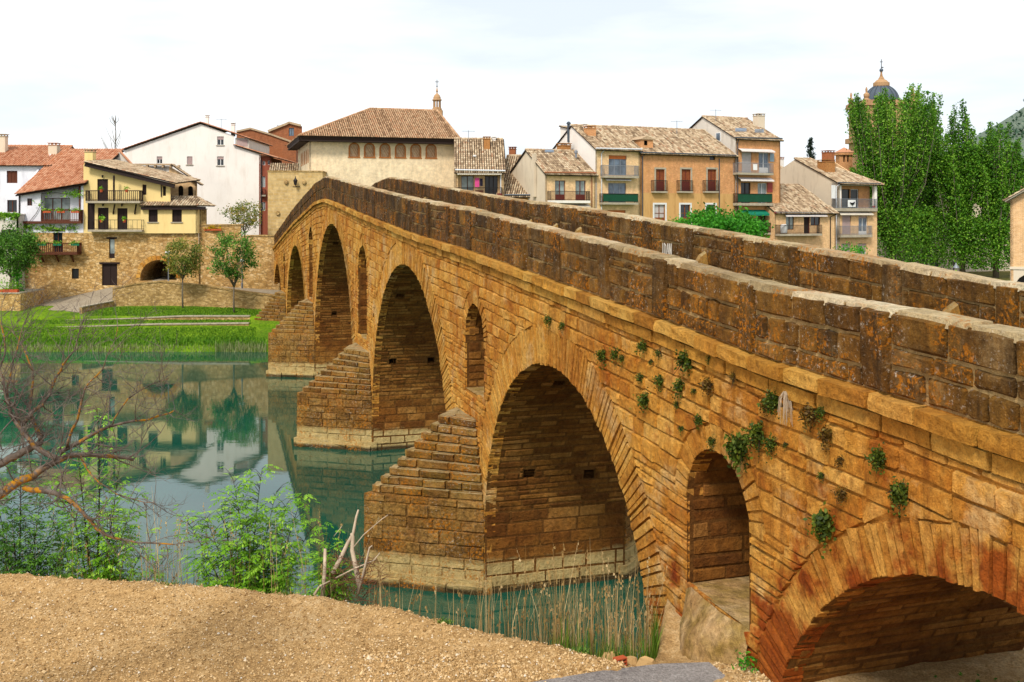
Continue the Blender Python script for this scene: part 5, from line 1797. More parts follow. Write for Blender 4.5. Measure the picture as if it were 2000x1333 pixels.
# fit the slope so that the four points share a plane
tile_roof(h.root, h2, m_tile_palace, pitch=0.25, th=0.5, ridge=[((uL, dr, zr), (uR, dr, zr)), ((-ov, -ov, zE), (uL, dr, zr)), ((W, -ov, zE), (uR, dr, zr))])
tile_roof(h.root, [(-ov, D + ov, zE), (-ov, -ov, zE), (uL, dr, zr - .02)], m_tile_palace, pitch=0.26, th=0.55)
tile_roof(h.root, [(W, -ov, zE), (W, D + ov, zE), (uR, dr, zr - .02)], m_tile_palace, pitch=0.26, th=0.3)
tile_roof(h.root, [(W, D + ov, zE), (-ov, D + ov, zE), (uL, dr, zr - .03), (uR, dr, zr - .03)], m_tile_palace, pitch=0.5, tl=1, th=0.3)
b = MB(); b.box(-ov + .1, W - .05, -ov + .06, -0.05, ze - 0.42, ze - 0.28); b.box(-ov + .06, -0.05, -ov + .2, D + ov, ze - 0.42, ze - 0.281)
b.build('eave_beam', m_eave, h.root)

t = House('gate_tower', 'square ashlar gate tower wall with a lantern where the bridge enters the town', 523, 110.5, 630, 110.9, 3.0, 'tower')
zt = t.uz(523, 336)[1]
sA, zA = on_bridge(540, 500)
b = MB(); b.box(0, t.W, 0.0, 5.0, 0, zt); b.build('wall', m_ashlar, t.root)
b = MB(); b.box(-0.06, t.W + .06, -0.06, 5.06, zt + .003, zt + 0.14); b.build('coping', m_rubble_dark, t.root)
u, z = t.uz(577, 356, -0.4)
lan = thing('wall_lantern', 'black wall lantern on the gate tower between two round bosses', 'lantern', (0, 0, 0))
lan.location = spot(t, 577, 362, -0.5)
b = MB(); b.lathe((0, 0, 0), [(0.12, 0), (0.24, 0.5), (0.06, 0.75), (0.03, 0.95)], 6); b.build('lamp_housing', m_iron, lan)
b = MB(); b.bar((0, 0.5, -0.15), (0, 0, -0.02), 0.06); b.bar((-.4, .45, -.15), (.4, .45, -.15), 0.05); b.build('bracket', m_iron, lan)
for px, py in ((559, 356.5), (594, 356.5), (543, 417)):
    u, z = t.uz(px, py, -0.05)
    b = MB()
    for k in range(2): b.prism([(u + (.24 - .06 * k) * math.cos(a), z + (.24 - .06 * k) * math.sin(a)) for a in np.linspace(0, 2 * math.pi, 11)[:-1]], -0.14 - 0.08 * k, -0.002 - 0.13 * k)
    b.build('stone_boss', m_rubble_dark, t.root)

# lantern of the church behind the hall
sp = House('church_lantern', 'slender stone church lantern with a cross rising behind the hall roof', 846, 165, 860, 165, 4.0, 'church tower')
k = 165 / F
zs = lambda py: sp.uz(853, py)[1]
cx_ = sp.W / 2
b = MB(); b.box(-0.3, sp.W + .3, 0, sp.W + .6, 0, zs(215)); b.build('shaft', m_church, sp.root)
b = MB()
b.lathe((cx_, cx_, 0), [(9.5 * k, zs(216)), (9.5 * k, zs(212)), (8 * k, zs(211)), (8 * k, zs(209.5))], 8)
for i in range(8):
    a = 2 * math.pi * i / 8
    b.lathe((cx_ + 6.5 * k * math.cos(a), cx_ + 6.5 * k * math.sin(a), 0), [(1.3 * k, zs(210)), (1.1 * k, zs(197))], 8)
b.lathe((cx_, cx_, 0), [(8.2 * k, zs(197)), (9.2 * k, zs(196)), (9.2 * k, zs(194)), (7.5 * k, zs(193))], 12)
b.build('arcade', m_church, sp.root)
b = MB(); b.lathe((cx_, cx_, 0), [(7.5 * k, zs(194)), (7.2 * k, zs(190)), (5.5 * k, zs(186)), (3 * k, zs(183.5)), (1.3 * k, zs(182)), (1.2 * k, zs(179)), (2.6 * k, zs(178)), (1.4 * k, zs(175)), (.6 * k, zs(170))], 12)
b.build('cupola', m_church, sp.root)
b = MB(); b.lathe((cx_, cx_, zs(170)), [(.3 * k, 0), (1.3 * k, .1), (1.3 * k, .2), (.2 * k, .3)], 8)
b.bar((cx_, cx_, zs(170)), (cx_, cx_, zs(155)), 0.1); b.bar((cx_ - 4 * k, cx_, zs(159.5)), (cx_ + 4 * k, cx_, zs(159.5)), 0.09)
b.build('cross', m_iron, sp.root)

# ------------------------------------------------------------------ left bank
YH = 105.0
# yellow house
h = House('yellow_house', 'yellow house with dark wooden balconies standing on a rubble stone base with an archway', 163, YH, 388, YH + 0.01, 3.6)
zst = h.uz(200, 456)[1]
# openings
WD = dict(fm=m_wood_dark, pm=m_wood_dark)
h.window(190, 350, 211, 394, n=1, name='door', **WD)
h.window(278, 361, 286, 381, n=1, **WD)
h.window(318, 364, 324, 383, n=1, **WD)
h.window(171, 397, 185, 449, n=1, name='door', **WD)
h.window(191, 406, 212, 449, n=2, name='door', **WD)
h.window(229, 407, 249, 449, n=2, name='door', **WD)
topz = [(0, h.uz(163, 321)[1]), (h.uz(335, 360)[0], h.uz(335, 358)[1])]
uT = h.uz(333, 360)[0]
zl = h.uz(200, 456)[1]
h.front(0, uT, zl, topz, m_yellow)
# single storey bay in front, right
ubl, ubr = h.uz(277, 420, -0.02)[0], h.W
h.window(290, 406, 308, 434, n=2, y=-0.35, sill=m_concrete, **WD)
h.window(336, 406, 355, 434, n=2, y=-0.35, sill=m_concrete, **WD)
zbt = h.uz(300, 404)[1]
h.front(ubl, ubr, zl, zbt, m_yellow, y=-0.35, name='bay_wall')
h.side_wall(ubr, [(-0.35, zl), (-0.35, zbt), (1.8, zbt), (1.8, zl)], m_yellow, 'bay_side_wall')
b = MB(); b.quad((ubl, -.35, zl), (ubl, 0, zl), (ubl, 0, zbt), (ubl, -.35, zbt)); b.build('bay_return', m_yellow, h.root)
a = h.uz(272, 402, -0.9); c = h.uz(401, 406, -0.9); e = h.uz(384, 384, 1.6); f = h.uz(286, 384, 1.6)
tile_roof(h.root, [(a[0], -0.9, a[1]), (c[0], -0.9, a[1]), (e[0], 1.6, e[1]), (f[0], 1.6, e[1])], m_tile_old, pitch=0.27, name='lean_to_roof')
tile_roof(h.root, [(c[0], -0.9, a[1]), (c[0] + 0.1, 2.2, a[1]), (e[0], 1.6, e[1])], m_tile_old, pitch=0.27, name='lean_to_roof')
b = MB(); b.box(a[0] + .1, c[0] - .1, -0.75, -0.36, a[1] - 0.42, a[1] - 0.12); b.build('eave_beam', m_wood_dark, h.root)
# main roof: falls to the right
y0, y1 = -0.9, 6.0
pA, pB = h.uz(345, 358, y0), h.uz(335, 352, y1)
pD = h.uz(164, 316, y0)
dz = pD[1] - pA[1]
tile_roof(h.root, [(pA[0], y0, pA[1]), (pA[0] + 0.3, y1, pA[1] + 0.55), (pD[0] + .3, y1, pD[1] + 0.55), (pD[0], y0, pD[1])], m_tile_old, pitch=0.27)
b = MB(); b.bar((pD[0], -0.62, pD[1] - 0.28), (pA[0] - .3, -0.62, pA[1] - 0.3), 0.22, h=0.4); b.build('verge_beam', m_wood_dark, h.root)
h.balcony(167, 273, 373, 393, 397, m_wood_dark, m_concrete, 0.95, step=0.2, w=0.05, brackets=0)
h.balcony(171, 277, 430, 449, 453, m_iron, m_concrete, 0.95, step=0.42, w=0.025)
h.box('post', m_wood_dark, 220.5, 343, 223.5, 393, -0.9, -0.76)
for px in (222, 264):
    p, q = spot(h, px, 418, -0.02), spot(h, px, 398, -0.7)
    u, z = h.uz(px - 1, 418, -.02); u2, z2 = h.uz(px + 2, 400, -.7)
    b = MB(); b.bar((u, -0.02, z), (u2, -0.7, z2), 0.13); b.build('bracket', m_wood_dark, h.root)
h.chimney(165, 292, 181, 320, 1.2, m_yellow, cap=m_tile_old)
h.pipe(315, 362, 385, m_iron)
for px, py in ((200, 345), (201, 401), (238, 401)):
    u, z = h.uz(px, py, -0.2); b = MB(); b.lathe((u, -0.2, z - 0.15), [(0.05, 0), (0.11, .2), (.02, .32)], 6); b.bar((u, 0, z + .1), (u, -.2, z + .16), .03); b.build('wall_lamp', m_iron, h.root)
# the rubble base with door, window and arched passage
h.holes = []
h.window(213, 467, 224, 505, m_wood_dark, m_glass_curtain, 1, lintel=m_wood_dark, panel=.25)
h.window(199, 516, 229, 558, m_wood_dark, m_wood_dark, 2, name='door', lintel=m_wood_dark)
h.hole(274, 508, 345, 549, 6.5, arch=True)
h.front(0, h.W, -1.5, zl - 0.003, m_rubble, name='stone_base')
u0, u1, z0, z1 = h.rect(274, 508, 345, 552)
b = MB(); b.quad((u0 - .5, 6.49, z0 - 1), (u1 + .5, 6.49, z0 - 1), (u1 + .5, 6.49, z1 + .3), (u0 - .5, 6.49, z1 + .3)); b.build('passage_end', m_rubble_dark, h.root)
b = MB(); r = (u1 - u0) / 2; m = (u0 + u1) / 2; zc_ = z1 - r
nst = 15
for k in range(nst):
    t0, t1 = math.pi * k / nst + .012, math.pi * (k + 1) / nst - .012
    ro = r + U(.4, .55)
    b = MB(); b.prism([(m + r * math.cos(t0), zc_ + r * math.sin(t0)), (m + r * math.cos(t1), zc_ + r * math.sin(t1)), (m + ro * math.cos(t1), zc_ + ro * math.sin(t1)), (m + ro * math.cos(t0), zc_ + ro * math.sin(t0))], -0.05 - U(0, .03), 0.1, U(0, 1))
    b.build('voussoir', m_vous, h.root)
for px, py, d, lab in ((198, 373, -1.05, 'flower pot on the upper dark balcony of the yellow house, before its door'), (247, 373, -1.05, 'flower pot on the upper dark balcony of the yellow house, right of its post'),
                       (198, 432, -1.05, 'flower pot on the lower iron balcony of the yellow house, left one'), (243, 432, -1.05, 'flower pot on the lower iron balcony of the yellow house, right one')):
    pt = thing('flower_pot', lab, 'flower pot', spot(h, px, py, d), 0, 'flower pots on the yellow house')
    b = MB(); b.lathe((0, 0, 0), [(0.12, -0.15), (0.17, 0.12)], 9); b.build('pot', m_terracotta, pt)
    n = 40; c_ = rng.normal(0, 0.13, (n, 3)) + [0, 0, 0.28]
    vv = np.repeat(c_, 3, 0) + rng.normal(0, 0.09, (n * 3, 3)); np_mesh('foliage', vv, 3, m_leaf_sapling, pt, np.repeat(rng.random(n), 3))
uu = h

gp = thing('gate_pillar', 'short stone pillar standing between the yellow house and the garden wall', 'pillar', spot(h, 399, 440, 0.6))
b = MB(); b.box(-.2, .2, -.2, .2, -.4, 1.6); b.build('shaft', m_rubble_dark, gp)
b = MB(); b.box(-.25, .25, -.25, .25, 1.603, 1.7); b.build('cap', m_concrete, gp)

# white house with pink roof
h = House('white_house', 'white house with a big sloping pink tile roof and brown wooden balconies over rubble stone', 36, YH - 0.3, 163, YH - 0.02, 1.2)
zl = h.uz(100, 455)[1]
zl2 = h.uz(60, 456)[1]
h.window(85, 387, 137, 432, m_wood_brown, m_glass_curtain, 3, tr=0.5, y=0.9, deep=.15)
uLg = h.uz(80, 400)[0]
zF = h.uz(80, 432)[1]
zTl, zTr = h.uz(36, 378)[1], h.uz(163, 358)[1]
T = lambda px: zTl + (zTr - zTl) * (px - 36) / 127
h.front(uLg - .1, h.W, zF - .1, [(uLg - .1, T(80)), (h.W, zTr)], m_bluewhite, y=0.9, name='loggia_wall')
h.holes = []
h.window(53, 388, 63, 402, m_wood_brown, m_glass, 2, tr=.5)
h.holes.append((uLg, h.W - 0.25, zF, T(100) - 0.15, 0.9, 0.0, False))
h.front(0, h.W, zl, [(0, zTl - .02), (h.W, zTr - .02)], m_bluewhite)
h.holes = []
h.window(104, 452, 122, 494, m_wood_brown, m_glass, 2, name='door', lintel=m_wood_dark, tr=.4)
h.window(140, 525, 154, 545, m_wood_dark, m_dark_in, 1)
h.front(0, h.W, -1, zl - .002, m_rubble, name='stone_base')
h.balcony(80, 158, 411, 432, 437, m_wood_brown, m_wood_brown, 0.55, step=0.19, w=0.06)
h.box('balcony_beam', m_wood_brown, 40, 432.5, 80, 437, -0.4, -0.01)
h.balcony(62, 151, 476, 495, 498, m_wood_brown, m_wood_brown, 1.1, step=0.2, w=0.06, brackets=3)
h.box('post', m_wood_brown, 154, 362, 157, 434, -0.08, -0.002)
YB = 8.0
a, c = h.uz(29, 380, -0.6), h.uz(166, 358, -0.6)
e, f = h.uz(242, 292, YB), h.uz(125, 292, YB)
tile_roof(h.root, [(a[0], -0.6, a[1]), (c[0], -0.6, c[1]), (e[0], YB, e[1]), (f[0], YB, e[1])], m_tile_pink, pitch=0.3, twist=True)
b = MB(); g0, g1, g2 = h.uz(200, 322, YB - 2), h.uz(241, 294, YB), h.uz(262, 320, YB)
b.prism([(g0[0], g0[1] - 5), (g0[0], g0[1] - .3), (g1[0], g1[1] - .25), (g2[0] + .2, g2[1] - .4), (g2[0] + .2, g2[1] - 5)], YB - 1.2, YB - 0.2); b.build('gable_wall', m_greywhite, h.root)
b = MB(); b.tube([(g1[0], YB - 1.3, g1[1] - .1), (g2[0] + .5, YB - 1.3, g2[1] - .5)], .13, 6); b.build('verge_tiles', m_tile_pink, h.root)
h.side_wall(0, [(0, -1), (0, zTl - .05), (YB, e[1] - .4), (YB, -1)], m_bluewhite, 'side_wall')
h.pipe(38, 382, 440, m_iron)
wh = h
# vines along the white house
vn = MB(); pts = [spot(h, x, y, -0.12) for x, y in ((47, 455), (52, 440), (70, 418), (80, 400), (82, 378), (110, 377), (150, 381))]
vn.tube(pts, 0.03, 4)
pts2 = [spot(h, x, y, -0.12) for x, y in ((42, 446), (75, 446), (110, 446), (146, 446))]
vn.tube(pts2, 0.025, 4)
vine = thing('vine', 'leafy vine trained across the front of the white house', 'vine', pts[0])
o = vn.build('stem', m_bark_dark, vine); o.matrix_parent_inverse = Matrix.Translation(-Vector(pts[0]))
cl = []
for x, y, k in ((38, 443, 60), (50, 442, 60), (60, 446, 50), (75, 446, 30), (88, 444, 35), (95, 446, 35), (107, 446, 40), (120, 445, 40), (136, 446, 40), (145, 444, 40), (80, 398, 25), (96, 378, 25), (128, 378, 30), (142, 379, 60), (150, 380, 60)):
    p = spot(h, x, y, -0.15); cl.append(np.array(p) + rng.normal(0, 1, (k, 3)) * [0.28, 0.08, 0.2])
cl = np.concatenate(cl); nn = len(cl)
vv = np.repeat(cl, 3, 0) + rng.normal(0, 0.1, (nn * 3, 3)) - np.array(pts[0])
np_mesh('foliage', vv, 3, m_leaf_sapling, vine, np.repeat(rng.random(nn), 3))
for i, (px, d, y) in enumerate(((92, -0.62, 414), (119, -0.62, 414), (147, -0.62, 414), (82, -1.18, 478), (112, -1.18, 478), (147, -1.18, 478))):
    lv = ('upper', 'lower')[i // 3]; nm = ('left', 'middle', 'right')[i % 3]
    pt = thing('flower_box', f'planted flower box on the {lv} brown balcony of the white house, {nm} one', 'flower box', spot(h, px, y, d), 0, 'flower boxes on the white house')
    b = MB(); b.box(-.4, .4, -.1, .1, -.12, .08); b.build('box', m_green_net if i > 2 else m_terracotta, pt)
    n = 60; c_ = rng.normal(0, 1, (n, 3)) * [0.28, 0.06, 0.09] + [0, 0, 0.18]
    vv = np.repeat(c_, 3, 0) + rng.normal(0, 0.08, (n * 3, 3)); np_mesh('foliage', vv, 3, m_leaf_sapling, pt, np.repeat(rng.random(n), 3))

# white house farther left
h = House('white_house', 'plain white house with shuttered brown windows at the left edge of the photo', -60, 109, 98, 109.5, 1.5)
h.window(13, 334, 34, 358, m_wood_brown, m_wood_brown, 3)
h.window(14, 391, 33, 415, m_wood_brown, m_glass, 2)
ze = h.uz(50, 321)[1]
h.front(0, h.W, 0, ze, m_bluewhite)
zr = h.uz(50, 286, 6)[1]
gable_house(h, 0, 0, 6, zr, m_bluewhite, eave_z=ze, tiles=m_tile_pink)
h.chimney(94, 279, 111, 305, 3.0, m_cream, cap=m_tile_pink)
h.chimney(-4, 262, 10, 300, 3.6, m_cream, cap=m_tile_old)
# low terrace annex with plants at far left
h = House('terrace_annex', 'old white roof terrace with trailing plants left of the white house', -60, 103.4, 36, 103.4, 1.2, 'house')
h.window(2, 449, 32, 475, m_wood_brown, m_dark_in, 2)
zt = h.uz(10, 420)[1]
h.hole(8, 425, 22, 432, 0.3)
h.front(0, h.W, 0, zt, m_greywhite)
h.side_wall(h.W, [(0, 0), (0, zt), (3, zt), (3, 0)], m_greywhite, 'side_wall')
b = MB(); b.box(-.1, h.W + .1, -.15, 3, zt + .003, zt + .12); b.build('coping', m_white, h.root)
p0 = spot(h, 0, 418, -0.05)
pl = tag(np_mesh('trailing_plant', np.repeat(np.array([spot(h, rng.uniform(-20, 37), 417 + abs(rng.normal(0, 5)), -0.15) for _ in range(500)]), 3, 0) + rng.normal(0, 0.11, (1500, 3)), 3, m_leaf_sapling, None, np.repeat(rng.random(500), 3)),
         'yellow green trailing plant along the top of the white roof terrace', 'plant')

# brown house with two arched windows
h = House('house', 'tan stone house with two small arched windows and a dark eave behind the yellow house', 236, 112, 383, 112.3, 3.6)
zt = h.uz(300, 323)[1]
u1_, u2_ = h.uz(330, 330)[0], h.uz(383, 330)[0]
h.window(348, 363, 358, 384, m_wood_dark, m_dark_in, 1, arch=True)
h.window(367, 364, 377, 384, m_wood_dark, m_dark_in, 1, arch=True)
h.front(0, u1_, 0, zt - .1, m_greywhite, name='plaster_wall')
h.front(u1_, u2_, 0, [(u1_, zt - .1), (u2_, h.uz(383, 355)[1])], m_brick_tan)
h.side_wall(h.W, [(0, 0), (0, h.uz(383, 355)[1]), (.45, h.uz(383, 355)[1]), (.45, 0)], m_brick_tan, 'side_wall')
ra, rb = h.uz(334, 321, -.6), h.uz(392, 361, -.6)
tile_roof(h.root, [(rb[0], -.6, rb[1]), (rb[0], .5, rb[1]), (ra[0], .5, ra[1]), (ra[0], -.6, ra[1])], m_tile_old)
b = MB(); b.box(-.3, ra[0], -.5, .5, ra[1] - .1, ra[1] + .05)
for k in range(8): b.box(.3 + k * .85, .5 + k * .85, -.45, 0, ra[1] - .35, ra[1] - .1)
b.build('flat_roof', m_tile_old, h.root)

# big white gable house
h = House('white_house', 'largest house, a broad white gable wall with four small windows and a mended crack pattern', 243, 131, 509, 131.5, 3.6)
for x0, y0, x1, y1, bl in ((424, 267, 437, 284, .35), (306, 306, 317, 320, .4), (365, 306, 376, 322, .97), (424, 306, 437, 324, .3)):
    h.window(x0, y0, x1, y1, m_white_paint, m_glass, 2, sill=m_concrete, blind=(bl, m_blind_pink))
pt = lambda x, y: (h.uz(x, y)[0], h.uz(x, y)[1])
outline = [pt(243, 294), pt(392, 243), pt(457, 266), pt(458, 285), pt(509, 303)]
outline[3] = (outline[2][0] + .02, outline[3][1])
h.front(0, h.W, 0, outline, m_white)
Bk = 14
h.side_wall(h.W, [(0, 0), (0, pt(509, 303)[1]), (Bk, pt(509, 303)[1]), (Bk, 0)], m_red, 'side_wall')
o_ = 0.35
a, c = pt(240, 292), pt(392, 239)
tile_roof(h.root, [(a[0], Bk, a[1]), (a[0], -o_, a[1]), (c[0], -o_, c[1]), (c[0], Bk, c[1])], m_tile_pink)
e = pt(489, 271)
tile_roof(h.root, [(e[0], -o_, e[1]), (e[0], Bk, e[1]), (c[0], Bk, c[1]), (c[0], -o_, c[1])], m_tile_pink)
f, g = pt(543, 309), pt(457, 283)
tile_roof(h.root, [(f[0], -o_, f[1]), (f[0], Bk, f[1]), (g[0], Bk, g[1]), (g[0], -o_, g[1])], m_tile_pink)
b = MB(); zz = pt(470, 284)
b.box(g[0] + .1, pt(485, 280)[0], 0.3, Bk - 1, zz[1] - .4, e[1] + .1); b.build('dormer', m_greywhite, h.root)
for i in range(3):
    x = pt(462 + i * 7, 280)
    b = MB(); b.box(x[0], x[0] + .42, 0.27, 0.31, zz[1] - .1, zz[1] + .75); b.build('dormer_window', m_blind_pink, h.root)
h.chimney(401, 225, 407, 243, 1.5, m_white)
h.chimney(451, 240, 458, 262, 3.0, m_white)
# faint mended cracks on the plaster
# red house beside it
h = House('red_house', 'narrow red plastered house front squeezed right of the big white gable', 510, 131.9, 530, 132.2, 3.6)
zt = h.uz(520, 306)[1]
h.window(513, 315, 518, 323, m_white_paint, m_glass, 1)
h.window(523, 314, 528, 322, m_white_paint, m_glass, 1)
h.window(511, 345, 518, 366, m_white_paint, m_glass_curtain, 2)
h.window(511, 395, 518, 412, m_white_paint, m_glass, 2)
h.front(0, h.W, 0, zt, m_red)
h.side_wall(h.W, [(0, 0), (0, zt), (4, zt), (4, 0)], m_red, 'side_wall')
h.pipe(510.6, 312, 440, m_gutter)
h.balcony(511, 519, 371, 381, 384, m_iron, m_concrete, 0.5)
b = MB(); b.box(-.2, h.W + .3, -.3, 4.2, zt + .003, zt + .15); b.build('roof', m_tile_pink, h.root)
# red brick houses further back
h = House('brick_house', 'windowless red brick house end behind the white gable, tiled edge on top', 462, 152, 578, 153, 4.0)
zt = [pt2 for pt2 in [(h.uz(x, y)[0], h.uz(x, y)[1]) for x, y in ((462, 258), (489, 252), (530, 264), (578, 281))]]
h.front(0, h.W, 0, zt, m_brick_red)
b = MB()
for (a, c) in zip(zt[:-1], zt[1:]): b.bar((a[0], -.1, a[1] + .05), (c[0], -.1, c[1] + .05), .25)
b.build('verge_tiles', m_tile_old, h.root)
b = MB(); b.box(0, h.W, .05, 8, 0, zt[-1][1] - .5); b.build('rear_block', m_brick_red, h.root)
h = House('brick_house', 'far brick house top with one tall window under a small tiled cap', 524, 172, 590, 172, 4.0)
zt = [(h.uz(x, y)[0], h.uz(x, y)[1]) for x, y in ((524, 258), (562, 243), (565, 241), (588, 247))]
h.window(564, 250, 574, 266, m_gutter, m_glass_blue, 2)
h.front(0, h.W, 0, zt, m_brick_red)
b = MB()
for (a, c) in zip(zt[:-1], zt[1:]): b.bar((a[0], -.2, a[1] + .1), (c[0], -.2, c[1] + .1), .35)
b.build('verge_tiles', m_tile_old, h.root)
b = MB(); b.bar((h.uz(540, 255)[0], 1, h.uz(540, 262)[1]), (h.uz(540, 255)[0], 1, h.uz(540, 243)[1]), .12); b.build('mast', m_steel, h.root)
h = House('low_house', 'small low roof wedged between the red house and the gate tower', 531, 121, 575, 121.5, 4.0)
zt = h.uz(550, 333)[1]
h.front(0, h.W, 0, zt, m_cream)
zr = h.uz(550, 320, 4)[1]
tile_roof(h.root, [(-.3, -.4, zt - .1), (h.W + .3, -.4, zt - .1), (h.W + .3, 4, zr), (-.3, 4, zr)], m_tile_old)

# garden wall between the archway and the tower
h = House('garden_wall', 'tall rubble garden wall between the archway and the gate tower', 388.5, 105.3, 546, 106.3, 3.0, 'wall')
zt = h.uz(420, 441)[1]; zt2 = h.uz(500, 462)[1]
um = h.uz(470, 450)[0]
h.front(0, h.W, -1, [(0, zt), (um, zt), (um + .02, zt2), (h.W, zt2)], m_rubble)
b = MB(); b.box(0, um, 0.01, .6, -1, zt - .003); b.box(um, h.W, .01, .6, -1, zt2 - .003); b.build('wall_body', m_rubble_dark, h.root)
x = 0
while x < h.W - .1:
    e = min(x + U(.6, 1.0), h.W); zz = zt if x < um else zt2
    b = MB(); b.box(x + .01, e - .01, -.08, .66, zz + .003, zz + .13 + U(0, .03), U(0, 1)); b.build('coping_stone', m_rubble_dark, h.root); x = e
gw = h
fl = np.concatenate([np.array(spot(h, rng.uniform(400, 432), 446, -0.12)) + rng.normal(0, 1, (6, 3)) * [.2, .06, .12] for _ in range(30)])
m_flower = leaf_mat('yellow_flower', '#6a7a10', '#c8a010', '#f0c010')
fb = thing('flower_box', 'long box of yellow and red flowers hung on the garden wall', 'flower box', spot(h, 416, 449, -0.15))
b = MB(); b.box(-.9, .9, -.1, .1, -.1, .08); b.build('box', m_terracotta, fb)
np_mesh('foliage', np.repeat(fl, 3, 0) + rng.normal(0, 0.07, (len(fl) * 3, 3)) - np.array(fb.location), 3, m_flower, fb, np.repeat(rng.random(len(fl)), 3))

# ------------------------------------------------------------------ retaining wall, terrace kerbs, planter
def wall_run(name, label, pts, th, mat, cop=None, cop_h=0.14, cat='wall', step=0.8):
    """pts: (x, y, zbot, ztop) along the front face"""
    root = thing(name, label, cat, (pts[0][0], pts[0][1], pts[0][2]))
    o3 = Vector(root.location)
    b = MB()
    fine = []
    for p, q in zip(pts[:-1], pts[1:]):
        n = max(1, int(math.hypot(q[0] - p[0], q[1] - p[1]) / step))
        fine += [tuple(p[k] + (q[k] - p[k]) * i / n for k in range(4)) for i in range(n)]
    fine.append(pts[-1])
    for p, q in zip(fine[:-1], fine[1:]):
        d = Vector((q[0] - p[0], q[1] - p[1])).normalized(); nn = Vector((-d.y, d.x)) * th
        A = [(p[0], p[1]), (q[0], q[1]), (q[0] + nn.x, q[1] + nn.y), (p[0] + nn.x, p[1] + nn.y)]
        zb_, zt_ = (p[2], q[2], q[2], p[2]), (p[3], q[3], q[3], p[3])
        v = [(A[i][0] - o3.x, A[i][1] - o3.y, zb_[i] - o3.z) for i in range(4)] + [(A[i][0] - o3.x, A[i][1] - o3.y, zt_[i] - o3.z) for i in range(4)]
        b.add(v, BOXF)
    b.build('wall', mat, root)
    if cop:
        for p, q in zip(fine[:-1], fine[1:]):
            d = Vector((q[0] - p[0], q[1] - p[1])).normalized(); nn = Vector((-d.y, d.x))
            g = d * 0.012
            A = [(p[0] + g.x - nn.x * .07, p[1] + g.y - nn.y * .07), (q[0] - g.x - nn.x * .07, q[1] - g.y - nn.y * .07), (q[0] - g.x + nn.x * (th + .07), q[1] - g.y + nn.y * (th + .07)), (p[0] + g.x + nn.x * (th + .07), p[1] + g.y + nn.y * (th + .07))]
            zt_ = (p[3] + .003, q[3] + .003, q[3] + .003, p[3] + .003)
            c = MB()
            c.add([(A[i][0] - o3.x, A[i][1] - o3.y, zt_[i] - o3.z) for i in range(4)] + [(A[i][0] - o3.x, A[i][1] - o3.y, zt_[i] + cop_h - o3.z) for i in range(4)], BOXF, U(0, 1))
            c.build('coping_stone', cop, root)
    return root
def W4(px, pyt, pyb, Y):
    p = P(px, pyt, Y); q = P(px, pyb, Y)
    return (p.x, Y, q.z - 0.4, p.z)
wall_run('retaining_wall', 'curved stone retaining wall with slab coping along the upper lawn', [W4(220, 565, 595, 99.6), W4(265, 556, 597, 100.0), W4(313, 551.5, 595, 100.3), W4(400, 560, 600, 99.4), W4(470, 571, 607, 98.2), W4(548, 581, 618, 97.0)], 0.4, m_rubble_dark, m_rubble_dark)
wall_run('kerb_wall', 'low stub wall stepping down from the retaining wall beside the ramp', [W4(160, 601, 612, 95.6), W4(222, 589, 600, 99.4)], 0.3, m_rubble_dark, m_concrete, 0.08)
wall_run('terrace_kerb', 'upper of two low pale stone kerbs across the lawn', [W4(130, 627, 634, 94.0), W4(250, 623.5, 632, 94.0), W4(360, 619, 629, 94.0), W4(488, 619, 629, 94.0)], 0.35, m_rubble_dark, m_concrete, 0.1, 'kerb')
wall_run('terrace_kerb', 'lower of two low pale stone kerbs across the lawn', [W4(40, 643, 652, 91.6), W4(140, 639.5, 647, 91.6), W4(300, 635, 644, 91.6), W4(486, 633, 643, 91.6)], 0.35, m_rubble_dark, m_concrete, 0.1, 'kerb')
pw = wall_run('planter_wall', 'square stone planter wall at the foot of the leaning tree', [W4(-60, 574, 634, 97.0), W4(40, 574, 634, 97.0)], 5.0, m_rubble, m_concrete, 0.1)

# television aerials on the roofs
def aerial(label, px, py_top, py_bot, Y, n=5):
    p = P(px, py_bot, Y); H = P(px, py_top, Y).z - p.z
    t = thing('tv_aerial', label, 'aerial', p)
    b = MB(); b.tube([(0, 0, -.4), (0, 0, H)], .03, 5)
    b.bar((-.7, 0, H - .1), (.7, .25, H - .1), .03)
    for k in range(n):
        x = -.65 + 1.3 * k / (n - 1); b.bar((x - .08, .13 * (x + .7) - .3, H - .1), (x + .08, .13 * (x + .7) + .3, H - .1), .02)
    b.build('mast', m_steel, t)
aerial('thin aerial on the ridge of the big white gable house', 432, 232, 254, 134)
aerial('thin aerial on the roof of the old orange brick house', 1322, 236, 256, 121)
aerial('thin aerial on the ridge of the tallest house', 1398, 214, 230, 124)
aerial('thin aerial on the roof of the house with the laundry', 915, 255, 275, 117)
# ------------------------------------------------------------------ vegetation
def leaf_quads(c, size, rg, droop=0.0, asp=0.5, up=0.35):
    """c: (N,3) centres -> (N*4,3) rhombic leaf corners"""
    n = len(c)
    a = rg.normal(0, 1, (n, 3)); a[:, 2] -= droop
    a /= np.linalg.norm(a, axis=1, keepdims=True)
    nn = rg.normal(0, 1, (n, 3)); nn[:, 2] += up
    b = np.cross(a, nn); b /= np.linalg.norm(b, axis=1, keepdims=True) + 1e-9
    L = (size * rg.uniform(0.6, 1.25, n))[:, None]
    v = np.stack([c - a * L * .5, c + b * L * .5 * asp, c + a * L * .5, c - b * L * .5 * asp], 1)
    return v.reshape(-1, 3)

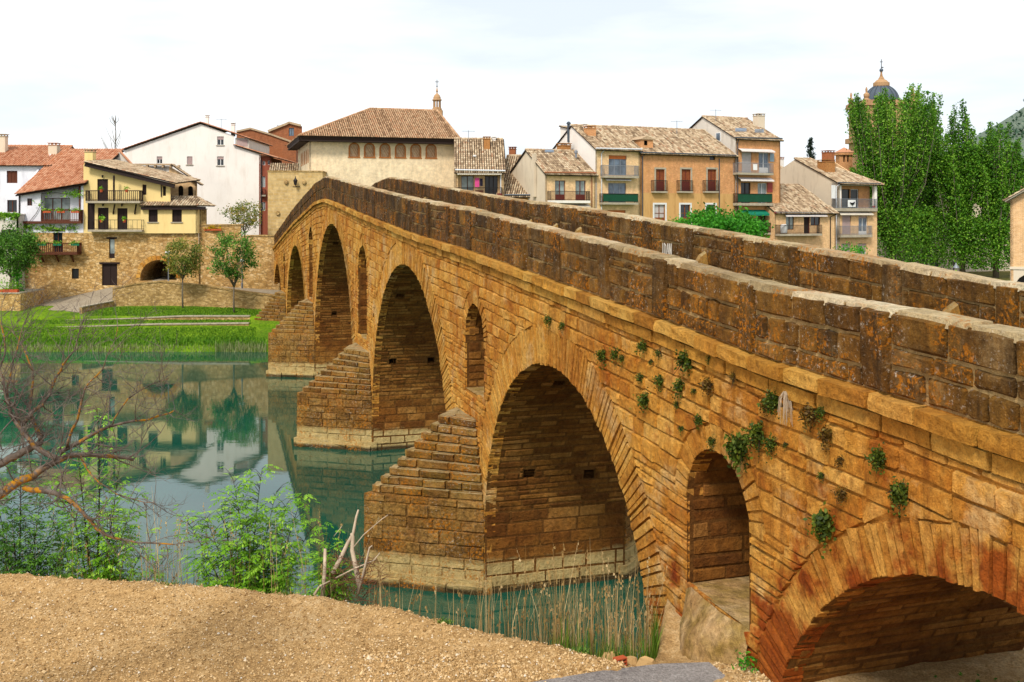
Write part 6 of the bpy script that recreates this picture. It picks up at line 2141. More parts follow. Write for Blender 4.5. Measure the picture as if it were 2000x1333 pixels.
def crown(root, name, cent, rad, n_cl, per, leaf, mat, rg, spread=0.5, droop=0.2, tonebase=0.5, shell=0.55, off=None):
    """leaf clumps through an ellipsoid"""
    d = rg.normal(0, 1, (n_cl, 3)); d /= np.linalg.norm(d, axis=1, keepdims=True)
    r = (shell + (1 - shell) * rg.random(n_cl)) ** 0.8
    cc = np.array(cent) + d * r[:, None] * np.array(rad) * rg.uniform(0.75, 1.08, n_cl)[:, None]
    ct = np.clip(rg.normal(tonebase, 0.18, n_cl), 0, 1)
    k = rg.integers(int(per * .6), int(per * 1.4), n_cl)
    pts = np.repeat(cc, k, 0) + rg.normal(0, 1, (k.sum(), 3)) * np.array([spread, spread, spread * .8])
    tn = np.clip(np.repeat(ct, k) + rg.normal(0, .16, k.sum()), 0, 1)
    np_mesh(name, leaf_quads(pts, leaf, rg, droop), 4, mat, root, np.repeat(tn, 4))
    return cc

def round_tree(name, label, base, th, cent, rad, mat, leaf, n_cl, per, r0, seed, group=None, bark=None, spread=0.4, lean=0, stems=1, tonebase=.5):
    rg = np.random.default_rng(seed); random.seed(seed)
    root = thing(name, label, 'tree', base, 0, group)
    cc = crown(root, 'crown', cent, rad, n_cl, per, leaf, mat, rg, spread, tonebase=tonebase)
    b = MB()
    for k in range(stems):
        o = Vector((U(-.15, .15), U(-.1, .1), 0)) * (0 if stems == 1 else 1.2)
        top = Vector((cent[0] * .6 + o.x * 3, cent[1] * .6, th))
        b.tube([o * .5, o + (top - o) * .5 + Vector((U(-.06, .06), 0, 0)), top], [r0, r0 * .8, r0 * .65], 8)
        for p in cc[rg.integers(0, len(cc), 14)]:
            p = Vector(p)
            m = top.lerp(p, .5) + Vector((0, 0, -.1 * (p - top).length))
            b.tube([top + Vector((0, 0, U(-.5, .1))), m, p], [r0 * .45, r0 * .3, r0 * .12], 5)
    b.build('trunk', bark or m_bark, root, smooth=True)
    return root

# poplars beyond the loggia house
def poplar(label, px, Y, py_top, py_bot, wpx, seed, lean=0.0, lower=.28, fall=.36, nb=58):
    rg = np.random.default_rng(seed); random.seed(seed)
    base = P(px, py_bot, Y); top = P(px, py_top, Y)
    base.z = 3.0
    H = top.z - base.z; w = wpx * Y / F / 2
    root = thing('poplar_tree', label, 'tree', base, 0, 'poplars on the right bank')
    b = MB()
    pts, tones = [], []
    b.tube([(0, 0, 0), (lean * .3, 0, H * .4), (lean, 0, H * .8)], [.42, .3, .1], 8)
    for i in range(nb):
        z0 = H * U(.08, .5)
        ang = U(0, 2 * math.pi)
        rr = w * math.sqrt(U(.08, 1)) 
        zt = min(H * (1.0 - fall * (rr / w) ** 1.6) * U(.88, 1.0), H)
        if i % 4 == 0: zt = H * U(.45, .7)
        tip = Vector((lean + math.cos(ang) * rr, math.sin(ang) * rr, zt))
        st = Vector((lean * z0 / H, 0, z0))
        mid = st.lerp(tip, .4) + Vector((math.cos(ang), math.sin(ang), 0)) * rr * .28
        b.tube([st, mid, tip], [.09, .05, .015], 5)
        n = int(1250 * max(0.5, (zt - z0) / H))
        t = rg.random(n) ** .8
        P0, P1, P2 = np.array(st), np.array(mid), np.array(tip)
        c = ((1 - t) ** 2)[:, None] * P0 + (2 * t * (1 - t))[:, None] * P1 + (t ** 2)[:, None] * P2
        sp = (0.22 + .62 * np.sin(np.pi * np.clip(t * .93 + .05, 0, 1)))[:, None]
        pts.append(c + rg.normal(0, .62, (n, 3)) * sp * np.array([1, 1, .9]))
        tones.append(np.clip(np.full(n, U(.25, .75)) + rg.normal(0, .18, n), 0, 1))
    # lower skirts
    n = 7000
    th = rg.random(n) * 2 * np.pi; r = w * np.sqrt(rg.random(n)) * .95
    pts.append(np.stack([np.cos(th) * r, np.sin(th) * r, H * (.05 + lower * rg.random(n) ** .8) + rg.normal(0, .3, n)], 1)); tones.append(np.clip(rg.normal(.5, .2, n), 0, 1))
    pts = np.concatenate(pts); tones = np.concatenate(tones)
    keep = pts[:, 2] > 1.0
    pts, tones = pts[keep], tones[keep]
    np_mesh('crown', leaf_quads(pts, .28, rg, .2, .8), 4, m_leaf_poplar, root, np.repeat(tones, 4))
    b.build('trunk', m_bark, root, smooth=True)
poplar('broad poplar in front of the domed church tower, widest of the row', 1745, 141, 156, 520, 176, 11, 0, .3, .09, 96)
poplar('slim tall poplar just right of the dome, highest tip of the row', 1806, 147, 152, 525, 80, 12)
poplar('poplar midway between dome and hill, sky showing between its upright twigs', 1880, 140, 178, 530, 94, 13, -0.6, nb=60)
poplar('rightmost poplar, standing in front of the hill', 1945, 138, 205, 535, 108, 14, 0.5, nb=62)

# bright round tree right behind the parapet
round_tree('leafy_tree', 'low bright green bushy tree rising just behind the far parapet', P(1405, 520, 84).xy.to_3d() + Vector((0, 0, 1.0)), 4.5,
           (0, 0, 8.9), (4.1, 2.8, 2.1), m_leaf_bright, .3, 150, 110, .25, 21, spread=.42)
gb = round_tree('leafy_tree', 'thin young tree top showing against the foot of the loggia house', P(1662, 520, 112).xy.to_3d() + Vector((0, 0, 3)), 2.5, (0, 0, 4.2), (1.6, 1.0, .9), m_leaf_bright, .3, 20, 30, .1, 22)
# conifer
def conifer(label, px, Y, py_top, py_bot, wpx, seed):
    rg = np.random.default_rng(seed); random.seed(seed)
    base = P(px, py_bot, Y); base.z = 6; H = P(px, py_top, Y).z - 6; w = wpx * Y / F / 2
    root = thing('conifer_tree', label, 'tree', base)
    b = MB(); b.tube([(0, 0, 0), (0, 0, H)], [.3, .03], 7); 
    pts = []
    for k in range(60):
        z = H * (1 - .6 * (k / 60)); a = U(0, 6.28); r = w * (.15 + .9 * (k / 60) ** .8) * U(.7, 1.1)
        t = rg.random(45)
        c = np.stack([math.cos(a) * r * t, math.sin(a) * r * t, z - .18 * r * t + .2 * t * t], 1) + rg.normal(0, .16, (45, 3))
        pts.append(c); b.tube([(0, 0, z), (math.cos(a) * r, math.sin(a) * r, z)], [.05, .01], 4)
    pts = np.concatenate(pts)
    np_mesh('crown', leaf_quads(pts, .42, rg, 0, .4), 4, m_leaf_conifer, root, np.repeat(rg.random(len(pts)), 4))
    b.build('trunk', m_bark_dark, root)
conifer('dark conifer rising behind the roofs between the tallest house and the loggia house', 1583, 175, 273, 330, 34, 31)

# trees on the far bank, left
def small_tree(label, px, Y, zb, py_top, py_crown, wpx, seed, mat=None, tr=.09, group='young trees on the lawn'):
    b = P(px, 600, Y); b.z = zb
    zt, zc = P(px, py_top, Y).z - zb, P(px, py_crown, Y).z - zb
    w = wpx * Y / F / 2
    return round_tree('young_tree', label, b, zc + .1, (0, 0, (zt + zc) / 2), (w, w * .85, (zt - zc) / 2), mat or m_leaf_photinia, .24, 95, 42, tr, seed, group, spread=.26)
small_tree('young tree with mottled yellowish leaves in front of the archway', 357, 98.2, 2.45, 464, 541, 80, 41)
small_tree('young tree with darker rounded crown beside the tower wall, right one on the lawn', 457, 96.0, 2.3, 445, 556, 92, 42, m_leaf_dark)
round_tree('garden_tree', 'light leafy tree growing in the raised garden in front of the white gable wall', P(478, 460, 108).xy.to_3d() + Vector((0, 0, 8.2)), 1.6, (0, 0, 3.3), (2.2, 1.5, 1.35), m_leaf_photinia, .24, 60, 34, .07, 43, spread=.3)
round_tree('leaning_tree', 'dark green multi stemmed tree on the planter at the left edge', P(18, 575, 99).xy.to_3d() + Vector((0, 0, 4.0)), 1.8, (.5, 0, 4.0), (2.5, 1.7, 2.4), m_leaf_dark, .24, 150, 60, .13, 44, stems=3, spread=.36)
for i, (px, lab) in enumerate(((10, 'orange planter box with leafy plants at the left end of the planter wall'), (27, 'orange planter box with leafy plants at the right end of the planter wall'))):
    t = thing('planter_box', lab, 'planter', P(px, 574, 97.4) + Vector((0, 0, .1)))
    b = MB(); b.box(-.42, .42, -.2, .2, 0, .32); b.build('box', m_terracotta, t)
    c = rng.normal(0, 1, (160, 3)) * [.3, .2, .3] + [0, 0, .65]
    np_mesh('foliage', leaf_quads(c, .2, rng), 4, m_leaf_sapling, t, np.repeat(rng.random(160), 4))
iv = np.concatenate([np.array(P(35, rng.uniform(532, 572), 98.5)) + rng.normal(0, .3, (30, 3)) for _ in range(25)])
tag(np_mesh('ivy', leaf_quads(iv, .22, rng), 4, m_leaf_bright, None, np.repeat(rng.random(len(iv)), 4)), 'bright green ivy hanging at the corner of the planter wall', 'ivy')
# bin by the wall
bn = thing('bin', 'dark wheeled bin standing at the foot of the rubble wall by the ramp', 'bin', P(46, 592, 100).xy.to_3d() + Vector((0, 0, 2.75)))
b = MB(); b.add([(-.28, -.28, .1), (.28, -.28, .1), (.28, .28, .1), (-.28, .28, .1), (-.36, -.36, 1.0), (.36, -.36, 1.0), (.36, .36, 1.0), (-.36, .36, 1.0)], BOXF); b.build('body', m_gutter, bn)
b = MB(); b.box(-.4, .4, -.4, .42, 1.003, 1.08); b.build('lid', m_iron, bn)
for x in (-.22, .22):
    b = MB(); b.prism([(.1 * math.cos(a), .1 + .1 * math.sin(a)) for a in np.linspace(0, 6.28, 9)[:-1]], .2, .28); o = b.build('wheel', m_iron, bn); o.location.x = x

# bare tree beyond the roofs
def bare(label, px, Y, py_top, py_bot, seed, n=26):
    random.seed(seed)
    base = P(px, py_bot, Y); base.z = 8; H = P(px, py_top, Y).z - 8
    root = thing('bare_tree', label, 'tree', base)
    b = MB(); b.tube([(0, 0, 0), (.1, 0, H * .5), (.15, 0, H)], [.14, .09, .02], 6)
    for k in range(n):
        z = H * U(.55, .95); a = U(0, 6.28); L = (H - z) * .5 + .6
        t = Vector((math.cos(a) * L * .5, math.sin(a) * L * .5, z + L * .9)); s0 = Vector((.1, 0, z))
        b.tube([s0, s0.lerp(t, .5) + Vector((math.cos(a), math.sin(a), 0)) * .2, t], [.04, .03, .012], 4)
    b.build('trunk', m_bark, root)
bare('thin bare treetop standing up behind the pink roof', 224, 145, 226, 300, 51)

# hill far right
def hill_z(x, y): 
    return max(0, 235 * math.exp(-((x - 900) / 300) ** 2 - ((y - 1450) / 420) ** 2)) + 14 * nz3(x, y, .006, 2) + 5 * nz3(x, y, .02, 7) - 8
hm = grass_mat('hillside', '#46584e', '#627262', '#8c8c78')  # greyed, bluish tones put distance haze into the hill colour
hill = struct(grid_mesh('hill', np.arange(420, 1600, 22), np.arange(950, 2100, 30), hill_z, hm), 'wooded hillside beyond the town', 'hill')
hp = []
rg = np.random.default_rng(61)
for _ in range(1500):
    x, y = rg.uniform(600, 1150), rg.uniform(1000, 1500)
    if nz3(x, y, .008, 4) > 0.0: hp.append((x, y, hill_z(x, y) + 3))
hp = np.array(hp)
hv = np.repeat(hp, 14, 0) + rg.normal(0, 1, (len(hp) * 14, 3)) * [6, 6, 3.5]
wd = np_mesh('woodland', leaf_quads(hv, 4.5, rg, 0, .9), 4, leaf_mat('far_wood_leaf', '#26402c', '#34503a', '#46604a', .1), None, np.repeat(rg.random(len(hv)), 4))
tag(wd, 'patches of dark woodland on the far hillside', 'woodland', kind='stuff')

# ------------------------------------------------------------------ plants rooted in the bridge
WP = [(1070, 625, 9), (1096, 636, 7), (1175, 693, 11), (1200, 692, 10), (1212, 700, 7), (1253, 676, 11), (1283, 691, 7), (1268, 708, 5), (1340, 702, 17), (1383, 700, 7), (1258, 781, 14), (1247, 738, 8), (1286, 743, 11),
      (1325, 754, 13), (1382, 752, 13), (1352, 764, 6), (1318, 790, 6), (1363, 820, 10), (1327, 838, 6), (1388, 862, 9), (1430, 735, 8), (1510, 782, 17), (1494, 790, 12), (1580, 808, 17), (1601, 806, 10), (1612, 848, 15), (1446, 872, 24),
      (1479, 846, 20), (1504, 866, 13), (1637, 900, 9), (1600, 930, 7), (1640, 965, 12), (1716, 892, 18), (1756, 962, 20), (1610, 1022, 24), (1530, 870, 5), (1665, 1300, 1)]
brown = {(1494, 790), (1580, 808), (1382, 752), (1612, 848), (1640, 965), (1637, 900), (1430, 735)}
words_ = {}
def where(px, py):
    if px < 1150: return 'above the crown of the second arch'
    if px < 1300: return 'between second arch and cornice'
    if px < 1400: return 'above the narrow relieving arch'
    if px < 1560: return 'right of the narrow relieving arch'
    return 'between cornice and nearest arch'
ORD = ['first', 'second', 'third', 'fourth', 'fifth', 'sixth', 'seventh', 'eighth', 'ninth', 'tenth', 'eleventh', 'twelfth']
def kind_of(px, py, rpx): return ('large' if rpx > 18 else 'mid sized' if rpx > 11 else 'small', 'browning' if (px, py) in brown else 'green', where(px, py))
alike = {}
for w_p in sorted(WP[:-1]): alike.setdefault(kind_of(*w_p), []).append(w_p)
for px, py, rpx in WP[:-1]:
    s, z = on_bridge(px, py, 0.1)
    p = BM @ Vector((s, 0.06, z))
    R = rpx * p.y / F * 1.05
    br = (px, py) in brown
    size = 'large' if rpx > 18 else 'mid sized' if rpx > 11 else 'small'
    lab = f"{size} {'browning' if br else 'green'} wall plant rooted {where(px, py)}"
    same = alike[kind_of(px, py, rpx)]
    if len(same) > 1: lab = f"{ORD[same.index((px, py, rpx))]} from left of {size} {'brown' if br else 'green'} plants {where(px, py)}"
    pl = thing('wall_plant', lab, 'plant', p, 0, f"{size} {'browning' if br else 'green'} wall plants {where(px, py)}")
    n = int(80 + rpx * 20)
    c = rng.normal(0, .5, (n, 3)) * [R * .8, R * .6, R * .95]
    hang = rng.random(n) < .35
    c[hang, 2] -= np.abs(rng.normal(0, R * .7, hang.sum()))
    out = np.array([-0.9533, -0.3022, 0])
    c = c + np.abs(rng.normal(.35, .3, n))[:, None] * R * out * .8
    np_mesh('foliage', leaf_quads(c, min(.09, R * .42), rng, .3, .6), 4, m_leaf_wall_brown if br else m_leaf_wall, pl, np.repeat(rng.random(n), 4))
    b = MB()
    for k in range(7):
        q = Vector(c[rng.integers(0, n)]); b.tube([(0.05, 0.02, 0), q * .5 + Vector((0, 0, .03)), q], [.012, .009, .004], 4)
    b.build('stem', m_bark_dark, pl)
# the dry grey root tuft
s, z = on_bridge(1531, 782, 0.1); p = BM @ Vector((s, 0.08, z))
t = thing('dry_plant', 'grey dried tuft of roots hanging on the bridge wall beside a green plant', 'plant', p)
b = MB()
for k in range(45):
    x, y = U(-.12, .12), U(-.06, .06)
    b.tube([(x * .2, 0, .13), (x * .8, y - .05, U(-.05, .1)), (x, y - .05, U(-.4, -.1))], [.006, .005, .003], 3)
b.build('root_tuft', m_drift, t)

# ------------------------------------------------------------------ near bank: saplings, reeds, driftwood, bare tree
def sapling(label, px, py_base_hidden, Y, stems, leafn, seed, mat, group='saplings growing along the near bank'):
    """stems: list of (tip px, tip py, extra depth)"""
    rg = np.random.default_rng(seed); random.seed(seed)
    x0 = (px - CX) / F * Y
    base = Vector((x0, Y, near_z(x0, Y) - .05))
    root = thing('sapling', label, 'shrub', base, 0, group)
    b, pts, tones = MB(), [], []
    def fan(q, d, L):
        """a compound leaf: leaflets in pairs along a drooping rachis"""
        d = Vector(d).normalized(); side = d.cross(Vector((0, 0, 1)))
        side = side.normalized() if side.length > 1e-3 else Vector((1, 0, 0))
        tn = min(1, max(0, random.gauss(.55, .2)))
        for k in range(4):
            t = .35 + .65 * k / 3
            c = q + d * L * t - Vector((0, 0, .25 * L * t * t))
            for sg in ((-1, 1) if k < 3 else (0,)):
                a = (d * .55 + side * sg * .9 - Vector((0, 0, .35))).normalized()
                l = L * U(.42, .6); w = l * .36
                nb = a.cross(Vector((U(-.4, .4), U(-.4, .4), 1))).normalized() * w * .5
                pts.extend([tuple(c), tuple(c + a * l * .45 + nb), tuple(c + a * l), tuple(c + a * l * .45 - nb)])
                tones.extend([tn + U(-.1, .1)] * 4)
    for tx, ty, dy in stems:
        tip = P(tx, ty, Y + dy) - base
        st = Vector((U(-.15, .15), U(-.1, .1), 0))
        bend = Vector((tip.x * .32, tip.y * .3, tip.z * .5)) + Vector((U(-.15, .15), U(-.1, .1), 0))
        curve = [st.lerp(bend, t).lerp(bend.lerp(tip, t), t) for t in np.linspace(0, 1, 12)]
        L = (tip - st).length
        b.tube(curve, [.028 * (1 - .85 * i / 11) * max(.7, L / 4) for i in range(12)], 6)
        n = int(leafn * L / 3)
        for k in range(n):
            t = .16 + .84 * (k + random.random()) / n
            i = min(10, int(t * 11)); q = curve[i].lerp(curve[i + 1], t * 11 - i)
            a = U(0, 6.28); l = U(.15, .75) * (1.25 - t) * min(1.2, L / 3.2) + .08
            e = q + Vector((math.cos(a) * l, math.sin(a) * l, l * U(.15, .8)))
            if l > .2: b.tube([q, q.lerp(e, .5) + Vector((0, 0, .04)), e], [.007, .005, .003], 3)
            for m in range(1 + int(l / .13)):
                s_ = 1 - .8 * m / (1 + int(l / .13))
                a2 = U(0, 6.28)
                fan(q.lerp(e, s_), (math.cos(a2) + .6 * math.cos(a), math.sin(a2) + .6 * math.sin(a), U(-.3, .5)), U(.14, .25))
    b.build('stem', m_bark_dark, root, smooth=True)
    np_mesh('foliage', np.array(pts), 4, mat, root, np.clip(np.array(tones), 0, 1))
    return root
sapling('bright green many stemmed sapling on the near bank, beside the driftwood clump', 490, 0, 22.4,
        [(512, 915, .3), (455, 935, 0), (540, 960, .4), (432, 985, -.2), (560, 985, .3), (400, 1010, 0), (592, 965, .2), (480, 1000, -.4), (355, 1000, .2), (610, 1030, 0), (520, 1060, -.3), (450, 1070, -.3), (570, 1090, -.2), (385, 1090, -.1)], 50, 71, m_leaf_sapling)
sapling('green sapling behind the bare branches, left of the middle one', 190, 0, 23.0,
        [(190, 800, .4), (235, 900, .2), (150, 870, .2), (270, 960, .1), (120, 930, 0), (300, 1040, -.1), (210, 1000, -.3), (160, 1020, -.3), (90, 990, .2), (250, 1070, -.3), (330, 1085, 0)], 44, 72, m_leaf_sapling)
sapling('dark leafy sapling at the left edge of the near bank', 40, 0, 22.6,
        [(40, 900, .3), (-10, 930, 0), (80, 960, .2), (20, 990, -.2), (110, 1010, 0), (60, 1050, -.3), (-20, 1040, 0), (130, 1075, -.2)], 48, 73, m_leaf_dark)
sapling('smallest pale green sapling, growing against the driftwood', 640, 0, 21.6,
        [(645, 1040, .2), (625, 1075, 0), (662, 1075, .1), (640, 1110, -.2), (668, 1120, -.1)], 55, 74, m_leaf_sapling)

# driftwood caught on the bank, before the first cutwater
dw = thing('driftwood', 'bleached forked driftwood trunks caught on the bank in front of the cutwater', 'driftwood', P(680, 1180, 21.2))
o3 = Vector(dw.location)
b = MB()
def limb(pts, r0, r1, n=7):
    q = [P(x, y, Y) - o3 for x, y, Y in pts]
    k = len(q)
    b.tube(q, [r0 + (r1 - r0) * i / (k - 1) for i in range(k)], n)
limb([(650, 1120, 21.2), (665, 1092, 21.3), (680, 1060, 21.4), (690, 1042, 21.4), (696, 1010, 21.5), (700, 996, 21.5)], .055, .018)
limb([(703, 1150, 21.1), (695, 1110, 21.2), (688, 1075, 21.3), (689, 1048, 21.3), (686, 1042, 21.3)], .06, .03)
limb([(630, 1165, 21), (634, 1120, 21.1), (635, 1072, 21.2)], .05, .03)
limb([(700, 1160, 21), (712, 1110, 21), (722, 1070, 21), (727, 1066, 21)], .03, .012)
limb([(613, 1163, 20.8), (625, 1145, 20.9), (645, 1135, 21)], .03, .012)
limb([(655, 1130, 21), (690, 1112, 21), (730, 1095, 21.1), (742, 1080, 21.1)], .02, .008)
limb([(690, 1070, 21.2), (710, 1045, 21.3), (745, 1015, 21.4), (758, 1006, 21.4)], .012, .006)
limb([(652, 1048, 21.3), (668, 1028, 21.3)], .008, .005)
b.build('branch', m_drift, dw, smooth=True)
b = MB(); random.seed(5)
for k in range(240):
    p = P(U(640, 745), U(1090, 1185), U(20.9, 21.6)) - o3
    d = Vector((U(-1, 1), U(-.5, .5), U(-.2, 1))).normalized() * U(.15, .5)
    b.tube([p, p + d * .5 + Vector((0, 0, .03)), p + d], [.007, .005, .003], 3)
b.build('twigs', plain('red_brown_twig', '#6e4630', .9), dw, kind='stuff')

# reeds
def blades(name, label, areas, mat, seed, cat='reeds', width=.018, bend=.35, plume=None, parent=None):
    """areas: (px0, px1, Y0, Y1, n, hmin, hmax)"""
    rg = np.random.default_rng(seed)
    V, T = [], []
    for px0, px1, Y0, Y1, n, h0, h1 in areas:
        for _ in range(n):
            px = rg.uniform(px0, px1)
            if Y0 < 10:                 # distance behind the bank's edge
                Y = 18.5
                for _k in range(4): Y = edge_y((px - CX) / F * Y) + 0
                Y += rg.uniform(Y0, Y1)
            else: Y = rg.uniform(Y0, Y1)
            x = (px - CX) / F * Y
            z = near_z(x, Y) if Y < 40 else far_z(x, Y)
            z = max(z, -0.1)
            h = rg.uniform(h0, h1); a = rg.uniform(0, 6.28); bd = h * bend * rg.random() ** 1.5
            dx, dy = math.cos(a) * bd, math.sin(a) * bd
            w = width * rg.uniform(.6, 1.3); wx, wy = w * .5 * math.cos(a + 1.57), w * .5 * math.sin(a + 1.57)
            t = rg.random()
            p = [(x + dx * k * k, Y + dy * k * k, z + h * k) for k in (0, .5, 1.0)]
            for (q0, q1, s0, s1) in ((p[0], p[1], 1, .8), (p[1], p[2], .8, .15)):
                V += [(q0[0] - wx * s0, q0[1] - wy * s0, q0[2]), (q0[0] + wx * s0, q0[1] + wy * s0, q0[2]), (q1[0] + wx * s1, q1[1] + wy * s1, q1[2]), (q1[0] - wx * s1, q1[1] - wy * s1, q1[2])]
                T += [t] * 4
            if plume and rg.random() < plume:
                for k in range(7):
                    f = .87 + .018 * k
                    c = (x + dx * f * f, Y + dy * f * f, z + h * f)
                    o = rg.normal(0, .016, 3)
                    V += [(c[0], c[1], c[2]), (c[0] + o[0], c[1] + o[1], c[2] + .02), (c[0] + o[0] * 1.4, c[1] + o[1] * 1.4, c[2] - .03), (c[0] + o[0] * .4, c[1], c[2] - .03)]
                    T += [t] * 4
    o = np_mesh(name, np.array(V), 4, mat, parent, np.array(T))
    return tag(o, label, cat, kind='stuff')
blades('reeds', 'dry tan reeds along the near waterline', [(940, 1275, .4, 2.2, 260, 1.0, 2.3), (1060, 1265, .5, 2.4, 260, 1.1, 2.6), (720, 960, .8, 2.0, 70, .9, 1.9), (-20, 660, 2.0, 3.8, 480, 1.6, 3.3)], m_reed, 81, width=.016, plume=.3)
blades('grass', 'green grass and young reeds at the foot of the dry reeds', [(1080, 1285, .3, 1.8, 1700, .2, 1.0), (1170, 1285, .1, 1.2, 800, .15, .6), (-20, 660, .9, 2.8, 700, .3, 1.2), (660, 1060, .5, 1.6, 400, .15, .5)], m_reed_green, 82, 'grass', width=.022)
# far bank: tufts along the waterline and on the lawn
blades('far_reeds', 'pale reeds fringing the far waterline', [(-30, 520, 85.6, 86.8, 1000, .12, .35), (20, 330, 85.7, 86.6, 500, .2, .6), (420, 520, 85.7, 86.6, 450, .25, .75)], leaf_mat('bank_reed', '#4c6a2c', '#7c8a50', '#a8a878', .2), 83, width=.05)
blades('tall_grass', 'long dark green grass on the edge of the lower lawn', [(-30, 520, 86.8, 88.3, 6000, .1, .32)], leaf_mat('tall_grass_blade', '#38640c', '#548a16', '#84ac2c', .3), 84, 'grass', width=.07)
blades('lawn_grass', 'mown grass of the terraced lawn', [(-30, 500, 88.2, 91.3, 9000, .05, .16), (60, 490, 91.9, 93.8, 4000, .05, .14), (165, 510, 94.5, 98.5, 9000, .05, .15)], leaf_mat('lawn_blade', '#40680c', '#5c8a12', '#8cb02c', .3), 85, 'grass', width=.08)

# clods and pebbles
def pebbles(name, label, n, region, size, mat, seed):
    rg = np.random.default_rng(seed)
    ico = np.array([(0, 0, 1), (.9, 0, .1), (.28, .86, .1), (-.73, .53, .1), (-.73, -.53, .1), (.28, -.86, .1), (0, 0, -.6)])
    tri = [(0, 1, 2), (0, 2, 3), (0, 3, 4), (0, 4, 5), (0, 5, 1), (6, 2, 1), (6, 3, 2), (6, 4, 3), (6, 5, 4), (6, 1, 5)]
    V, T = [], []
    for _ in range(n):
        px, py = region(rg)
        p = G(px, py, 4.22)
        z = near_z(p.x, p.y)
        s = size * min(rg.lognormal(0, .42), 3.0)
        v = ico * s * rg.uniform(.6, 1.2, (1, 3)) + rg.normal(0, s * .12, (7, 3)) + [p.x, p.y, z + s * .1]
        t = rg.random()
        for a, b_, c in tri: V += [v[a], v[b_], v[c]]; T += [t] * 3
    o = np_mesh(name, np.array(V), 3, mat, None, np.array(T))
    return tag(o, label, 'gravel', kind='stuff')
def clod_mat():
    m = M('dirt_clod', .97, .1)
    c = m.ramp(m.attr(), [(.1, '#927046'), (.5, '#be9966'), (.93, '#dabb8c'), (.99, '#d8ccb8')])
    m.bump(m.noise(m.world(), 60, 3), .5, .02)
    return m.col(c)
m_clod = clod_mat()
def reg_dirt(rg):
    while True:
        px, py = rg.uniform(-20, 1240), rg.uniform(1125, 1345)
        p = G(px, py, 4.22)
        if p.y < edge_y(p.x) + .1 and not in_path(p.x, p.y): return px, py
def reg_gravel(rg):
    while True:
        px = rg.uniform(700, 1540); py = 1290 + 30 * (px - 1000) / 300 * .3 + rg.normal(18, 16) if px < 1300 else rg.uniform(1290, 1345)
        p = G(px, max(py, 1150), 4.22)
        if p.y < edge_y(p.x) + .3 and not in_path(p.x, p.y): return px, max(py, 1150)
pebbles('dirt_clods', 'loose clods of earth over the bare bank', 24000, reg_dirt, .013, m_clod, 91)
pebbles('gravel', 'pale gravel beside the asphalt path', 5200, reg_gravel, .017, m_clod, 92)
# hollow brick lying by the reeds
hb = thing('hollow_brick', 'broken hollow clay brick lying at the edge of the grass by the path', 'brick', G(1211, 1300, 4.18), .5)
b = MB(); b.box(-.1, .1, -.06, .06, 0, .02); b.box(-.1, .1, -.06, .06, .055, .07); b.box(-.1, .1, -.06, .06, .11, .13)
b.box(-.1, -.085, -.06, .06, .0201, .0549); b.box(-.01, .01, -.06, .06, .0201, .0549); b.box(.085, .1, -.06, .06, .0201, .0549)
b.box(-.1, -.085, -.06, .06, .0701, .1099); b.box(-.01, .01, -.06, .06, .0701, .1099); b.box(.085, .1, -.06, .06, .0701, .1099)
b.build('body', m_terracotta, hb)
for i, (px, py, s, lab) in enumerate(((1262, 1298, .13, 'pale flat rock at the grass edge beside the bridge foot'), (1232, 1291, .09, 'pale pointed rock between the hollow brick and the grass'), (1190, 1283, .1, 'pale rock at the tip of the gravel bank'))):
    p = G(px, py, 4.15); rg = np.random.default_rng(100 + i)
    b = MB(); nv = 8
    vv = [(s * 1.4 * math.cos(a) * rg.uniform(.8, 1.1), s * math.sin(a) * rg.uniform(.8, 1.1), -.05) for a in np.linspace(0, 6.28, 9)[:-1]]
    v2 = [(x * .7 + rg.normal(0, .01), y * .7, s * rg.uniform(.5, .8)) for x, y, z in vv]
    b.add(vv + v2, [tuple(range(8, 16))] + [(k, (k + 1) % 8, (k + 1) % 8 + 8, k + 8) for k in range(8)])
    o = b.build('rock', m_clod); o.location = p; tag(o, lab, 'rock')
wd_ = thing('weed', 'small green weed at the foot of the nearest arch', 'plant', G(1462, 1306, 4.3))
c = rng.normal(0, 1, (140, 3)) * [.12, .1, .07] + [0, 0, .1]
np_mesh('foliage', leaf_quads(c, .07, rng), 4, m_leaf_bright, wd_, np.repeat(rng.random(140), 4))
un = thing('undergrowth_shrub', 'dark leafy shrub growing in the shade under the nearest arch', 'shrub', P(1935, 1290, 14.6).xy.to_3d() + Vector((0, 0, 4.3)))
c = rng.normal(0, 1, (420, 3)) * [.34, .2, .14] + [0, 0, .22]
np_mesh('foliage', leaf_quads(c, .075, rng), 4, m_leaf_dark, un, np.repeat(rng.random(420), 4))

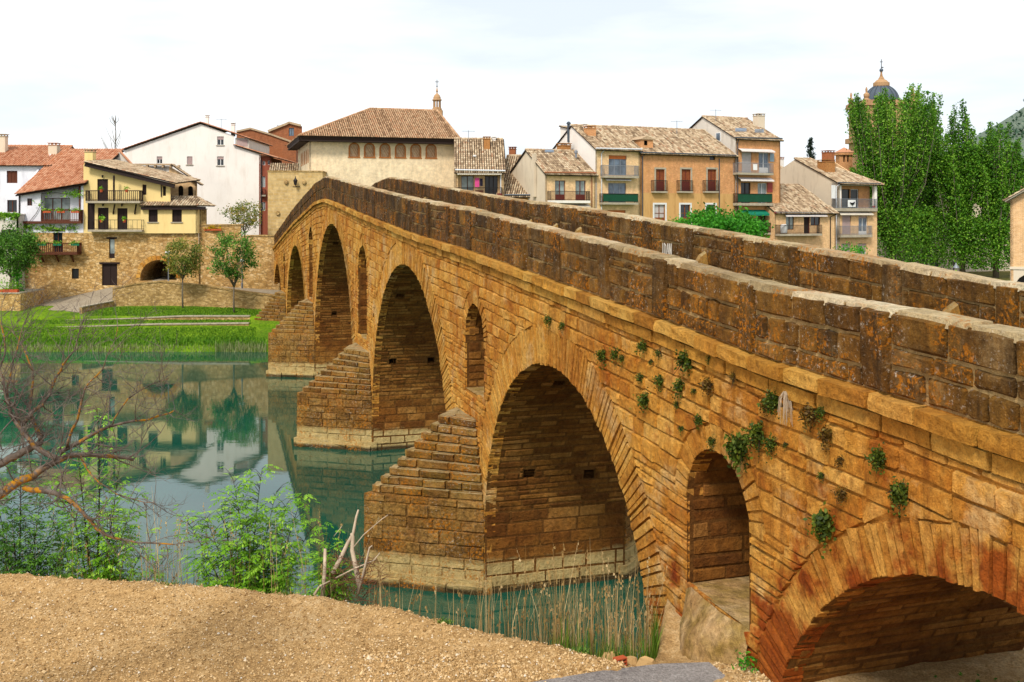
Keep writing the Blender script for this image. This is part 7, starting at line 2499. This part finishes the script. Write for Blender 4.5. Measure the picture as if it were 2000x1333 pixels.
# the bare lichened tree whose branches reach in from the left
bt = thing('bare_tree', 'bare grey branched tree with orange lichen reaching in from the left over the water', 'tree', (-9.6, 14.0, 4.2))
o3 = Vector(bt.location)
random.seed(17)
m_twig = plain('grey_twig', '#70655c', .9, .1, 0, .5, 5)
tk, lm, tw = MB(), MB(), MB()
def pth(pts): return [P(x, y, Y) - o3 for x, y, Y in pts]
tr0 = pth([(-150, 1040, 13.6)])[0]
tk.tube([(0, 0, -.2), Vector((.05, -.1, 1.2)), Vector(tr0) * .75 + Vector((-.1, 0, .1)), tr0], [.26, .21, .17, .13], 10)
LIMBS = [
 ([(-150, 1040, 13.6), (-60, 1000, 13.6), (0, 968, 13.6), (29, 944, 13.6), (62, 930, 13.6), (115, 898, 13.7), (158, 889, 13.8), (216, 891, 14), (260, 897, 14.2)], .085, .02),
 ([(-150, 1040, 13.6), (-80, 960, 13.9), (-20, 918, 14), (20, 896, 14), (58, 877, 14), (80, 862, 14)], .07, .045),
 ([(115, 898, 13.7), (77, 880, 13.8), (48, 848, 13.9), (22, 810, 14), (10, 762, 14), (-10, 700, 14.2)], .045, .012),
 ([(48, 954, 13.6), (90, 960, 13.5), (130, 973, 13.4), (168, 1006, 13.3), (206, 1045, 13.3), (269, 1059, 13.2), (340, 1064, 13.1)], .042, .009),
 ([(115, 885, 13.8), (158, 862, 13.9), (216, 834, 14.1), (288, 819, 14.3), (342, 803, 14.5)], .036, .008),
 ([(43, 829, 14), (70, 800, 14.1), (86, 786, 14.2), (110, 738, 14.3), (128, 705, 14.3), (144, 685, 14.4), (158, 632, 14.5)], .033, .006),
 ([(48, 848, 13.9), (38, 829, 14), (28, 800, 14), (14, 776, 14.1), (18, 745, 14.1), (24, 718, 14.2), (40, 660, 14.3), (60, 600, 14.4)], .03, .005),
 ([(80, 862, 14), (60, 800, 14.4), (66, 740, 14.5), (50, 690, 14.6), (20, 640, 14.7)], .03, .005),
 ([(130, 873, 13.8), (150, 820, 13.6), (165, 760, 13.5), (200, 720, 13.5), (232, 640, 13.5)], .022, .004),
 ([(-20, 918, 14), (-30, 800, 14.2), (10, 690, 14.3), (0, 620, 14.4)], .03, .006),
 ([(158, 889, 13.8), (180, 930, 13.6), (230, 965, 13.5), (300, 985, 13.4)], .018, .004),
 ([(216, 834, 14.1), (250, 780, 14.2), (300, 750, 14.3), (330, 740, 14.3)], .014, .004),
]
nodes = []
for pts, r0, r1 in LIMBS:
    q = pth(pts)
    # round off the corners
    fine = []
    for i in range(len(q) - 1):
        a, c = q[max(i - 1, 0)], q[min(i + 2, len(q) - 1)]
        for t in (0, .33, .66):
            p1, p2 = q[i], q[i + 1]
            fine.append(.5 * ((2 * p1) + (p2 - a) * t + (2 * a - 5 * p1 + 4 * p2 - c) * t * t + (3 * p1 - a - 3 * p2 + c) * t ** 3))
    fine.append(q[-1])
    fine = [f + Vector((U(-.012, .012), U(-.02, .02), U(-.012, .012))) for f in fine]
    k = len(fine)
    rad = [r0 + (r1 - r0) * (i / (k - 1)) ** .8 for i in range(k)]
    lm.tube(fine, rad, 8)
    for i in range(3, k): nodes.append((fine[i], (fine[i] - fine[i - 1]).normalized(), rad[i], i / k))
def twig(p, d, L, r, lev):
    n = 5
    pts = [p]; dd = Vector(d)
    for i in range(n):
        dd = (dd + Vector((U(-.3, .3), U(-.3, .3), U(-.24, .34)))).normalized()
        pts.append(pts[-1] + dd * L / n)
    tw.tube(pts, [r * (1 - .75 * i / n) for i in range(n + 1)], 4 if lev else 3, cap=False)
    if lev > 0:
        for k in range(3 if lev == 2 else 3):
            i = random.randint(1, n - 1)
            e = Vector((U(-1, 1), U(-.8, .8), U(-.5, .9))).normalized()
            twig(pts[i], (dd * .6 + e).normalized(), L * U(.35, .62), max(r * .55, .0028), lev - 1)
for p, d, r, f in nodes:
    w = p + o3
    px = CX + F * w.x / w.y
    if px < -60: continue
    for k in range(1 if random.random() < .45 else 2):
        e = Vector((U(-.6, 1), U(-.8, .8), U(-.55, 1))).normalized()
        twig(p, (d * .5 + e).normalized(), U(.35, .95), min(max(r * .5, .0055), .010), 2)
tk.build('trunk', m_lichbark, bt, smooth=True)
lm.build('limb', m_lichbark, bt, smooth=True, kind='stuff')
tw.build('twigs', m_twig, bt, smooth=True, kind='stuff')

# street lamps
def street_lamp(label, px, Y, zb, py_top):
    p = P(px, 500, Y); p.z = zb
    H = P(px, py_top, Y).z - zb
    r = thing('street_lamp', label, 'street lamp', p, 0, 'street lamps on the ramp')
    b = MB(); b.lathe((0, 0, 0), [(.1, 0), (.1, .5), (.055, .55), (.045, H - .15)], 8); b.build('pole', m_steel, r)
    b = MB(); b.lathe((0, 0, H - .15), [(.06, 0), (.3, .1), (.34, .2), (.3, .26), (.05, .32)], 12); b.build('lamp_head', m_white_paint, r)
street_lamp('grey street lamp with a flat white head in front of the archway', 329, 101.6, 4.5, 494)
street_lamp('grey street lamp half hidden behind the right lawn tree', 473, 100.4, 4.3, 510)
lp_ = thing('street_lamp', 'hanging bell shaped lamp under the poplars above the far parapet', 'street lamp', P(1867, 560, 118).xy.to_3d() + Vector((0, 0, 3)))
H = P(1867, 522, 118).z - 3
b = MB(); b.lathe((0, .6, 0), [(.09, 0), (.06, H + .6)], 8); b.bar((0, .6, H + .5), (0, 0, H + .5), .06); b.build('pole', m_iron, lp_)
b = MB(); b.lathe((0, 0, H - .1), [(.34, 0), (.3, .12), (.12, .34), (.04, .6)], 12); b.build('lamp_shade', m_steel, lp_)

# weeds and dead stalks breaking the rim of the bank
for i, (px, lab) in enumerate(((120, 'small weed tuft on the bank rim below the dark sapling'), (330, 'weed tuft on the bank rim between the two left saplings'), (560, 'weed tuft on the bank rim right of the middle sapling'), (865, 'low weed on the bank rim under the first cutwater'), (1130, 'low weed on the gravel just left of the reeds'))):
    x, y = 0, 18.0
    for _k in range(6): x = (px - CX) / F * y; y = edge_y(x) - .12
    wt_ = thing('weed', lab, 'plant', (x, y, near_z(x, y)))
    V, T = [], []
    for k in range(70):
        a, l = U(0, 6.28), U(.05, .17)
        d = np.array([math.cos(a) * l * .8, math.sin(a) * l * .6, l * U(.2, 1)])
        s0 = np.array([U(-.14, .14), U(-.06, .06), -.01]); w_ = np.array([-math.sin(a), math.cos(a), 0]) * .008
        V += [s0 - w_, s0 + w_, s0 + d * .6 + w_ * .8 + [0, 0, .01], s0 + d]; T += [random.random()] * 4
    np_mesh('foliage', np.array(V), 4, m_reed_green, wt_, np.array(T))
